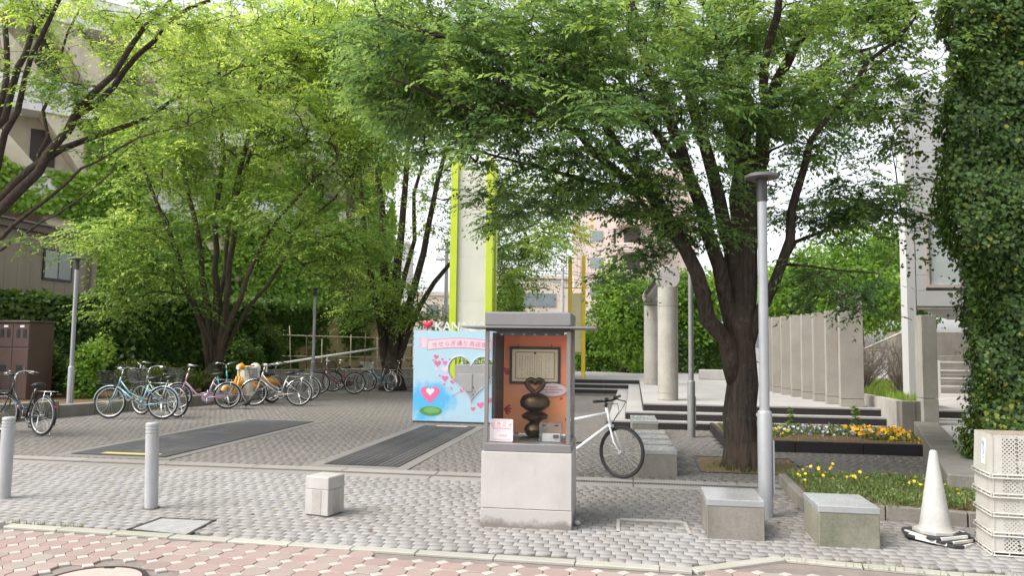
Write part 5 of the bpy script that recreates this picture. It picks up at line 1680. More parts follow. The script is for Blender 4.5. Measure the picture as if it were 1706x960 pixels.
gl_ivy = leafmat("leaf_ivy", [(0.024, .052, .014), (0.044, .088, .019), (0.07, .13, .026), (0.105, .175, .034), (0.27, .27, .05)], .3, .42)
gl_ivyb = leafmat("leaf_ivy_bright", [(0.06, .13, .018), (0.12, .235, .028), (0.21, .35, .045), (0.29, .41, .06)], .38, .42)

def hb(px, py, Y): return P(px, py, Y)
c = P(1042, 520, 33)
leafy_blob("round_tree", "dense round green tree behind the round concrete columns", "tree", c, (1.75, 1.6, 2.6), 15000, .17, gl_fresh, None, .16, 21, zmin=.45, lumps=26)
leafy_blob("bush_tree", "pale green tree rising behind the last flat pillars", "tree", P(1150, 520, 38), (2.4, 2, 2.6), 9000, .22, gl_fresh, "trees beyond the platform", .16, 22, zmin=.3, lumps=20)
leafy_blob("bush_tree", "bright green bushy tree between flat pillars and white building", "tree", P(1430, 480, 30), (2.2, 2.2, 2.6), 15000, .17, gl_fresh, "trees beyond the platform", .18, 23, zmin=.3, lumps=24)
leafy_blob("bush_tree", "taller darker tree close to the white panelled building", "tree", P(1510, 455, 36), (2.0, 2.2, 3.4), 12000, .2, gl_mid, "trees beyond the platform", .2, 24, zmin=.3, lumps=22)
leafy_blob("bush_tree", "low green tree behind the middle flat pillars", "tree", P(1330, 500, 33), (2.2, 2, 2.6), 10000, .2, gl_fresh, "trees beyond the platform", .16, 25, zmin=.3, lumps=20)
leafy_blob("bush_tree", "low light green tree seen beside the lime tower", "tree", P(845, 505, 33), (.9, 1, .9), 3500, .16, gl_fresh, "trees beyond the platform", .1, 26, zmin=0, lumps=12)
leafy_blob("bush_tree", "sunny tree reaching above the far corner of the plaza", "tree", P(590, 100, 40), (7, 3, 4.5), 16000, .36, gl_fresh, "trees beyond the platform", .3, 27, zmin=0, lumps=40)

def hedge(label, a, c, depth, h, n, size, m, z0=0.0, group="clipped hedges", seed=0, rough=.08, core=None, name="hedge"):
    """A clipped hedge from a to c (front foot line), with a twiggy core and leaves all over it."""
    rg = np.random.default_rng(seed)
    a, c = Vector((a[0], a[1], 0)), Vector((c[0], c[1], 0))
    d = c - a; L = d.length; d.normalize(); back = Vector((-d.y, d.x, 0))
    t = thing(name, label, "hedge", (a.x, a.y, z0), math.atan2(d.y, d.x), group)
    area = [L * h, L * depth, depth * h, depth * h]
    pr = np.array(area) / sum(area)
    wh = rg.choice(4, n, p=pr)
    s, q = rg.random(n), rg.random(n)
    p = np.zeros((n, 3)); nr = np.zeros((n, 3))
    m0 = wh == 0; p[m0] = np.stack([s[m0] * L, 0 * s[m0], q[m0] * h], 1); nr[m0] = (0, -1, .25)
    m1 = wh == 1; p[m1] = np.stack([s[m1] * L, q[m1] * depth, 0 * s[m1] + h], 1); nr[m1] = (0, -.1, 1)
    m2 = wh == 2; p[m2] = np.stack([0 * s[m2], s[m2] * depth, q[m2] * h], 1); nr[m2] = (-1, 0, .2)
    m3 = wh == 3; p[m3] = np.stack([0 * s[m3] + L, s[m3] * depth, q[m3] * h], 1); nr[m3] = (1, 0, .2)
    wob = np.sin(p[:, 0] * 1.7 + seed) * .5 + np.sin(p[:, 0] * 4.1 + p[:, 2] * 3) * .3 + np.sin(p[:, 2] * 5 + p[:, 0] * .8 + seed) * .3
    p += nr * (wob * rough + rg.normal(0, rough * .6, n))[:, None]
    p[:, 2] = np.maximum(p[:, 2], .02)
    dirs = rg.normal(0, .6, (n, 3)) + np.array([0, 0, -.5]) + nr * .35
    nn = nr + rg.normal(0, .45, (n, 3)) + np.array([0, 0, .3])
    tint = np.clip(rg.normal(.45, .2, n) + .12 * wob + .18 * (p[:, 2] / h - .5), 0, 1)
    leaves_obj("foliage", LEAF_IVY, p, dirs, nn, size * rg.uniform(.65, 1.3, n), tint, m, t)
    MB().box((L / 2, depth / 2, h / 2 - .02), (L - .14, max(.05, depth - .14), h - .1)).build("hedge_core", core or mat("twig_core", (0.035, .04, .018), .95, mott=.5, scale=9, bmp=.8), t)
    return t
hedge("tall dark ivy hedge behind the parked bicycles", (-14.4, 20.6), (-8.3, 25.4), .9, 2.85, 15000, .13, gl_dark, seed=1)
hedge("clipped sunny hedge at the back of the platform below the round tree", G(960, 617, .45), G(1075, 619, .45), .9, .78, 5000, .10, gl_fresh, .45, seed=2)
hedge("dark ivy hedge behind the clipped hedge on the platform", (3.2, 36), (9.2, 37), .6, 2.0, 9000, .14, gl_dark, .3, seed=3)
hedge("ivy hedge between round columns and flat pillars on the platform", G(1128, 617, .45), G(1210, 618, .45), .8, 2.1, 7000, .12, gl_mid, .45, seed=4)
hedge("low hedge at the far edge left of the yellow tower", (-3.2, 40), (3.0, 40), .8, 1.9, 4000, .16, gl_mid, .1, seed=5)

def bush(label, c, r, n, size, m, seed, z0=.1, group="shrubs in the planter"):
    leafy_blob("shrub", label, "shrub", (c.x, c.y, z0 + r[2] * .75), r, n, size, m, group, None, seed, 9, zmin=z0)
bush("fresh green leafy shrub beside the grey lamp post", P(152, 600, 19.5), (.75, .6, 1.0), 2600, .10, gl_fresh, 31)
bush("small dark shrub at the foot of the brown cabinet", P(90, 610, 20), (.7, .6, .9), 2000, .1, gl_dark, 32)
azal = leafmat("azalea_leaf", [(0.07, .12, .02), (0.13, .19, .03), (0.20, .20, .06)], .3)
bush("low olive azalea behind the blue bicycle", P(218, 640, 21), (.85, .7, .55), 2600, .06, azal, 33)
bush("low olive azalea behind the green bicycle", P(275, 640, 21.6), (.8, .7, .55), 2600, .06, azal, 34)
bush("low azalea between the pink bicycle and tree trunk", P(318, 636, 22.2), (.75, .7, .5), 2200, .06, azal, 35)
bush("dark loose shrub behind the yellow scooter", P(415, 610, 24.5), (.9, .6, 1.1), 2600, .11, gl_dark, 36)
bush("reddish green shrub against the tan fence", P(445, 585, 26), (.8, .5, 1.4), 2200, .11, gl_mid, 37)

# ivy mass over the building at the passage
rg = np.random.default_rng(77)
IA = Vector((5.52, 9.05, 0)); fu = U.copy(); sv = Vector((math.sin(R(34)), math.cos(R(34)), 0))
ivyb = thing("ivy_covered_building", "tall building corner wholly overgrown with dark ivy behind the crates", "building", IA, 0)
core = MB()
cpt = [Vector((.12, .1, 0)), Vector((.12, .1, 0)) + fu * 4.2, fu * 4.2 + sv * 6, Vector((.12, .1, 0)) + sv * 4.6]
core.prism([(p.x, p.y) for p in cpt], -.05, 7.6)
core.build("wall", mat("ivy_wall", (0.05, .055, .03), .9, mott=.4, scale=4, bmp=.6), ivyb)
n = 160000
sf = rg.random(n) < .66
h = rg.random(n) ** .95 * 7.7
s = np.where(sf, rg.random(n) * 3.4, rg.random(n) ** 1.6 * 4.2)
bul = .06 + .36 * np.exp(-((h - 3.6) / .95) ** 2) * np.exp(-s / 1.3) + .20 * np.exp(-((h - 5.2) / 1.2) ** 2) * np.exp(-s / 1.5)
wob = np.sin(s * 3.1 + h * 2.2) * .09 + np.sin(h * 4.7 - s * 2) * .08 + np.sin(h * 9 + s * 7) * .05 + np.sin(h * 17 - s * 13) * .025
off = bul + wob + rg.normal(0, .045, n) - .10 * (rg.random(n) < .35)
fn = np.array([-V.x, -V.y, 0]); sn = np.array([-sv.y, sv.x, 0])
dv_ = np.where(sf[:, None], np.array([fu.x, fu.y, 0]), np.array([sv.x, sv.y, 0]))
nv_ = np.where(sf[:, None], fn, sn)
p = dv_ * s[:, None] + nv_ * off[:, None]
# the corner mass pushes out over the passage as well
crn = (np.exp(-s / .35) * bul)[:, None]
p += np.where(sf[:, None], sn, fn) * crn
p[:, 2] = h
dirs = rg.normal(0, .32, (n, 3)) + np.array([0, 0, -.9]) + nv_ * .35
nn = nv_ + rg.normal(0, .38, (n, 3)) + np.array([0, 0, .45])
pt_ = np.sin(p[:, 0] * 1.9 + h * 1.3) + np.sin(h * 2.3 + s)
tint = np.clip(rg.normal(.34, .14, n) + .06 * pt_ + (rg.random(n) < .05 + .05 * (pt_ > .8)) * .5, 0, 1)
leaves_obj("ivy", LEAF_IVY, p, dirs, nn, .045 * rg.uniform(.5, 1.5, n), tint, gl_ivy, ivyb)
# trailing shoots hanging off the mass
n = 700
st_ = rg.integers(0, 46, n); sh = np.random.default_rng(5)
bx_ = sh.uniform(-.28, .3, 46); bh = sh.uniform(2.9, 4.6, 46); ln_ = sh.uniform(.25, .7, 46); by_ = sh.uniform(-.2, 1.6, 46)
a = rg.random(n)
p = np.stack([bx_[st_] - .10 * np.sin(a * 3), by_[st_] * .8 + .1 * a, bh[st_] - a * ln_[st_]], 1) + rg.normal(0, .035, (n, 3))
leaves_obj("ivy", LEAF_IVY, p, rg.normal(0, .6, (n, 3)) + [-.2, -.2, -.5], rg.normal(0, .5, (n, 3)) + [-.3, -.8, .3], .05 * rg.uniform(.6, 1.2, n), np.clip(rg.normal(.4, .15, n) + (rg.random(n) < .08) * .4, 0, 1), gl_ivy, ivyb)

# dead trellis shrub on the raised ground
t = thing("dry_shrub", "bare brown twiggy shrub tied to poles behind the retaining wall", "shrub", Vector((7.95, 15.6, .6)))
tm = mat("dry_twig", (0.20, .165, .135), .95, mott=.35, scale=12, bmp=.4)
b = MB(); rgp = random.Random(4)
def twigs(b, base, n, hmin, hmax, sp, r=.006):
    for _ in range(n):
        p0 = Vector(base) + Vector((rgp.gauss(0, .06), rgp.gauss(0, .06), 0))
        h_ = rgp.uniform(hmin, hmax); a = rgp.uniform(0, 2 * PI); k = sp * rgp.random() ** .6
        p2 = p0 + Vector((math.cos(a) * k, math.sin(a) * k, h_)); p1 = p0.lerp(p2, .5) + Vector((rgp.gauss(0, .1), rgp.gauss(0, .1), .1))
        b.tube([p0, p1, p2], [r * 1.6, r, r * .5], 4, False)
        for q in range(5):
            s_q = p1.lerp(p2, rgp.random()); b.tube([s_q, s_q + Vector((rgp.gauss(0, .13), rgp.gauss(0, .13), rgp.gauss(.08, .12)))], [r * .55, r * .3], 3, False)
twigs(b, (0, 0, 0), 90, .4, 1.25, .5); twigs(b, (-.1, 1.8, 0), 90, .5, 1.2, .8); twigs(b, (.5, 3.6, 0), 110, .5, 1.25, 1.0); twigs(b, (1.3, 4.6, 0), 110, .5, 1.3, 1.0); twigs(b, (-.2, 5.2, 0), 90, .5, 1.25, .9)
b.build("branch", tm, t)["kind"] = "stuff"
for q0, q1, r_ in (((.1, -.35, 0), (-.02, -.3, 1.25), .035),):
    MB().tube([q0, q1], r_, 8).build("stake", mat("stake_wood", (0.11, .085, .07), .9), t)
for z in (.62, .95): MB().tube([(-.4, 3.2, z), (1.0, 3.0, z)], .022, 7).build("cross_pole", mat("bamboo", (0.46, .41, .33), .7), t)
MB().tube([(-.3, 2.5, .7), (.6, .8, 1.45)], .022, 7).build("cross_pole", MATS["bamboo"], t)
for k in range(2): MB().cyl((.02, -.36, .45 + .55 * k), (.02, -.24, .45 + .55 * k), .03, n=8).build("rubber_tie", M['black'], t)

# ------------------------------------------------------------------ flower beds
def bed(label, edges, zt, inner, kerb_m, seg=.0):
    t = thing("flower_bed", label, "flower bed")
    for (a, c, w_) in edges:
        a, c = UV(*a), UV(*c); d = c - a; L = d.length; rz_ = math.atan2(d.y, d.x)
        k = max(1, round(L / seg)) if seg else 1
        for i in range(k):
            q = a + d * ((i + .5) / k)
            MB().box((0, 0, zt / 2 - .02), (L / k - (.008 if k > 1 else 0), w_, zt + .04), ch=.008).build("border_stone", kerb_m, t, q, (0, 0, rz_))
    b = MB(); nu, nv = 24, 14
    A_, B_, C_, D_ = [UV(*q) for q in inner]
    rgb = random.Random(8); vs_ = []
    for j in range(nv + 1):
        for i in range(nu + 1):
            s, q = i / nu, j / nv
            p = A_.lerp(B_, s).lerp(D_.lerp(C_, s), q)
            e = min(i, nu - i, j, nv - j)
            vs_.append((p.x, p.y, zt - .03 + (.0 if e == 0 else .035 * rgb.random() + .02)))
    b.add(vs_, [(j * (nu + 1) + i, j * (nu + 1) + i + 1, (j + 1) * (nu + 1) + i + 1, (j + 1) * (nu + 1) + i) for j in range(nv) for i in range(nu)], True)
    b.build("soil", M['soil'], t)
    return t
bed("flower bed with dark stone border full of orange and white pansies", [((1.46, 12.46), (4.42, 12.46), .07), ((1.46, 12.5), (1.46, 15.05), .07)], .17, [(1.5, 12.5), (4.42, 12.5), (4.42, 15.16), (1.5, 15.16)], M['granite_dark'], 1.0)
bed("low weedy flower bed with small yellow pansies behind the mossy block", [((1.70, 8.0), (2.99, 7.66), .09), ((1.68, 8.02), (1.72, 9.5), .09), ((2.99, 7.66), (3.6, 7.60), .09)], .13, [(1.73, 8.03), (3.55, 7.66), (3.62, 9.4), (1.74, 9.5)], M['concrete_dirty'], .3)
petal_w = mat("petal_white", (0.62, .60, .68), .6, mott=.15); petal_y = mat("petal_yellow", (0.78, .58, .03), .6, mott=.12); petal_o = mat("petal_orange", (0.80, .42, .02), .6, mott=.12); petal_v = mat("petal_violet", (0.36, .33, .58), .6, mott=.15)
def flowers(name, label, pts, m, size):
    """Open pansy faces: five round petals each, all the flowers of one colour in a bed together."""
    pts = np.asarray(pts); n = len(pts)
    tv_, tf_ = [], []
    for k in range(5):
        a = k * 2 * PI / 5 + .3; c_, s_q = math.cos(a), math.sin(a); kk = len(tv_)
        tv_ += [(0, 0, 0), (c_ * .5 - s_q * .34, s_q * .5 + c_ * .34, .05), (c_, s_q, .02), (c_ * .5 + s_q * .34, s_q * .5 - c_ * .34, .05)]
        tf_ += [(kk, kk + 3, kk + 2), (kk, kk + 2, kk + 1)]
    nz_ = unit(RNG.normal(0, .45, (n, 3)) + np.array([-.15, -.75, .55])); x_ = unit(np.cross(nz_, RNG.normal(0, 1, (n, 3)))); y_ = np.cross(nz_, x_)
    s = (size * RNG.uniform(.7, 1.2, n))[:, None]
    v, sz, ix, tt = stamp(tv_, tf_, pts, x_ * s, y_ * s, nz_ * s, np.zeros(n))
    o = link(name, np_mesh(name, v, sz, ix, m), None); o["kind"] = "stuff"
    return props(o, label, "flowers")
def fpts(n, u0, u1, v0, v1, z0, z1, gap=None):
    out = []
    while len(out) < n:
        u_, v_ = random.uniform(u0, u1), random.uniform(v0, v1)
        if gap and gap[0] < u_ < gap[1] and gap[2] < v_ < gap[3]: continue
        dens = .5 + .5 * math.sin(u_ * 7 + 1) * math.sin(v_ * 5)
        if random.random() > .35 + .65 * dens: continue
        p = UV(u_, v_); out.append((p.x, p.y, random.uniform(z0, z1)))
    return out
fl_leaf = leafmat("pansy_leaf", [(0.05, .10, .02), (0.10, .17, .04), (0.20, .22, .09)], .3)
def greens(label, pts, lo, hi, m=fl_leaf):
    pts = np.asarray(pts); n = len(pts)
    o = leaves_obj("ground_cover", LEAF_SLIM, pts, RNG.normal(0, .7, (n, 3)) + [0, 0, .6], RNG.normal(0, .6, (n, 3)) + [0, -.4, .6], RNG.uniform(lo, hi, n), RNG.random(n), m)
    return props(o, label, "ground cover")
greens("pansy leaves covering the soil of the dark bordered flower bed", fpts(7000, 1.52, 4.4, 12.8, 14.3, .14, .24, (2.5, 3.6, 12.6, 13.25)), .035, .085)
props(grass_patch("grass", fpts(1300, 1.6, 4.35, 12.55, 14.2, .14, .17), .03, .10, None, leafmat("straw_blade", [(0.14, .16, .05), (0.28, .25, .11), (0.36, .30, .17)], .3), .9), "straw coloured grass among the pansies in the dark bordered bed", "grass")
flowers("pansy_flower", "white pansies at the rear of the dark bordered bed", fpts(120, 1.6, 4.0, 13.0, 14.0, .21, .30), petal_w, .027)
flowers("pansy_flower", "violet pansies mixed among the white ones in the dark bordered bed", fpts(44, 1.6, 3.9, 12.9, 13.9, .2, .29), petal_v, .027)
flowers("pansy_flower", "yellow pansies behind the big tree trunk in the dark bordered bed", fpts(70, 1.5, 2.45, 12.8, 13.7, .2, .29), petal_y, .034)
flowers("pansy_flower", "orange pansies at the corner nearest the retaining wall", fpts(160, 3.5, 4.4, 12.8, 13.9, .2, .32), petal_o, .036)
flowers("pansy_flower", "pale yellow pansies along the end of the dark bordered bed", fpts(50, 3.9, 4.4, 12.6, 13.2, .17, .25), petal_y, .028)
g2 = [p for p in fpts(7500, 1.75, 3.5, 7.75, 9.4, .11, .19) if poly_in(BED2, uv(Vector(p)))]
greens("weedy green ground cover in the low flower bed", g2, .022, .06)
props(grass_patch("grass", [p for p in fpts(5000, 1.75, 3.5, 7.75, 9.4, .12, .15) if poly_in(BED2, uv(Vector(p)))], .03, .09, None, leafmat("bed_blade", [(0.07, .12, .03), (0.15, .18, .05), (0.25, .22, .10)], .3), .9), "rough grass in the low flower bed behind the mossy block", "grass")
flowers("pansy_flower", "small yellow pansies at the near corner of the low weedy bed", [p for p in fpts(26, 1.75, 2.4, 8.5, 9.4, .20, .29)], petal_y, .02)
flowers("pansy_flower", "sparse yellow pansies amid the grass of the low weedy bed", [p for p in fpts(20, 2.3, 3.3, 7.9, 9.0, .17, .24) if poly_in(BED2, uv(Vector(p)))], petal_y, .018)
def weed(label, p, h, n, seed):
    rg = np.random.default_rng(seed)
    t = thing("leafy_plant", label, "plant", p, 0, "tall weeds in the beds")
    b = MB(); b.tube([(0, 0, 0), (.01, 0, h * .5), (0, .01, h)], [.008, .006, .003], 5); b.build("stem", mat("stem_green", (0.12, .18, .05), .7), t)
    a = rg.random(n); an = rg.random(n) * 2 * PI
    p_ = np.stack([0 * a, 0 * a, (.15 + .85 * a) * h], 1)
    d = np.stack([np.cos(an), np.sin(an), .35 + 0 * an], 1)
    leaves_obj("leaves", LEAF_WIDE, p_, d, np.tile([0, 0, 1.0], (n, 1)) + rg.normal(0, .3, (n, 3)), (.16 - .08 * a) * (h / .6) * rg.uniform(.7, 1.2, n), rg.random(n), gl_fresh, t)
weed("tall leafy weed in the bed between tree trunk and second pillar", P(1318, 718, 13.9) * 1.0, .42, 70, 1)
weed("tall leafy weed standing before the closest flat pillar", P(1425, 722, 13.6), .5, 70, 2)
weed("small weed sprouting at the back of the low flower bed", G(1364, 795, .12), .22, 40, 3)
lit = []
for _ in range(260):
    p = UV(random.uniform(.6, 3.3), random.uniform(7.3, 10.5), .012); lit.append((p.x, p.y, p.z + random.random() * .01))
for _ in range(260):
    p = UV(random.uniform(-10, 1), random.uniform(6.2, 16), .012); lit.append((p.x, p.y, p.z))
for _ in range(120):
    p = UV(random.uniform(3.2, 4.3), random.uniform(10.2, 12.2), .012); lit.append((p.x, p.y, p.z + random.random() * .02))
lit = np.array(lit); n = len(lit)
dl = leafmat("dead_leaf", [(0.14, .07, .03), (0.30, .18, .08), (0.42, .34, .16)], .1, .8)
props(leaves_obj("fallen_leaves", LEAF_WIDE, lit, np.stack([RNG.normal(0, 1, n), RNG.normal(0, 1, n), RNG.normal(0, .15, n)], 1), np.stack([RNG.normal(0, .3, n), RNG.normal(0, .3, n), np.ones(n)], 1), RNG.uniform(.02, .05, n), RNG.random(n), dl), "dry brown leaves scattered on the plaza pavers and beside the beds", "leaves")
mp = []
for _ in range(700):
    a = random.uniform(0, 2 * PI); r_ = abs(random.gauss(.36, .1)); mp.append((3.06 + math.cos(a) * r_, 10.2 + math.sin(a) * r_ - .05, .03))
for _ in range(120):
    p = UV(random.gauss(1.95, .12), random.gauss(10.7, .3), .01); mp.append(tuple(p))
props(grass_patch("grass", mp, .02, .07), "short weeds round the foot of the big tree", "grass")
# ================================================================== the far side of the plaza: planter, fences, buildings
pl = thing("planter_wall", "low concrete planter wall along the parked bicycles", "planter wall")
PLN = [Vector((-10.2, 13.6, 0)), Vector((-7.15, 20.2, 0)), Vector((-6.5, 24.6, 0)), Vector((-2.4, 27.8, 0)), Vector((3.0, 27.5, 0))]
rk = random.Random(2)
for i, (a, c) in enumerate(zip(PLN[:3], PLN[1:3])):
    d = c - a; L = d.length; k = round(L / .8)
    for j in range(k):
        q = a + d * ((j + .5) / k)
        nrm = Vector((-d.y, d.x, 0)).normalized()
        h_ = .34 if j < 3 and i == 0 else .25
        MB().box((0, 0, h_ / 2 - .02), (L / k - .012, .32, h_ + .04), ch=.01).build("planter_block", M['concrete_mossy'] if j % 3 else M['concrete_dirty'], pl, q + nrm * .18, (0, 0, math.atan2(d.y, d.x) + rk.gauss(0, .006)))
b = MB(); b.prism([(-10.4, 13.7), (-7.45, 20.3), (-6.8, 24.8), (-12, 30), (-22, 30), (-22, 13.7)], -.04, .13)
struct("planter_ground", b, M['soil'])
# low panelled wall and railing from the silver bicycle to the corner tree
lw_ = thing("low_wall", "low concrete wall of upright panels behind the far bicycles", "wall")
a, c = Vector((-8.35, 25.0, 0)), Vector((-3.0, 28.6, 0))
d = c - a; L = d.length; k = 22
for j in range(k):
    q = a + d * ((j + .5) / k)
    MB().box((0, 0, .32), (L / k - .012, .14, .64 + .01 * (j % 2)), ch=.006).build("wall_panel", M['concrete'], lw_, q, (0, 0, math.atan2(d.y, d.x)))
MB().box((0, 0, .665), (L, .18, .04), ch=.006).build("wall_coping", M['concrete'], lw_, (a + c) / 2, (0, 0, math.atan2(d.y, d.x)))
rr_ = thing("handrail", "long white handrail running behind the far bicycles to the corner tree", "handrail")
h0, h1, h2 = P(440, 610, 24.2), P(640, 579, 26.6), P(700, 574, 28.0)
MB().tube([h0, h1, h2], .035, 8).build("rail_tube", M['white'], rr_)
for q in (h0.lerp(h1, .02), h0.lerp(h1, .5), h1.lerp(h2, .1), h1.lerp(h2, .9)):
    MB().cyl((q.x, q.y, 0), (q.x, q.y, q.z), .025, n=8).build("rail_post", M['white'], rr_)
# tan boarded fence with bamboo trellis
tf_ = thing("board_fence", "tan horizontal board fence overhung by ivy", "fence")
fa_, fc_ = Vector((-11.2, 25.6, 0)), Vector((-3.9, 30.2, 0))
d = fc_ - fa_; L = d.length; rz_ = math.atan2(d.y, d.x); d.normalize()
tan = tinted("tan_board", [(0.44, .35, .19), (0.50, .405, .23), (0.41, .325, .18)], rough=.7, stain=(.20, .15, .08), stain_amt=.4)
nsec, nbd, H_ = 5, 11, 2.62
for i in range(nsec):
    for j in range(nbd):
        z = .1 + (H_ - .1) * (j + .5) / nbd
        q = fa_ + d * (L * (i + .5) / nsec)
        MB().box((0, 0, 0), (L / nsec - .05, .035, H_ / nbd - .012), ch=.004).build("board", tan, tf_, q + Vector((0, 0, z)), (0, 0, rz_))
for i in range(nsec + 1):
    q = fa_ + d * (L * i / nsec)
    MB().box((0, 0, H_ / 2), (.045, .09, H_ + .03)).build("fence_post", mat("post_tan", (0.30, .24, .14), .7), tf_, q, (0, 0, rz_))
MB().box((0, 0, H_ + .03), (L, .12, .03)).build("fence_cap", mat("cap_brown", (0.16, .12, .08), .7), tf_, (fa_ + fc_) / 2, (0, 0, rz_))
tr = thing("bamboo_trellis", "bamboo pole trellis standing before the tan fence", "trellis")
bam = mat("bamboo_pale", (0.46, .40, .30), .6, mott=.2); bamd = mat("bamboo_dark", (0.14, .10, .07), .8)
fn_ = Vector((d.y, -d.x, 0))
for z in (1.05, 1.78):
    p0, p1 = fa_ + d * (L * .40) + fn_ * .45, fc_ + fn_ * .45
    MB().tube([p0 + Vector((0, 0, z + .05)), p1 + Vector((0, 0, z - .02))], .022, 6).build("trellis_pole", bam, tr)
for i in range(9):
    q = fa_ + d * (L * (.44 + .062 * i)) + fn_ * .5
    MB().tube([q, q + Vector((rk.gauss(0, .04), 0, 1.7 + rk.random() * .5))], .02, 6).build("trellis_stake", bamd if i % 2 else bam, tr)
# ivy runners hanging over the fence
rg = np.random.default_rng(12)
n = 5200
ru = rg.integers(0, 15, n); sh = np.random.default_rng(3)
rs = sh.uniform(.02, .95, 15); rl_ = sh.uniform(.5, 2.2, 15); rw_ = sh.uniform(.06, .22, 15)
a_ = rg.random(n) ** 1.2
ps = rs[ru] * L + rg.normal(0, 1, n) * rw_[ru] + .12 * np.sin(a_ * 7 + ru)
pz = H_ + .15 - a_ * rl_[ru]
o_ = np.array(tuple(fa_)); dd_ = np.array(tuple(d)); ff_ = np.array(tuple(fn_))
pp = o_ + dd_ * ps[:, None] + ff_ * (.06 + .05 * rg.random(n))[:, None]; pp[:, 2] = pz
n2 = 5200
p2 = o_ + dd_ * (rg.random(n2) * L)[:, None] + ff_ * rg.normal(.02, .12, n2)[:, None]; p2[:, 2] = H_ + .22 + rg.normal(0, .15, n2)
pp = np.concatenate([pp, p2]); n = len(pp)
t = thing("ivy_plant", "ivy runners hanging down over the tan board fence", "ivy", fa_)
leaves_obj("ivy", LEAF_IVY, pp - o_, rg.normal(0, .5, (n, 3)) + [0, 0, -.6], ff_ + rg.normal(0, .4, (n, 3)) + [0, 0, .3], .12 * rg.uniform(.6, 1.2, n), np.clip(rg.normal(.5, .2, n), 0, 1), gl_mid, t)

# brown cabinet
cb = thing("utility_cabinet", "brown steel utility cabinet with louvred doors by the hedge", "cabinet", P(44, 655, 18.6), R(-16))
cb.location.z = .13
bm2 = mat("brown_paint", (0.085, .05, .042), .5, mott=.12, scale=3, bmp=.06, streak=(4, 4, .4), streak_col=(.06, .035, .03))
MB().box((-.75, .35, .93), (1.5, .7, 1.86), ch=.01).build("cabinet_body", bm2, cb)
MB().box((-.75, .34, 1.885), (1.56, .78, .05), ch=.01).build("cabinet_top", bm2, cb)
for i in range(3):
    dr_ = MB().box((-.25 - .5 * i, -.008, .62), (.485, .02, 1.2), ch=.004).build("door", bm2, cb)
    MB().box((-.06 - .5 * i - (.36 if i % 2 else 0), -.03, .70), (.02, .025, .17)).build("handle", M['chrome'], dr_)
    MB().box((-.25 - .5 * i, -.02, .75), (.18, .012, .16)).build("vent", M['black'], dr_)
    up = MB().box((-.25 - .5 * i, -.008, 1.55), (.485, .02, .56), ch=.004).build("upper_door", bm2, cb)
    MB().box((-.13 - .5 * i, -.02, 1.60), (.10, .012, .20)).build("vent", M['black'], up)
    MB().box((-.33 - .5 * i, -.02, 1.60), (.10, .012, .20)).build("vent", M['black'], up)
    MB().box((-.22 - .5 * i, -.021, 1.77), (.13, .004, .05)).build("name_plate", M['white'], up)

# brown shed-like building behind the hedge
bb_ = thing("brown_building", "brown ribbed metal building with a small window above the hedge", "building", Vector((-14.3, 26.0, 0)), TH)
bw2 = mat("brown_cladding", (0.33, .265, .22), .6, mott=.1, scale=1.5, bmp=.05, streak=(3, 3, .2), streak_col=(.25, .20, .165))
MB().box((-4, -5, 2.45), (7.9, 10, 4.9)).build("wall", mat("brown_core", (0.2, .155, .13), .7), bb_)
y = -10
while y < 0:
    MB().box((-.035, y + .245, 2.45), (.05, .486, 4.9), ch=.008).build("cladding_panel", bw2, bb_); y += .49
x = -.3
while x > -7.6:
    MB().box((x - .245, .015, 2.45), (.486, .05, 4.9), ch=.008).build("cladding_panel", bw2, bb_); x -= .49
MB().box((-3.9, -4.85, 4.98), (8.2, 10.6, .20)).build("roof_fascia", mat("fascia", (0.17, .125, .11), .5), bb_)
MB().box((-3.9, -4.85, 5.11), (8.4, 10.8, .05)).build("roof", mat("roof_cap", (0.26, .20, .18), .5), bb_)
wz, wy = 3.95, -1.55
o = MB().box((.0, wy, wz), (.06, 1.25, 1.0)).build("window", M['black'], bb_)
for k in range(2):
    MB().box((.024, wy - .29 + .58 * k, wz), (.02, .53, .86)).build("pane", mat("window_glass", (0.16, .19, .18), .1, mott=.1, bmp=0, spec=.8) if k else mat("window_curtain", (0.38, .40, .38), .3, mott=.1, bmp=0), o)
MB().cyl((.06, -.1, .1), (.06, -.1, 4.85), .04, n=8).build("down_pipe", mat("fascia2", (0.17, .125, .11), .5), bb_)

# large stepped concrete building overgrown with ivy
FA = Vector((-20.0, 34.0, 0)); FD = Vector((.78, .626, 0)); FNm = Vector((.626, -.78, 0))
frz = math.atan2(FD.y, FD.x)
big_b = thing("concrete_building", "large pale stepped concrete building overgrown with ivy behind the trees", "building", FA, frz)
cream = mat("cream_concrete", (0.60, .535, .415), .85, mott=.15, scale=.8, grain=30, bmp=.3, streak=(1.2, 1.2, .12), streak_col=(.27, .235, .19), spec=.2)
wht = mat("white_parapet", (0.75, .75, .75), .7, mott=.08, scale=.8, bmp=.1, streak=(1, 1, .2), streak_col=(.42, .42, .41))
dkw = mat("dark_opening", (0.045, .032, .028), .5)
def FP(px, py, off=0.0):
    p = PL(px, py, FA + FNm * off, FNm)
    r_ = p - FA
    return r_.dot(FD), p.z
MB().box((-3, 6, 8.7), (38, 12, 17.4)).build("wall", cream, big_b)
LSTO = []
for z in (7.9, 12.0, 16.1):
    for k in range(6):
        x = -20 + 6 * k
        MB().box((x + 3, -.7, z), (5.99, 1.4, 1.45), ch=.02).build("parapet", wht, big_b)
    LSTO.append(z)
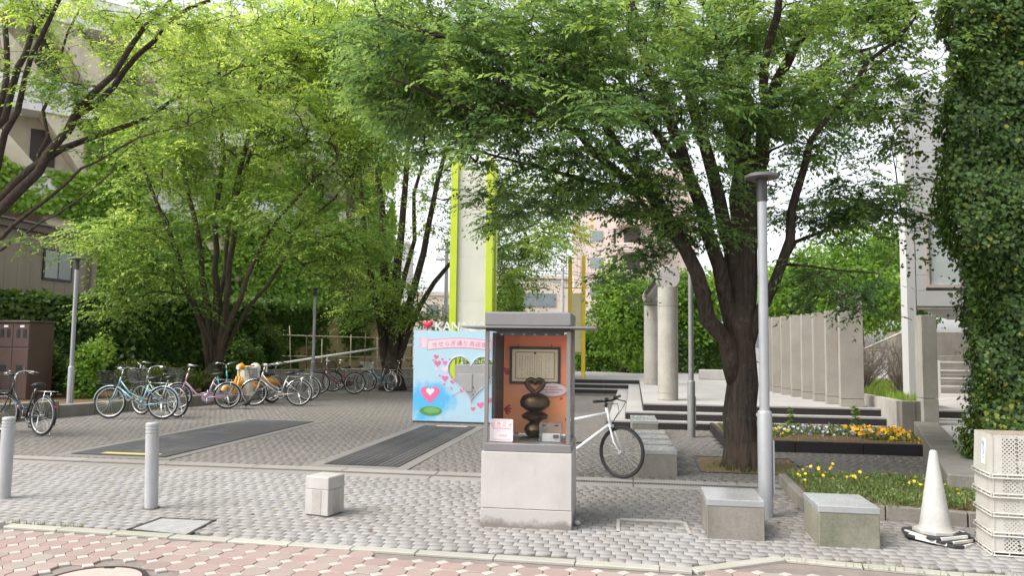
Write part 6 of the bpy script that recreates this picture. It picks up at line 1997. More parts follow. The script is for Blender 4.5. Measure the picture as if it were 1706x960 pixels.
for z in (4.65, 8.75, 12.85):
    for k in range(10):
        x = -17 + 3.2 * k
        MB().box((x, -.02, z + 1.25), (.95, .1, 1.6)).build("window", dkw, big_b)
        b = MB()
        b.prism([(x + 1.5, z - .1), (x + 2.95, z - .1), (x + 2.95, z + .1), (x + .7, z + 2.6), (x - .3, z + 2.6)], 0, 1.25, lambda a_, c_, h: (a_, -h, c_))
        b.build("buttress", cream, big_b)
MB().box((-9.5, -1.0, 8.7), (2.2, 2.0, 17.4)).build("tower_wall", wht, big_b)
# ivy on the facade in clumps and bands
n = 90000
pz = rg.random(n) * 12.0 + .2; ps = rg.random(n) * 31 - 15
keepv = np.zeros(n, bool)
band = (np.abs(pz - 7.9) < .9) & (ps < 3)
band |= (pz < 4.6) & (ps > -12)
band |= (ps > .5) & (pz < 10.5 + 1.4 * np.sin(ps * .9))
sl = np.abs((pz - 8.6) - (1.4 - (ps + 5.0) * .55)) < .55
band |= sl & (ps > -6) & (ps < 3)
band &= ((np.sin(ps * 1.1 + pz * .7) + np.sin(ps * 2.7 - pz * 1.9) + rg.normal(0, .5, n)) > -1.35) | ((np.abs(pz - 7.9) < .8) & (ps < 3))
pz, ps = pz[band], ps[band]
pz = np.concatenate([pz, rg.uniform(6.95, 8.85, 9000)]); ps = np.concatenate([ps, rg.uniform(-9, 3.5, 9000)]); n = len(pz)
lay = 1.42 + .18 * np.sin(ps * 1.3) * np.sin(pz * 1.7) + rg.normal(0, .09, n)
fr_ = np.array([[0, -1.0, 0]])
p = np.stack([ps, -lay, pz], 1)
cl_ = np.sin(ps * 1.9 + 1) * np.sin(pz * 2.3)
leaves_obj("ivy", LEAF_IVY, p, rg.normal(0, .5, (n, 3)) + [0, 0, -.8], rg.normal(0, .4, (n, 3)) + [0, -1, .5], .21 * rg.uniform(.6, 1.25, n), np.clip(rg.normal(.42, .18, n) + .16 * cl_ + .09 * (pz - 4) * .5, 0, 1), gl_ivyb, big_b)

# ================================================================== buildings down the street
def facade_block(name, label, c0, w_, d_, h_, rz, wall_m, floors, cols, win_w, win_h, z_first, pitch, cat="building", group=None, mrg=.8, frame=None, roof=True):
    t = thing(name, label, cat, c0, rz, group)
    MB().box((w_ / 2, d_ / 2, h_ / 2), (w_, d_, h_), ch=.03).build("wall", wall_m, t)
    if roof: MB().box((w_ / 2, d_ / 2, h_ + .15), (w_ + .2, d_ + .2, .3)).build("roof_edge", wall_m, t)
    fm = frame or mat("sash", (0.30, .30, .31), .4, metal=.3)
    gm3 = mat("far_glass", (0.20, .24, .26), .12, mott=.15, scale=2, bmp=0, spec=.8)
    for f in range(floors):
        for k in range(cols):
            x = mrg + (w_ - 2 * mrg) * ((k + .5) / cols)
            z = z_first + f * pitch
            o = MB().box((x, -.02, z), (win_w, .08, win_h)).build("window", fm, t)
            for s in (-1, 1):
                MB().box((x + s * win_w * .245, -.05, z), (win_w * .45, .04, win_h - .12)).build("pane", gm3, o)
    return t
pinkw = mat("pink_render", (0.60, .49, .44), .8, mott=.08, scale=.5, bmp=.1, streak=(.8, .8, .1), streak_col=(.42, .31, .28))
creamw = mat("cream_render", (0.62, .54, .46), .8, mott=.08, scale=.6, bmp=.1)
p = P(955, 560, 78)
ap = facade_block("apartment_building", "pink apartment building with stacked windows seen past the yellow tower", (p.x, p.y, 0), 4.6, 12, 15.2, R(-4), pinkw, 4, 1, 1.3, 1.05, 4.5, 2.75, mrg=1.3)
MB().box((6.6, 4, 8.3), (4, 8, 16.6), ch=.03).build("side_wing", mat("pink_wing", (0.50, .40, .35), .8, mott=.08), ap)
for f in range(5):
    z = 3.2 + f * 2.75
    MB().box((5.6, -.5, z), (2.6, 1.2, .95), ch=.05).build("balcony", pinkw, ap)
    MB().box((5.9, -.01, z + 1.35), (1.6, .06, 1.6)).build("window", dkw, ap)
for f in range(4): MB().box((4.15, -.02, 4.5 + 2.75 * f), (.25, .06, 1.5)).build("stair_window", dkw, ap)
MB().box((9.5, 6, 10), (6, 9, 20), ch=.03).build("rear_block", mat("pink_rear", (0.52, .42, .37), .8), ap)
p = P(835, 560, 62)
facade_block("office_building", "low cream building with a wide dark window beyond the plaza", (p.x, p.y, 0), 5.4, 8, 6.9, R(2), creamw, 1, 1, 3.4, 1.1, 5.2, 2.6, mrg=.9)
p = P(985, 560, 66)
facade_block("low_house", "low pinkish house with a pale window under the round tree", (p.x, p.y, 0), 5.5, 7, 4.2, R(-4), mat("house_render", (0.55, .47, .42), .8), 1, 2, 1.4, 1.6, 2.6, 2.6)
p = P(690, 560, 64)
facade_block("cream_house", "cream house with dark windows behind the corner tree", (p.x, p.y, 0), 4.2, 8, 5.6, R(4), creamw, 2, 2, 1.0, 1.1, 1.9, 2.4)
p = P(560, 560, 72)
facade_block("grey_house", "tall grey block far behind the tan fence", (p.x, p.y, 0), 6.5, 9, 11, R(4), mat("grey_render", (0.5, .5, .5), .8), 4, 3, 1.2, 1.2, 2.2, 2.6)
p = P(1125, 560, 85)
facade_block("grey_house", "pale apartment block far behind the big tree", (p.x, p.y, 0), 16, 9, 9, R(-3), mat("pale_render", (0.6, .58, .56), .8), 3, 6, 1.3, 1.3, 2.2, 2.7)
# board fence and pale wall behind the heart panel
vf = thing("board_fence", "grey white upright board fence far behind the heart panel", "fence")
a, c = Vector((-5.2, 39, 0)), Vector((-.5, 38.5, 0)); d = c - a; L = d.length
for j in range(20):
    q = a + d * ((j + .5) / 20)
    MB().box((0, 0, 1.2), (L / 20 - .02, .04, 2.4)).build("board", mat("board_white", (0.58, .58, .60), .7, mott=.1), vf, q, (0, 0, math.atan2(d.y, d.x)))
for z in (.5, 1.9): MB().box((L / 2, .05, z), (L, .05, .08)).build("fence_rail", mat("board_white2", (0.5, .5, .52), .7), vf, a, (0, 0, math.atan2(d.y, d.x)))
# utility poles with wires
wire = mat("wire_black", (0.03, .03, .03), .6)
for i, (px, Y, h_) in enumerate(((937, 58, 7.5), (742, 52, 8.5))):
    q = P(px, 560, Y)
    t = thing("utility_pole", ["grey utility pole between the cream building and yellow tower", "grey utility pole beyond the lime tower"][i], "utility pole", (q.x, q.y, 0), 0, "utility poles down the street")
    MB().lathe([(.16, 0), (.11, h_)], 12).build("pole", mat("pole_conc", (0.42, .41, .40), .8), t)
    for z in (h_ - .5, h_ - 1.2): MB().box((0, 0, z), (1.5, .09, .09)).build("cross_arm", M['steel'], t)
    for x in (-.6, 0, .6): MB().lathe([(.05, 0), (.06, .1), (.03, .18)], 8, (x, 0, h_ - .45)).build("insulator", M['white'], t)
b = MB()
qa, qb, qc = P(742, 560, 52), P(937, 560, 58), P(1250, 560, 75)
for x in (-.6, .6):
    for z in (6.6, 7.2):
        pts = [Vector((qa.x + x, qa.y, z + .9)).lerp(Vector((qb.x + x, qb.y, z)), s / 8) - Vector((0, 0, .5 * (1 - (s / 4 - 1) ** 2))) for s in range(9)]
        b.tube(pts, .018, 4, False)
        pts = [Vector((qb.x + x, qb.y, z)).lerp(Vector((qc.x + x, qc.y, z)), s / 8) - Vector((0, 0, .5 * (1 - (s / 4 - 1) ** 2))) for s in range(9)]
        b.tube(pts, .018, 4, False)
o = b.build("overhead_wire", wire); o["kind"] = "stuff"; props(o, "thin black overhead wires strung between the utility poles", "wires")
# ================================================================== bicycles
def paint(name, col, metal=.35):
    return mat("paint_" + name, col, .32, metal=metal, mott=.08, scale=12, grain=90, bmp=.02, coat=.3)
tyre_m, spoke_m, chrome = M['rubber'], mat("spoke_steel", (0.45, .45, .45), .35, metal=.9, bmp=0), M['chrome']
alu = mat("aluminium", (0.58, .58, .58), .35, metal=.8, mott=.06, bmp=0)
def arc(c, r, a0, a1, n=16, y=0.0):
    return [Vector((c[0] + r * math.cos(a0 + (a1 - a0) * i / n), y, c[1] + r * math.sin(a0 + (a1 - a0) * i / n))) for i in range(n + 1)]
WHEEL = {}
def wheel_meshes(R_, tw, rim_m, n_sp=28):
    k = (R_, tw, rim_m.name)
    if k in WHEEL: return WHEEL[k]
    ty, ri, sp, hu = MB(), MB(), MB(), MB()
    ty.tube([Vector(((R_ - tw) * math.cos(a), 0, (R_ - tw) * math.sin(a))) for a in [2 * PI * i / 40 for i in range(40)]], tw, 8, closed=True)
    ri.tube([Vector(((R_ - tw * 2.2) * math.cos(a), 0, (R_ - tw * 2.2) * math.sin(a))) for a in [2 * PI * i / 40 for i in range(40)]], tw * .62, 6, closed=True)
    for i in range(n_sp):
        a = 2 * PI * i / n_sp; s = 1 if i % 2 else -1
        q = a + (.35 if (i // 2) % 2 else -.35)
        sp.tube([Vector((.02 * math.cos(q), s * .03, .02 * math.sin(q))), Vector(((R_ - tw * 2.4) * math.cos(a), 0, (R_ - tw * 2.4) * math.sin(a)))], .0022, 3, False)
    hu.cyl((0, -.05, 0), (0, .05, 0), .02, n=10); hu.cyl((0, -.07, 0), (0, .07, 0), .008, n=6)
    WHEEL[k] = (ty.mesh("tyre", tyre_m), ri.mesh("rim", rim_m), sp.mesh("spokes", spoke_m), hu.mesh("hub", alu))
    return WHEEL[k]
GB = "parked bicycles around the plaza"
def bicycle(label, pf, pr, col, R_=.33, basket="black", style="step", fender=None, guard=None, rack=True, saddle=M['black'], stand=True, bars="city", rim=None, tw=.021, lean=2.0, steer=0.0, lock=False, scale=1.0, tyre_w=None):
    """pf, pr: where the front and the rear wheel stand on the paving."""
    d = (pf - pr); d.z = 0
    rz = math.atan2(d.y, d.x)
    mid = (pf + pr) / 2
    t = thing("bicycle", label, "bicycle", (mid.x, mid.y, 0), rz, GB)
    t.rotation_euler = (R(lean), 0, rz)
    t.scale = (scale,) * 3
    WB_ = .54
    fa, ra = Vector((WB_, 0, R_)), Vector((-WB_, 0, R_))
    rim = rim or alu
    me = wheel_meshes(R_, tw, rim)
    ht, hb = Vector((.345, 0, .84)), Vector((.40, 0, .62 if R_ > .3 else .56))
    steer_M = Matrix.Translation(hb) @ Matrix.Rotation(steer, 4, (ht - hb).normalized()) @ Matrix.Translation(-hb)
    SV = lambda v: steer_M @ Vector(v)
    for nm, c, st_ in (("front_wheel", SV(fa), steer), ("rear_wheel", ra, 0)):
        wv_ = link(nm, me[0], None, t, c, (0, random.uniform(0, 1), st_))
        wv_.rotation_euler = (0, 0, st_)
        o = link("rim", me[1], None, wv_); o = link("spokes", me[2], None, wv_); o["kind"] = "stuff"; link("hub", me[3], None, wv_)
    bb = Vector((-.09, 0, .275)); sc_ = Vector((-.235, 0, .70))
    f = MB()
    f.tube([bb, sc_], .016, 8); f.tube([hb, ht], .019, 8)
    for s in (-1, 1):
        f.tube([bb + Vector((0, s * .03, 0)), ra + Vector((0, s * .055, 0))], .009, 6)
        f.tube([sc_ + Vector((.03, s * .02, -.08)), ra + Vector((0, s * .055, 0))], .008, 6)
    dn = hb + (ht - hb) * .12
    up = hb + (ht - hb) * .72
    if style == "step":
        f.tube([dn, dn.lerp(bb, .5) + Vector((-.03, 0, -.03)), bb], [.018, .018, .018], 8)
        f.tube([up, up.lerp(bb, .38) + Vector((-.02, 0, -.04)), up.lerp(bb, .75) + Vector((-.05, 0, .03)), bb.lerp(sc_, .38)], .014, 8)
    elif style == "low":
        f.tube([dn, dn.lerp(bb, .45) + Vector((-.03, 0, -.12)), bb.lerp(dn, .15) + Vector((0, 0, -.02)), bb], .022, 8)
        f.tube([bb.lerp(sc_, .3), bb.lerp(dn, .3) + Vector((0, 0, -.02))], .012, 6)
    else:
        f.tube([dn, bb], .019, 8); f.tube([up, sc_ + Vector((.01, 0, -.05))], .017, 8)
    f.build("frame", col, t)
    fk = MB()
    for s in (-1, 1):
        fk.tube([SV(hb + Vector((.005, s * .035, 0))), SV(hb.lerp(fa, .6) + Vector((-.02, s * .05, 0))), SV(fa + Vector((0, s * .055, 0)))], [.012, .011, .008], 7)
    fk.cyl(SV(hb + Vector((.005, -.045, 0))), SV(hb + Vector((.005, .045, 0))), .014, n=8)
    fk.build("fork", col if style != "step" else col, t)
    hbm = MB()
    if bars == "city":
        st = ht + Vector((-.03, 0, .13))
        hbm.tube([SV(ht), SV(st)], .012, 8)
        for s in (-1, 1):
            hbm.tube([SV(st), SV(st + Vector((.05, s * .10, .05))), SV(st + Vector((.02, s * .22, .07))), SV(st + Vector((-.10, s * .27, .05))), SV(st + Vector((-.20, s * .275, .03)))], .011, 7)
        h_o = hbm.build("handlebar", chrome, t)
        for s in (-1, 1):
            g = MB().tube([SV(st + Vector((-.11, s * .272, .048))), SV(st + Vector((-.24, s * .278, .025)))], .016, 8)
            g.build("grip", M['black'], h_o)
            g = MB().tube([SV(st + Vector((.0, s * .235, .05))), SV(st + Vector((-.12, s * .25, .015)))], .005, 5)
            g.build("brake_lever", alu, h_o)
        MB().lathe([(0, 0), (.022, 0), (.024, .012), (.01, .024), (0, .025)], 12, SV(st + Vector((-.03, .15, .07)))).build("bell", chrome, h_o)
    else:
        st = ht + Vector((.07, 0, .09))
        hbm.tube([SV(ht), SV(ht + Vector((-.01, 0, .08))), SV(st)], .014, 8)
        hbm.tube([SV(st + Vector((-.05, -.29, .02))), SV(st + Vector((0, -.12, .005))), SV(st + Vector((0, .12, .005))), SV(st + Vector((-.05, .29, .02)))], .012, 8)
        h_o = hbm.build("handlebar", M['black'], t)
        for s in (-1, 1):
            MB().tube([SV(st + Vector((-.03, s * .17, .013))), SV(st + Vector((-.055, s * .31, .02)))], .018, 8).build("grip", M['black'], h_o)
            MB().tube([SV(st + Vector((0, s * .15, 0))), SV(st + Vector((.06, s * .17, -.02))), SV(st + Vector((.05, s * .25, -.03)))], .007, 5).build("brake_lever", M['black'], h_o)
            MB().box(SV(st + Vector((0, s * .10, .03))), (.05, .05, .035), ch=.008).build("shifter", M['black'], h_o)
        cbm = MB()
        for s in (-1, 1): cbm.tube([SV(st + Vector((.05, s * .17, -.02))), SV(st + Vector((.15, s * .10, -.02))), SV(st + Vector((.12, s * .02, -.12))), SV(hb + Vector((.03, 0, .05)))], .004, 5)
        cbm.build("brake_cable", M['black'], t)
    sd_ = MB()
    top = Vector((-.285, 0, .80))
    sd_.tube([top + Vector((-.14, 0, .035)), top + Vector((-.10, 0, .03)), top + Vector((.0, 0, .02)), top + Vector((.09, 0, .015)), top + Vector((.14, 0, .01))], [.06, .11, .09, .045, .02], 12, flat=.42)
    sd_.build("saddle", saddle, t)
    MB().tube([sc_ + Vector((.005, 0, -.03)), top + Vector((0, 0, -.02))], .012, 8).build("seat_post", chrome, t)
    for s in (-1, 1): pass
    cr = MB()
    cr.lathe([(.085, -.004), (.09, 0), (.085, .004), (.07, .004), (.07, -.004), (.085, -.004)], 28, bb + Vector((0, -.05, 0)), M=Matrix.Rotation(PI / 2, 3, 'X'))
    for a in range(5): cr.tube([bb + Vector((0, -.05, 0)), bb + Vector((.08 * math.cos(a * 1.257), -.05, .08 * math.sin(a * 1.257)))], .007, 4)
    ca = random.uniform(0, 2 * PI)
    for s in (-1, 1):
        e = bb + Vector((s * .165 * math.cos(ca), s * -.075, s * .165 * math.sin(ca)))
        cr.tube([bb + Vector((0, -s * .06, 0)), e], .010, 6)
    cr.cyl(bb + Vector((0, -.075, 0)), bb + Vector((0, .075, 0)), .012, n=8)
    cko = cr.build("crankset", alu, t)
    for s in (-1, 1):
        e = bb + Vector((s * .165 * math.cos(ca), s * -.12, s * .165 * math.sin(ca)))
        MB().box(e, (.085, .07, .022), ch=.006).build("pedal", M['black'], cko)
    ch_ = MB(); ch_.tube([bb + Vector((0, -.05, .085)), ra + Vector((0, -.05, .04))], .005, 4); ch_.tube([bb + Vector((0, -.05, -.085)), ra + Vector((0, -.05, -.04))], .005, 4)
    ch_.build("chain", M['steel_dark'], t)
    if guard is not None:
        g = MB(); g.prism([(bb.x + .13, bb.z - .03), (bb.x + .13, bb.z + .06), (bb.x + .04, bb.z + .12), (ra.x + .0, ra.z + .055), (ra.x - .05, ra.z + .0), (ra.x, ra.z - .05), (bb.x - .02, bb.z - .11), (bb.x + .08, bb.z - .09)], .062, .078, lambda x, y, h: (x, -h, y))
        g.build("chain_guard", guard, t)
    if fender is not None:
        for nm, c, a0, a1, s_q in (("front_fender", fa, R(10), R(170), 1), ("rear_fender", ra, R(25), R(205), 0)):
            path = arc((c.x, c.z), R_ + .018, a0, a1, 18)
            if s_q: path = [SV(p) for p in path]
            fm_ = MB(); fm_.tube(path, .03, 8, False, flat=1.0) if False else None
            vs_, fs_ = [], []
            for i, p in enumerate(path):
                rr_ = (p - (SV(c) if s_q else c)).normalized()
                sd = Vector((0, 1, 0)) if not s_q else (steer_M.to_3x3() @ Vector((0, 1, 0)))
                for w_, dz in ((-.027, -.016), (-.016, 0), (.016, 0), (.027, -.016)):
                    vs_.append(p + sd * w_ + rr_ * dz)
                if i:
                    for q in range(3):
                        k = (i - 1) * 4 + q; fs_.append((k, k + 1, k + 5, k + 4))
            fm_.add(vs_, fs_, True)
            if s_q == 0:
                for s in (-1, 1): fm_.tube([ra + Vector((0, s * .06, 0)), path[15] + Vector((0, s * .02, 0))], .003, 4, False)
            else:
                for s in (-1, 1): fm_.tube([SV(fa + Vector((0, s * .06, 0))), path[16] + Vector((0, s * .02, 0))], .003, 4, False)
            o = fm_.build(nm, fender, t)
            if s_q == 0: MB().cyl(path[13], path[13] + (path[13] - ra).normalized() * .03, .02, n=10).build("reflector", mat("reflector_red", (0.45, .02, .02), .2, bmp=0), o)
    if rack:
        r_ = MB(); zt_ = R_ * 2 + .07
        for s in (-1, 1):
            r_.tube([Vector((-.27, s * .045, zt_)), Vector((-.80, s * .055, zt_))], .006, 5)
            r_.tube([ra + Vector((0, s * .065, 0)), Vector((-.62, s * .055, zt_))], .005, 5)
        for k in range(5): r_.tube([Vector((-.32 - .115 * k, -.052, zt_)), Vector((-.32 - .115 * k, .052, zt_))], .005, 5)
        r_.build("rear_rack", chrome, t)
    if basket:
        bmt = {"black": M['black'], "silver": alu, "brown": mat("basket_brown", (0.16, .10, .08), .6), "grey": mat("basket_grey", (0.10, .10, .11), .5)}[basket]
        b = MB(); z0, z1 = .70, .955; xo = .43
        def Bk(x, y, f_):   # tapered basket
            k = .80 + .20 * f_
            return SV(Vector((xo + .02 + (x * .30 + .02 * f_), y * .185 * k, z0 + (z1 - z0) * f_)))
        n_v = 10
        for f_ in np.linspace(0, 1, 7):
            loop = [Bk(0, -1, f_), Bk(1, -1, f_), Bk(1, 1, f_), Bk(0, 1, f_)]
            for a, c in zip(loop, loop[1:] + loop[:1]): b.tube([a, c], .0045 if f_ in (0, 1) else .0026, 4, False)
        for i in range(n_v):
            s = -1 + 2 * i / (n_v - 1); x = i / (n_v - 1)
            for q0, q1 in ((Bk(0, s, 0), Bk(0, s, 1)), (Bk(1, s, 0), Bk(1, s, 1)), (Bk(x, -1, 0), Bk(x, -1, 1)), (Bk(x, 1, 0), Bk(x, 1, 1)), (Bk(0, s, 0), Bk(1, s, 0)), (Bk(x, -1, 0), Bk(x, 1, 0))):
                b.tube([q0, q1], .0026, 4, False)
        o = b.build("basket", bmt, t); o["kind"] = "stuff"
        l = MB(); l.lathe([(0, 0), (.03, .0), (.034, .03), (.02, .06), (0, .062)], 12, SV(hb + Vector((.08, 0, .03))), M=Matrix.Rotation(-PI / 2, 3, 'Y'))
        l.build("headlamp", M['black'], t)
    if stand:
        k = MB()
        k.tube([ra + Vector((0, -.07, 0)), ra + Vector((-.05, -.12, -R_ + .01)), ra + Vector((-.07, .0, -R_ + .006)), ra + Vector((-.05, .12, -R_ + .01)), ra + Vector((0, .07, 0))], .007, 6)
        k.build("kick_stand", chrome, t)
    if lock:
        MB().tube([ra + Vector((.2, -.06, .12)), ra + Vector((.24, -.08, .22)), ra + Vector((.24, .08, .22)), ra + Vector((.2, .06, .12))], .009, 6).build("ring_lock", M['black'], t)
    return t
blackp = paint("black", (0.03, .03, .035)); bluep = paint("blue", (0.23, .42, .52)); greenp = paint("dull_green", (0.20, .24, .17)); pinkpt = paint("pink", (0.52, .34, .44))
silverp = paint("silver", (0.5, .5, .5), .7); redp = paint("dark_red", (0.20, .03, .045)); slate = paint("slate", (0.17, .24, .29)); whitepnt = paint("white", (0.72, .72, .72), 0); tealp = paint("teal", (0.10, .38, .42)); beigep = paint("beige", (0.40, .35, .27))
bk = bicycle("black city bicycle with blue and orange marks parked nearest the brown cabinet", G(-8, 719), G(79, 728), blackp, basket="black", fender=blackp, guard=M['black'], rim=alu, steer=.25, lean=3)
_a, _c = Vector((.40, 0, .65)), Vector((-.09, 0, .275))
for f0, f1, cc in ((.30, .42, (0.05, .16, .40)), (.44, .50, (0.70, .28, .05)), (.52, .62, (0.05, .16, .40))):
    MB().tube([_a.lerp(_c, f0) + Vector((-.022, 0, -.022)), _a.lerp(_c, f1) + Vector((-.022, 0, -.022))], .0215, 8).build("frame_band", mat("band_%d" % int(cc[0] * 100), cc, .4), bk)
bicycle("light blue step through bicycle with pale fenders beside the planter blocks", G(188, 698), G(263, 699), bluep, basket="black", fender=paint("pale_blue", (0.42, .56, .64)), guard=None, lock=True)
bicycle("dull green bicycle with black saddle half hidden behind the blue one", G(224, 691), G(306, 697), greenp, basket="grey", fender=None, guard=None, rack=False, lean=-2)
bicycle("pink low step bicycle with a grey basket beside the tree trunk", G(308, 683), G(366, 682), pinkpt, R_=.31, basket="grey", style="low", fender=paint("pale_pink", (0.55, .50, .53)), guard=paint("pink2", (0.52, .34, .44)), scale=1.0)
bicycle("small teal folding bicycle between the pink bicycle and yellow scooter", G(385, 672), G(352, 667), tealp, R_=.24, basket=None, style="low", fender=None, rack=False, bars="city")
bicycle("dark bicycle half hidden behind the silver one by the handrail", G(452, 668), G(506, 668), blackp, basket=None, fender=M['chrome'], rack=True, lean=-3)
bicycle("silver bicycle with a wire basket and chrome fenders beside the yellow scooter", G(430, 677), G(490, 677), silverp, basket="silver", fender=M['chrome'], style="step", lean=3)
bicycle("dark red bicycle with a black basket next to the grey lamp post", G(541, 657), G(580, 657), redp, R_=.335, basket="black", fender=None, guard=M['black'], rack=False)
bicycle("black bicycle with red marks behind the dark red one", G(566, 653), G(598, 653), blackp, basket="black", fender=None, rack=False, lean=-2)
bicycle("slate blue bicycle with a silver basket leaning before the corner tree", G(616, 652), G(644, 654), slate, basket="silver", fender=M['chrome'], guard=M['black'])
bicycle("beige bicycle with brown basket half hidden behind the heart panel", G(661, 651), G(697, 650), beigep, basket="brown", fender=None, rack=False)
bicycle("dark bicycle parked deepest against the azaleas behind the blue one", G(232, 672), G(276, 670), blackp, basket="black", fender=None, rack=True, lean=2)
bicycle("white sports bicycle with black grips standing behind the showcase", G(1022, 797), G(903, 793), whitepnt, R_=.315, basket=None, style="diamond", fender=None, rack=False, bars="flat", rim=M['black'], tw=.017, stand=False, steer=-.55, lean=-4)
MB_ = None

# ------------------------------------------------------------------ yellow delivery scooter and the helmet on it
pf, pr = G(388, 676), G(450, 672)
d = pf - pr; mid = (pf + pr) / 2
sct = thing("scooter", "yellow scooter with a cream leg shield between pink and silver bicycles", "scooter", (mid.x, mid.y, 0), math.atan2(d.y, d.x))
yp = mat("scooter_yellow", (0.66, .30, .02), .3, mott=.08, bmp=.02, coat=.4); crm = mat("scooter_cream", (0.62, .56, .42), .4, mott=.08, bmp=.02, coat=.3)
mw = wheel_meshes(.28, .032, alu)
for nm, x in (("front_wheel", .60), ("rear_wheel", -.60)):
    wv_ = link(nm, mw[0], None, sct, (x, 0, .28)); link("rim", mw[1], None, wv_); o = link("spokes", mw[2], None, wv_); o["kind"] = "stuff"; link("hub", mw[3], None, wv_)
b = MB()
for s in (-1, 1): b.tube([(.42, s * .06, .72), (.48, s * .07, .5), (.60, s * .07, .28)], [.03, .032, .03], 8)
b.build("fork", yp, sct)
fp = arc((.60, .28), .315, R(20), R(165), 16)
vs_, fs_ = [], []
for i, p in enumerate(fp):
    rr_ = (p - Vector((.6, 0, .28))).normalized()
    for w_, dz in ((-.07, -.06), (-.055, -.01), (0, .008), (.055, -.01), (.07, -.06)): vs_.append(p + Vector((0, w_, 0)) + rr_ * dz)
    if i:
        for q in range(4): k = (i - 1) * 5 + q; fs_.append((k, k + 1, k + 6, k + 5))
MB().add(vs_, fs_, True).build("front_fender", yp, sct)
b = MB()   # leg shield: two curved wings
for s in (-1, 1):
    vs_, fs_ = [], []
    prof = [(.36, .88, .14), (.35, .77, .21), (.30, .62, .25), (.26, .48, .265), (.24, .36, .265), (.20, .24, .22)]
    for i, (x, z, wv2) in enumerate(prof):
        vs_ += [(x + .05, s * .02, z), (x + .03, s * wv2 * .6, z), (x - .05, s * wv2, z), (x - .09, s * (wv2 - .01), z)]
        if i:
            for q in range(3):
                k = (i - 1) * 4 + q; fs_.append((k, k + 1, k + 5, k + 4) if s < 0 else (k + 4, k + 5, k + 1, k))
    b.add(vs_, fs_, True)
b.build("leg_shield", crm, sct)
b = MB(); b.tube([(.36, 0, .62), (.20, 0, .45), (.02, 0, .42), (-.15, 0, .52)], [.08, .075, .08, .10], 10); b.build("frame_tube", yp, sct)
b = MB(); b.tube([(-.02, 0, .55), (-.22, 0, .60), (-.48, 0, .58), (-.78, 0, .50)], [.08, .13, .12, .06], 12, flat=1.0); b.build("rear_body", yp, sct)
MB().box((-.05, 0, .30), (.36, .20, .16), ch=.03).build("engine", M['steel_dark'], sct)
MB().tube([(0, -.12, .22), (-.3, -.15, .20), (-.72, -.16, .26)], [.02, .035, .04], 8).build("exhaust_pipe", chrome, sct)
b = MB(); b.tube([(.0, 0, .72), (-.12, 0, .75), (-.38, 0, .75), (-.60, 0, .74)], [.06, .12, .14, .08], 12, flat=.45); b.build("seat", M['black'], sct)
b = MB(); b.tube([(.28, 0, .94), (.34, 0, .96), (.44, 0, .94)], [.06, .10, .075], 12); b.build("headlamp_housing", yp, sct)
MB().lathe([(0, 0), (.06, 0), (.065, -.02)], 16, (.455, 0, .94), M=Matrix.Rotation(PI / 2, 3, 'Y')).build("headlamp", mat("lamp_glass", (0.6, .62, .62), .1, bmp=0), sct)
hb2 = MB(); hb2.tube([(.24, -.33, .99), (.30, -.18, .97), (.33, 0, .96), (.30, .18, .97), (.24, .33, .99)], .016, 8)
ho = hb2.build("handlebar", yp, sct)
for s in (-1, 1):
    MB().tube([(.255, s * .24, .98), (.23, s * .36, .995)], .02, 8).build("grip", M['black'], ho)
    MB().tube([(.3, s * .2, .98), (.3, s * .24, 1.12)], .006, 5).build("mirror_stem", M['black'], ho)
MB().lathe([(0, 0), (.045, 0), (.045, .012), (0, .014)], 14, (-.79, 0, .55), M=Matrix.Rotation(-PI / 2, 3, 'Y')).build("tail_lamp", mat("tail_red", (0.5, .03, .02), .2, bmp=0), sct)
b = MB()
for s in (-1, 1): b.tube([(-.45, s * .08, .70), (-.85, s * .08, .70)], .009, 6)
for k in range(4): b.tube([(-.5 - .11 * k, -.08, .70), (-.5 - .11 * k, .08, .70)], .008, 6)
b.build("rear_carrier", chrome, sct)
MB().tube([(-.12, .10, .25), (-.2, .22, .02)], .012, 6).build("side_stand", M['steel_dark'], sct)
hp3 = sct.location + Vector((math.cos(sct.rotation_euler[2]), math.sin(sct.rotation_euler[2]), 0)) * -.06
hl = thing("helmet", "cream round helmet with dark opening lying on the yellow scooter", "helmet", (hp3.x, hp3.y, .80), sct.rotation_euler[2] + .4)
MB().lathe([(.115, 0), (.135, .03), (.142, .10), (.130, .17), (.09, .225), (.04, .248), (0, .252)], 28).build("helmet_shell", mat("helmet_cream", (0.70, .66, .55), .3, mott=.05, bmp=0, coat=.3), hl)
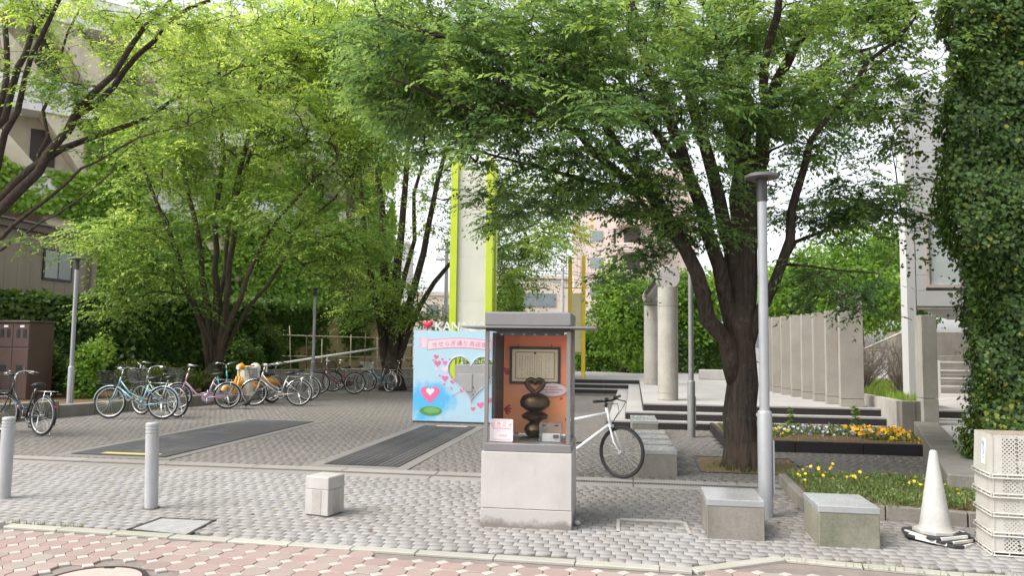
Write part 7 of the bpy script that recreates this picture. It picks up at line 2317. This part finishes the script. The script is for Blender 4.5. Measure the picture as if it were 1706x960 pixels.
MB().lathe([(.118, .002), (.138, .03), (.1395, .045)], 28).build("helmet_trim", M['black'], hl)
vs_, fs_ = [], []
for i in range(13):
    a = R(-58) + R(116) * i / 12
    for z, rr_ in ((.03, .1395), (.075, .1455), (.125, .142)): vs_.append((rr_ * math.cos(a), rr_ * math.sin(a), z))
    if i:
        for q in range(2): k = (i - 1) * 3 + q; fs_.append((k, k + 1, k + 4, k + 3))
MB().add(vs_, fs_, True).build("visor", mat("visor_dark", (0.05, .05, .05), .15, bmp=0), hl)

# ------------------------------------------------------------------ the crow on the paving
q = G(410, 682)
cw = thing("crow", "black crow standing on the paving before the silver bicycle", "bird", (q.x, q.y, 0), R(35))
cw.scale = (.74, .74, .8)
fe = mat("crow_feather", (0.012, .012, .016), .45, mott=.3, scale=40, bmp=.3)
b = MB()
b.tube([(-.23, 0, .11), (-.15, 0, .135), (-.08, 0, .155), (0, 0, .175), (.07, 0, .20), (.11, 0, .235), (.135, 0, .265), (.165, 0, .272), (.185, 0, .268)], [.012, .03, .055, .068, .062, .042, .038, .032, .012], 14)
b.build("body", fe, cw)
MB().tube([(.18, 0, .27), (.215, 0, .264), (.245, 0, .252)], [.016, .012, .003], 8).build("beak", M['black'], cw)
b = MB(); b.tube([(-.13, 0, .13), (-.22, 0, .10), (-.31, 0, .075)], [.03, .035, .028], 8, flat=.3); b.build("tail", fe, cw)
for s in (-1, 1):
    b = MB(); b.tube([(.06, s * .058, .20), (-.03, s * .066, .165), (-.14, s * .05, .13), (-.24, s * .025, .10)], [.025, .042, .034, .008], 10, flat=.5); b.build("wing", fe, cw)
    b = MB(); b.tube([(0, s * .03, .125), (-.012, s * .032, .06), (.0, s * .032, .004)], [.02, .006, .005], 6)
    for a in (-.5, 0, .5, PI): b.tube([(0, s * .032, .005), (.035 * math.cos(a), s * .032 + .035 * math.sin(a), .003)], [.005, .003], 5)
    b.build("leg", M['black'], cw)
    MB().lathe([(0, 0), (.005, .001), (0, .004)], 8, (.155, s * .026, .283)).build("eye", mat("bird_eye", (0.05, .04, .03), .05, bmp=0), cw)
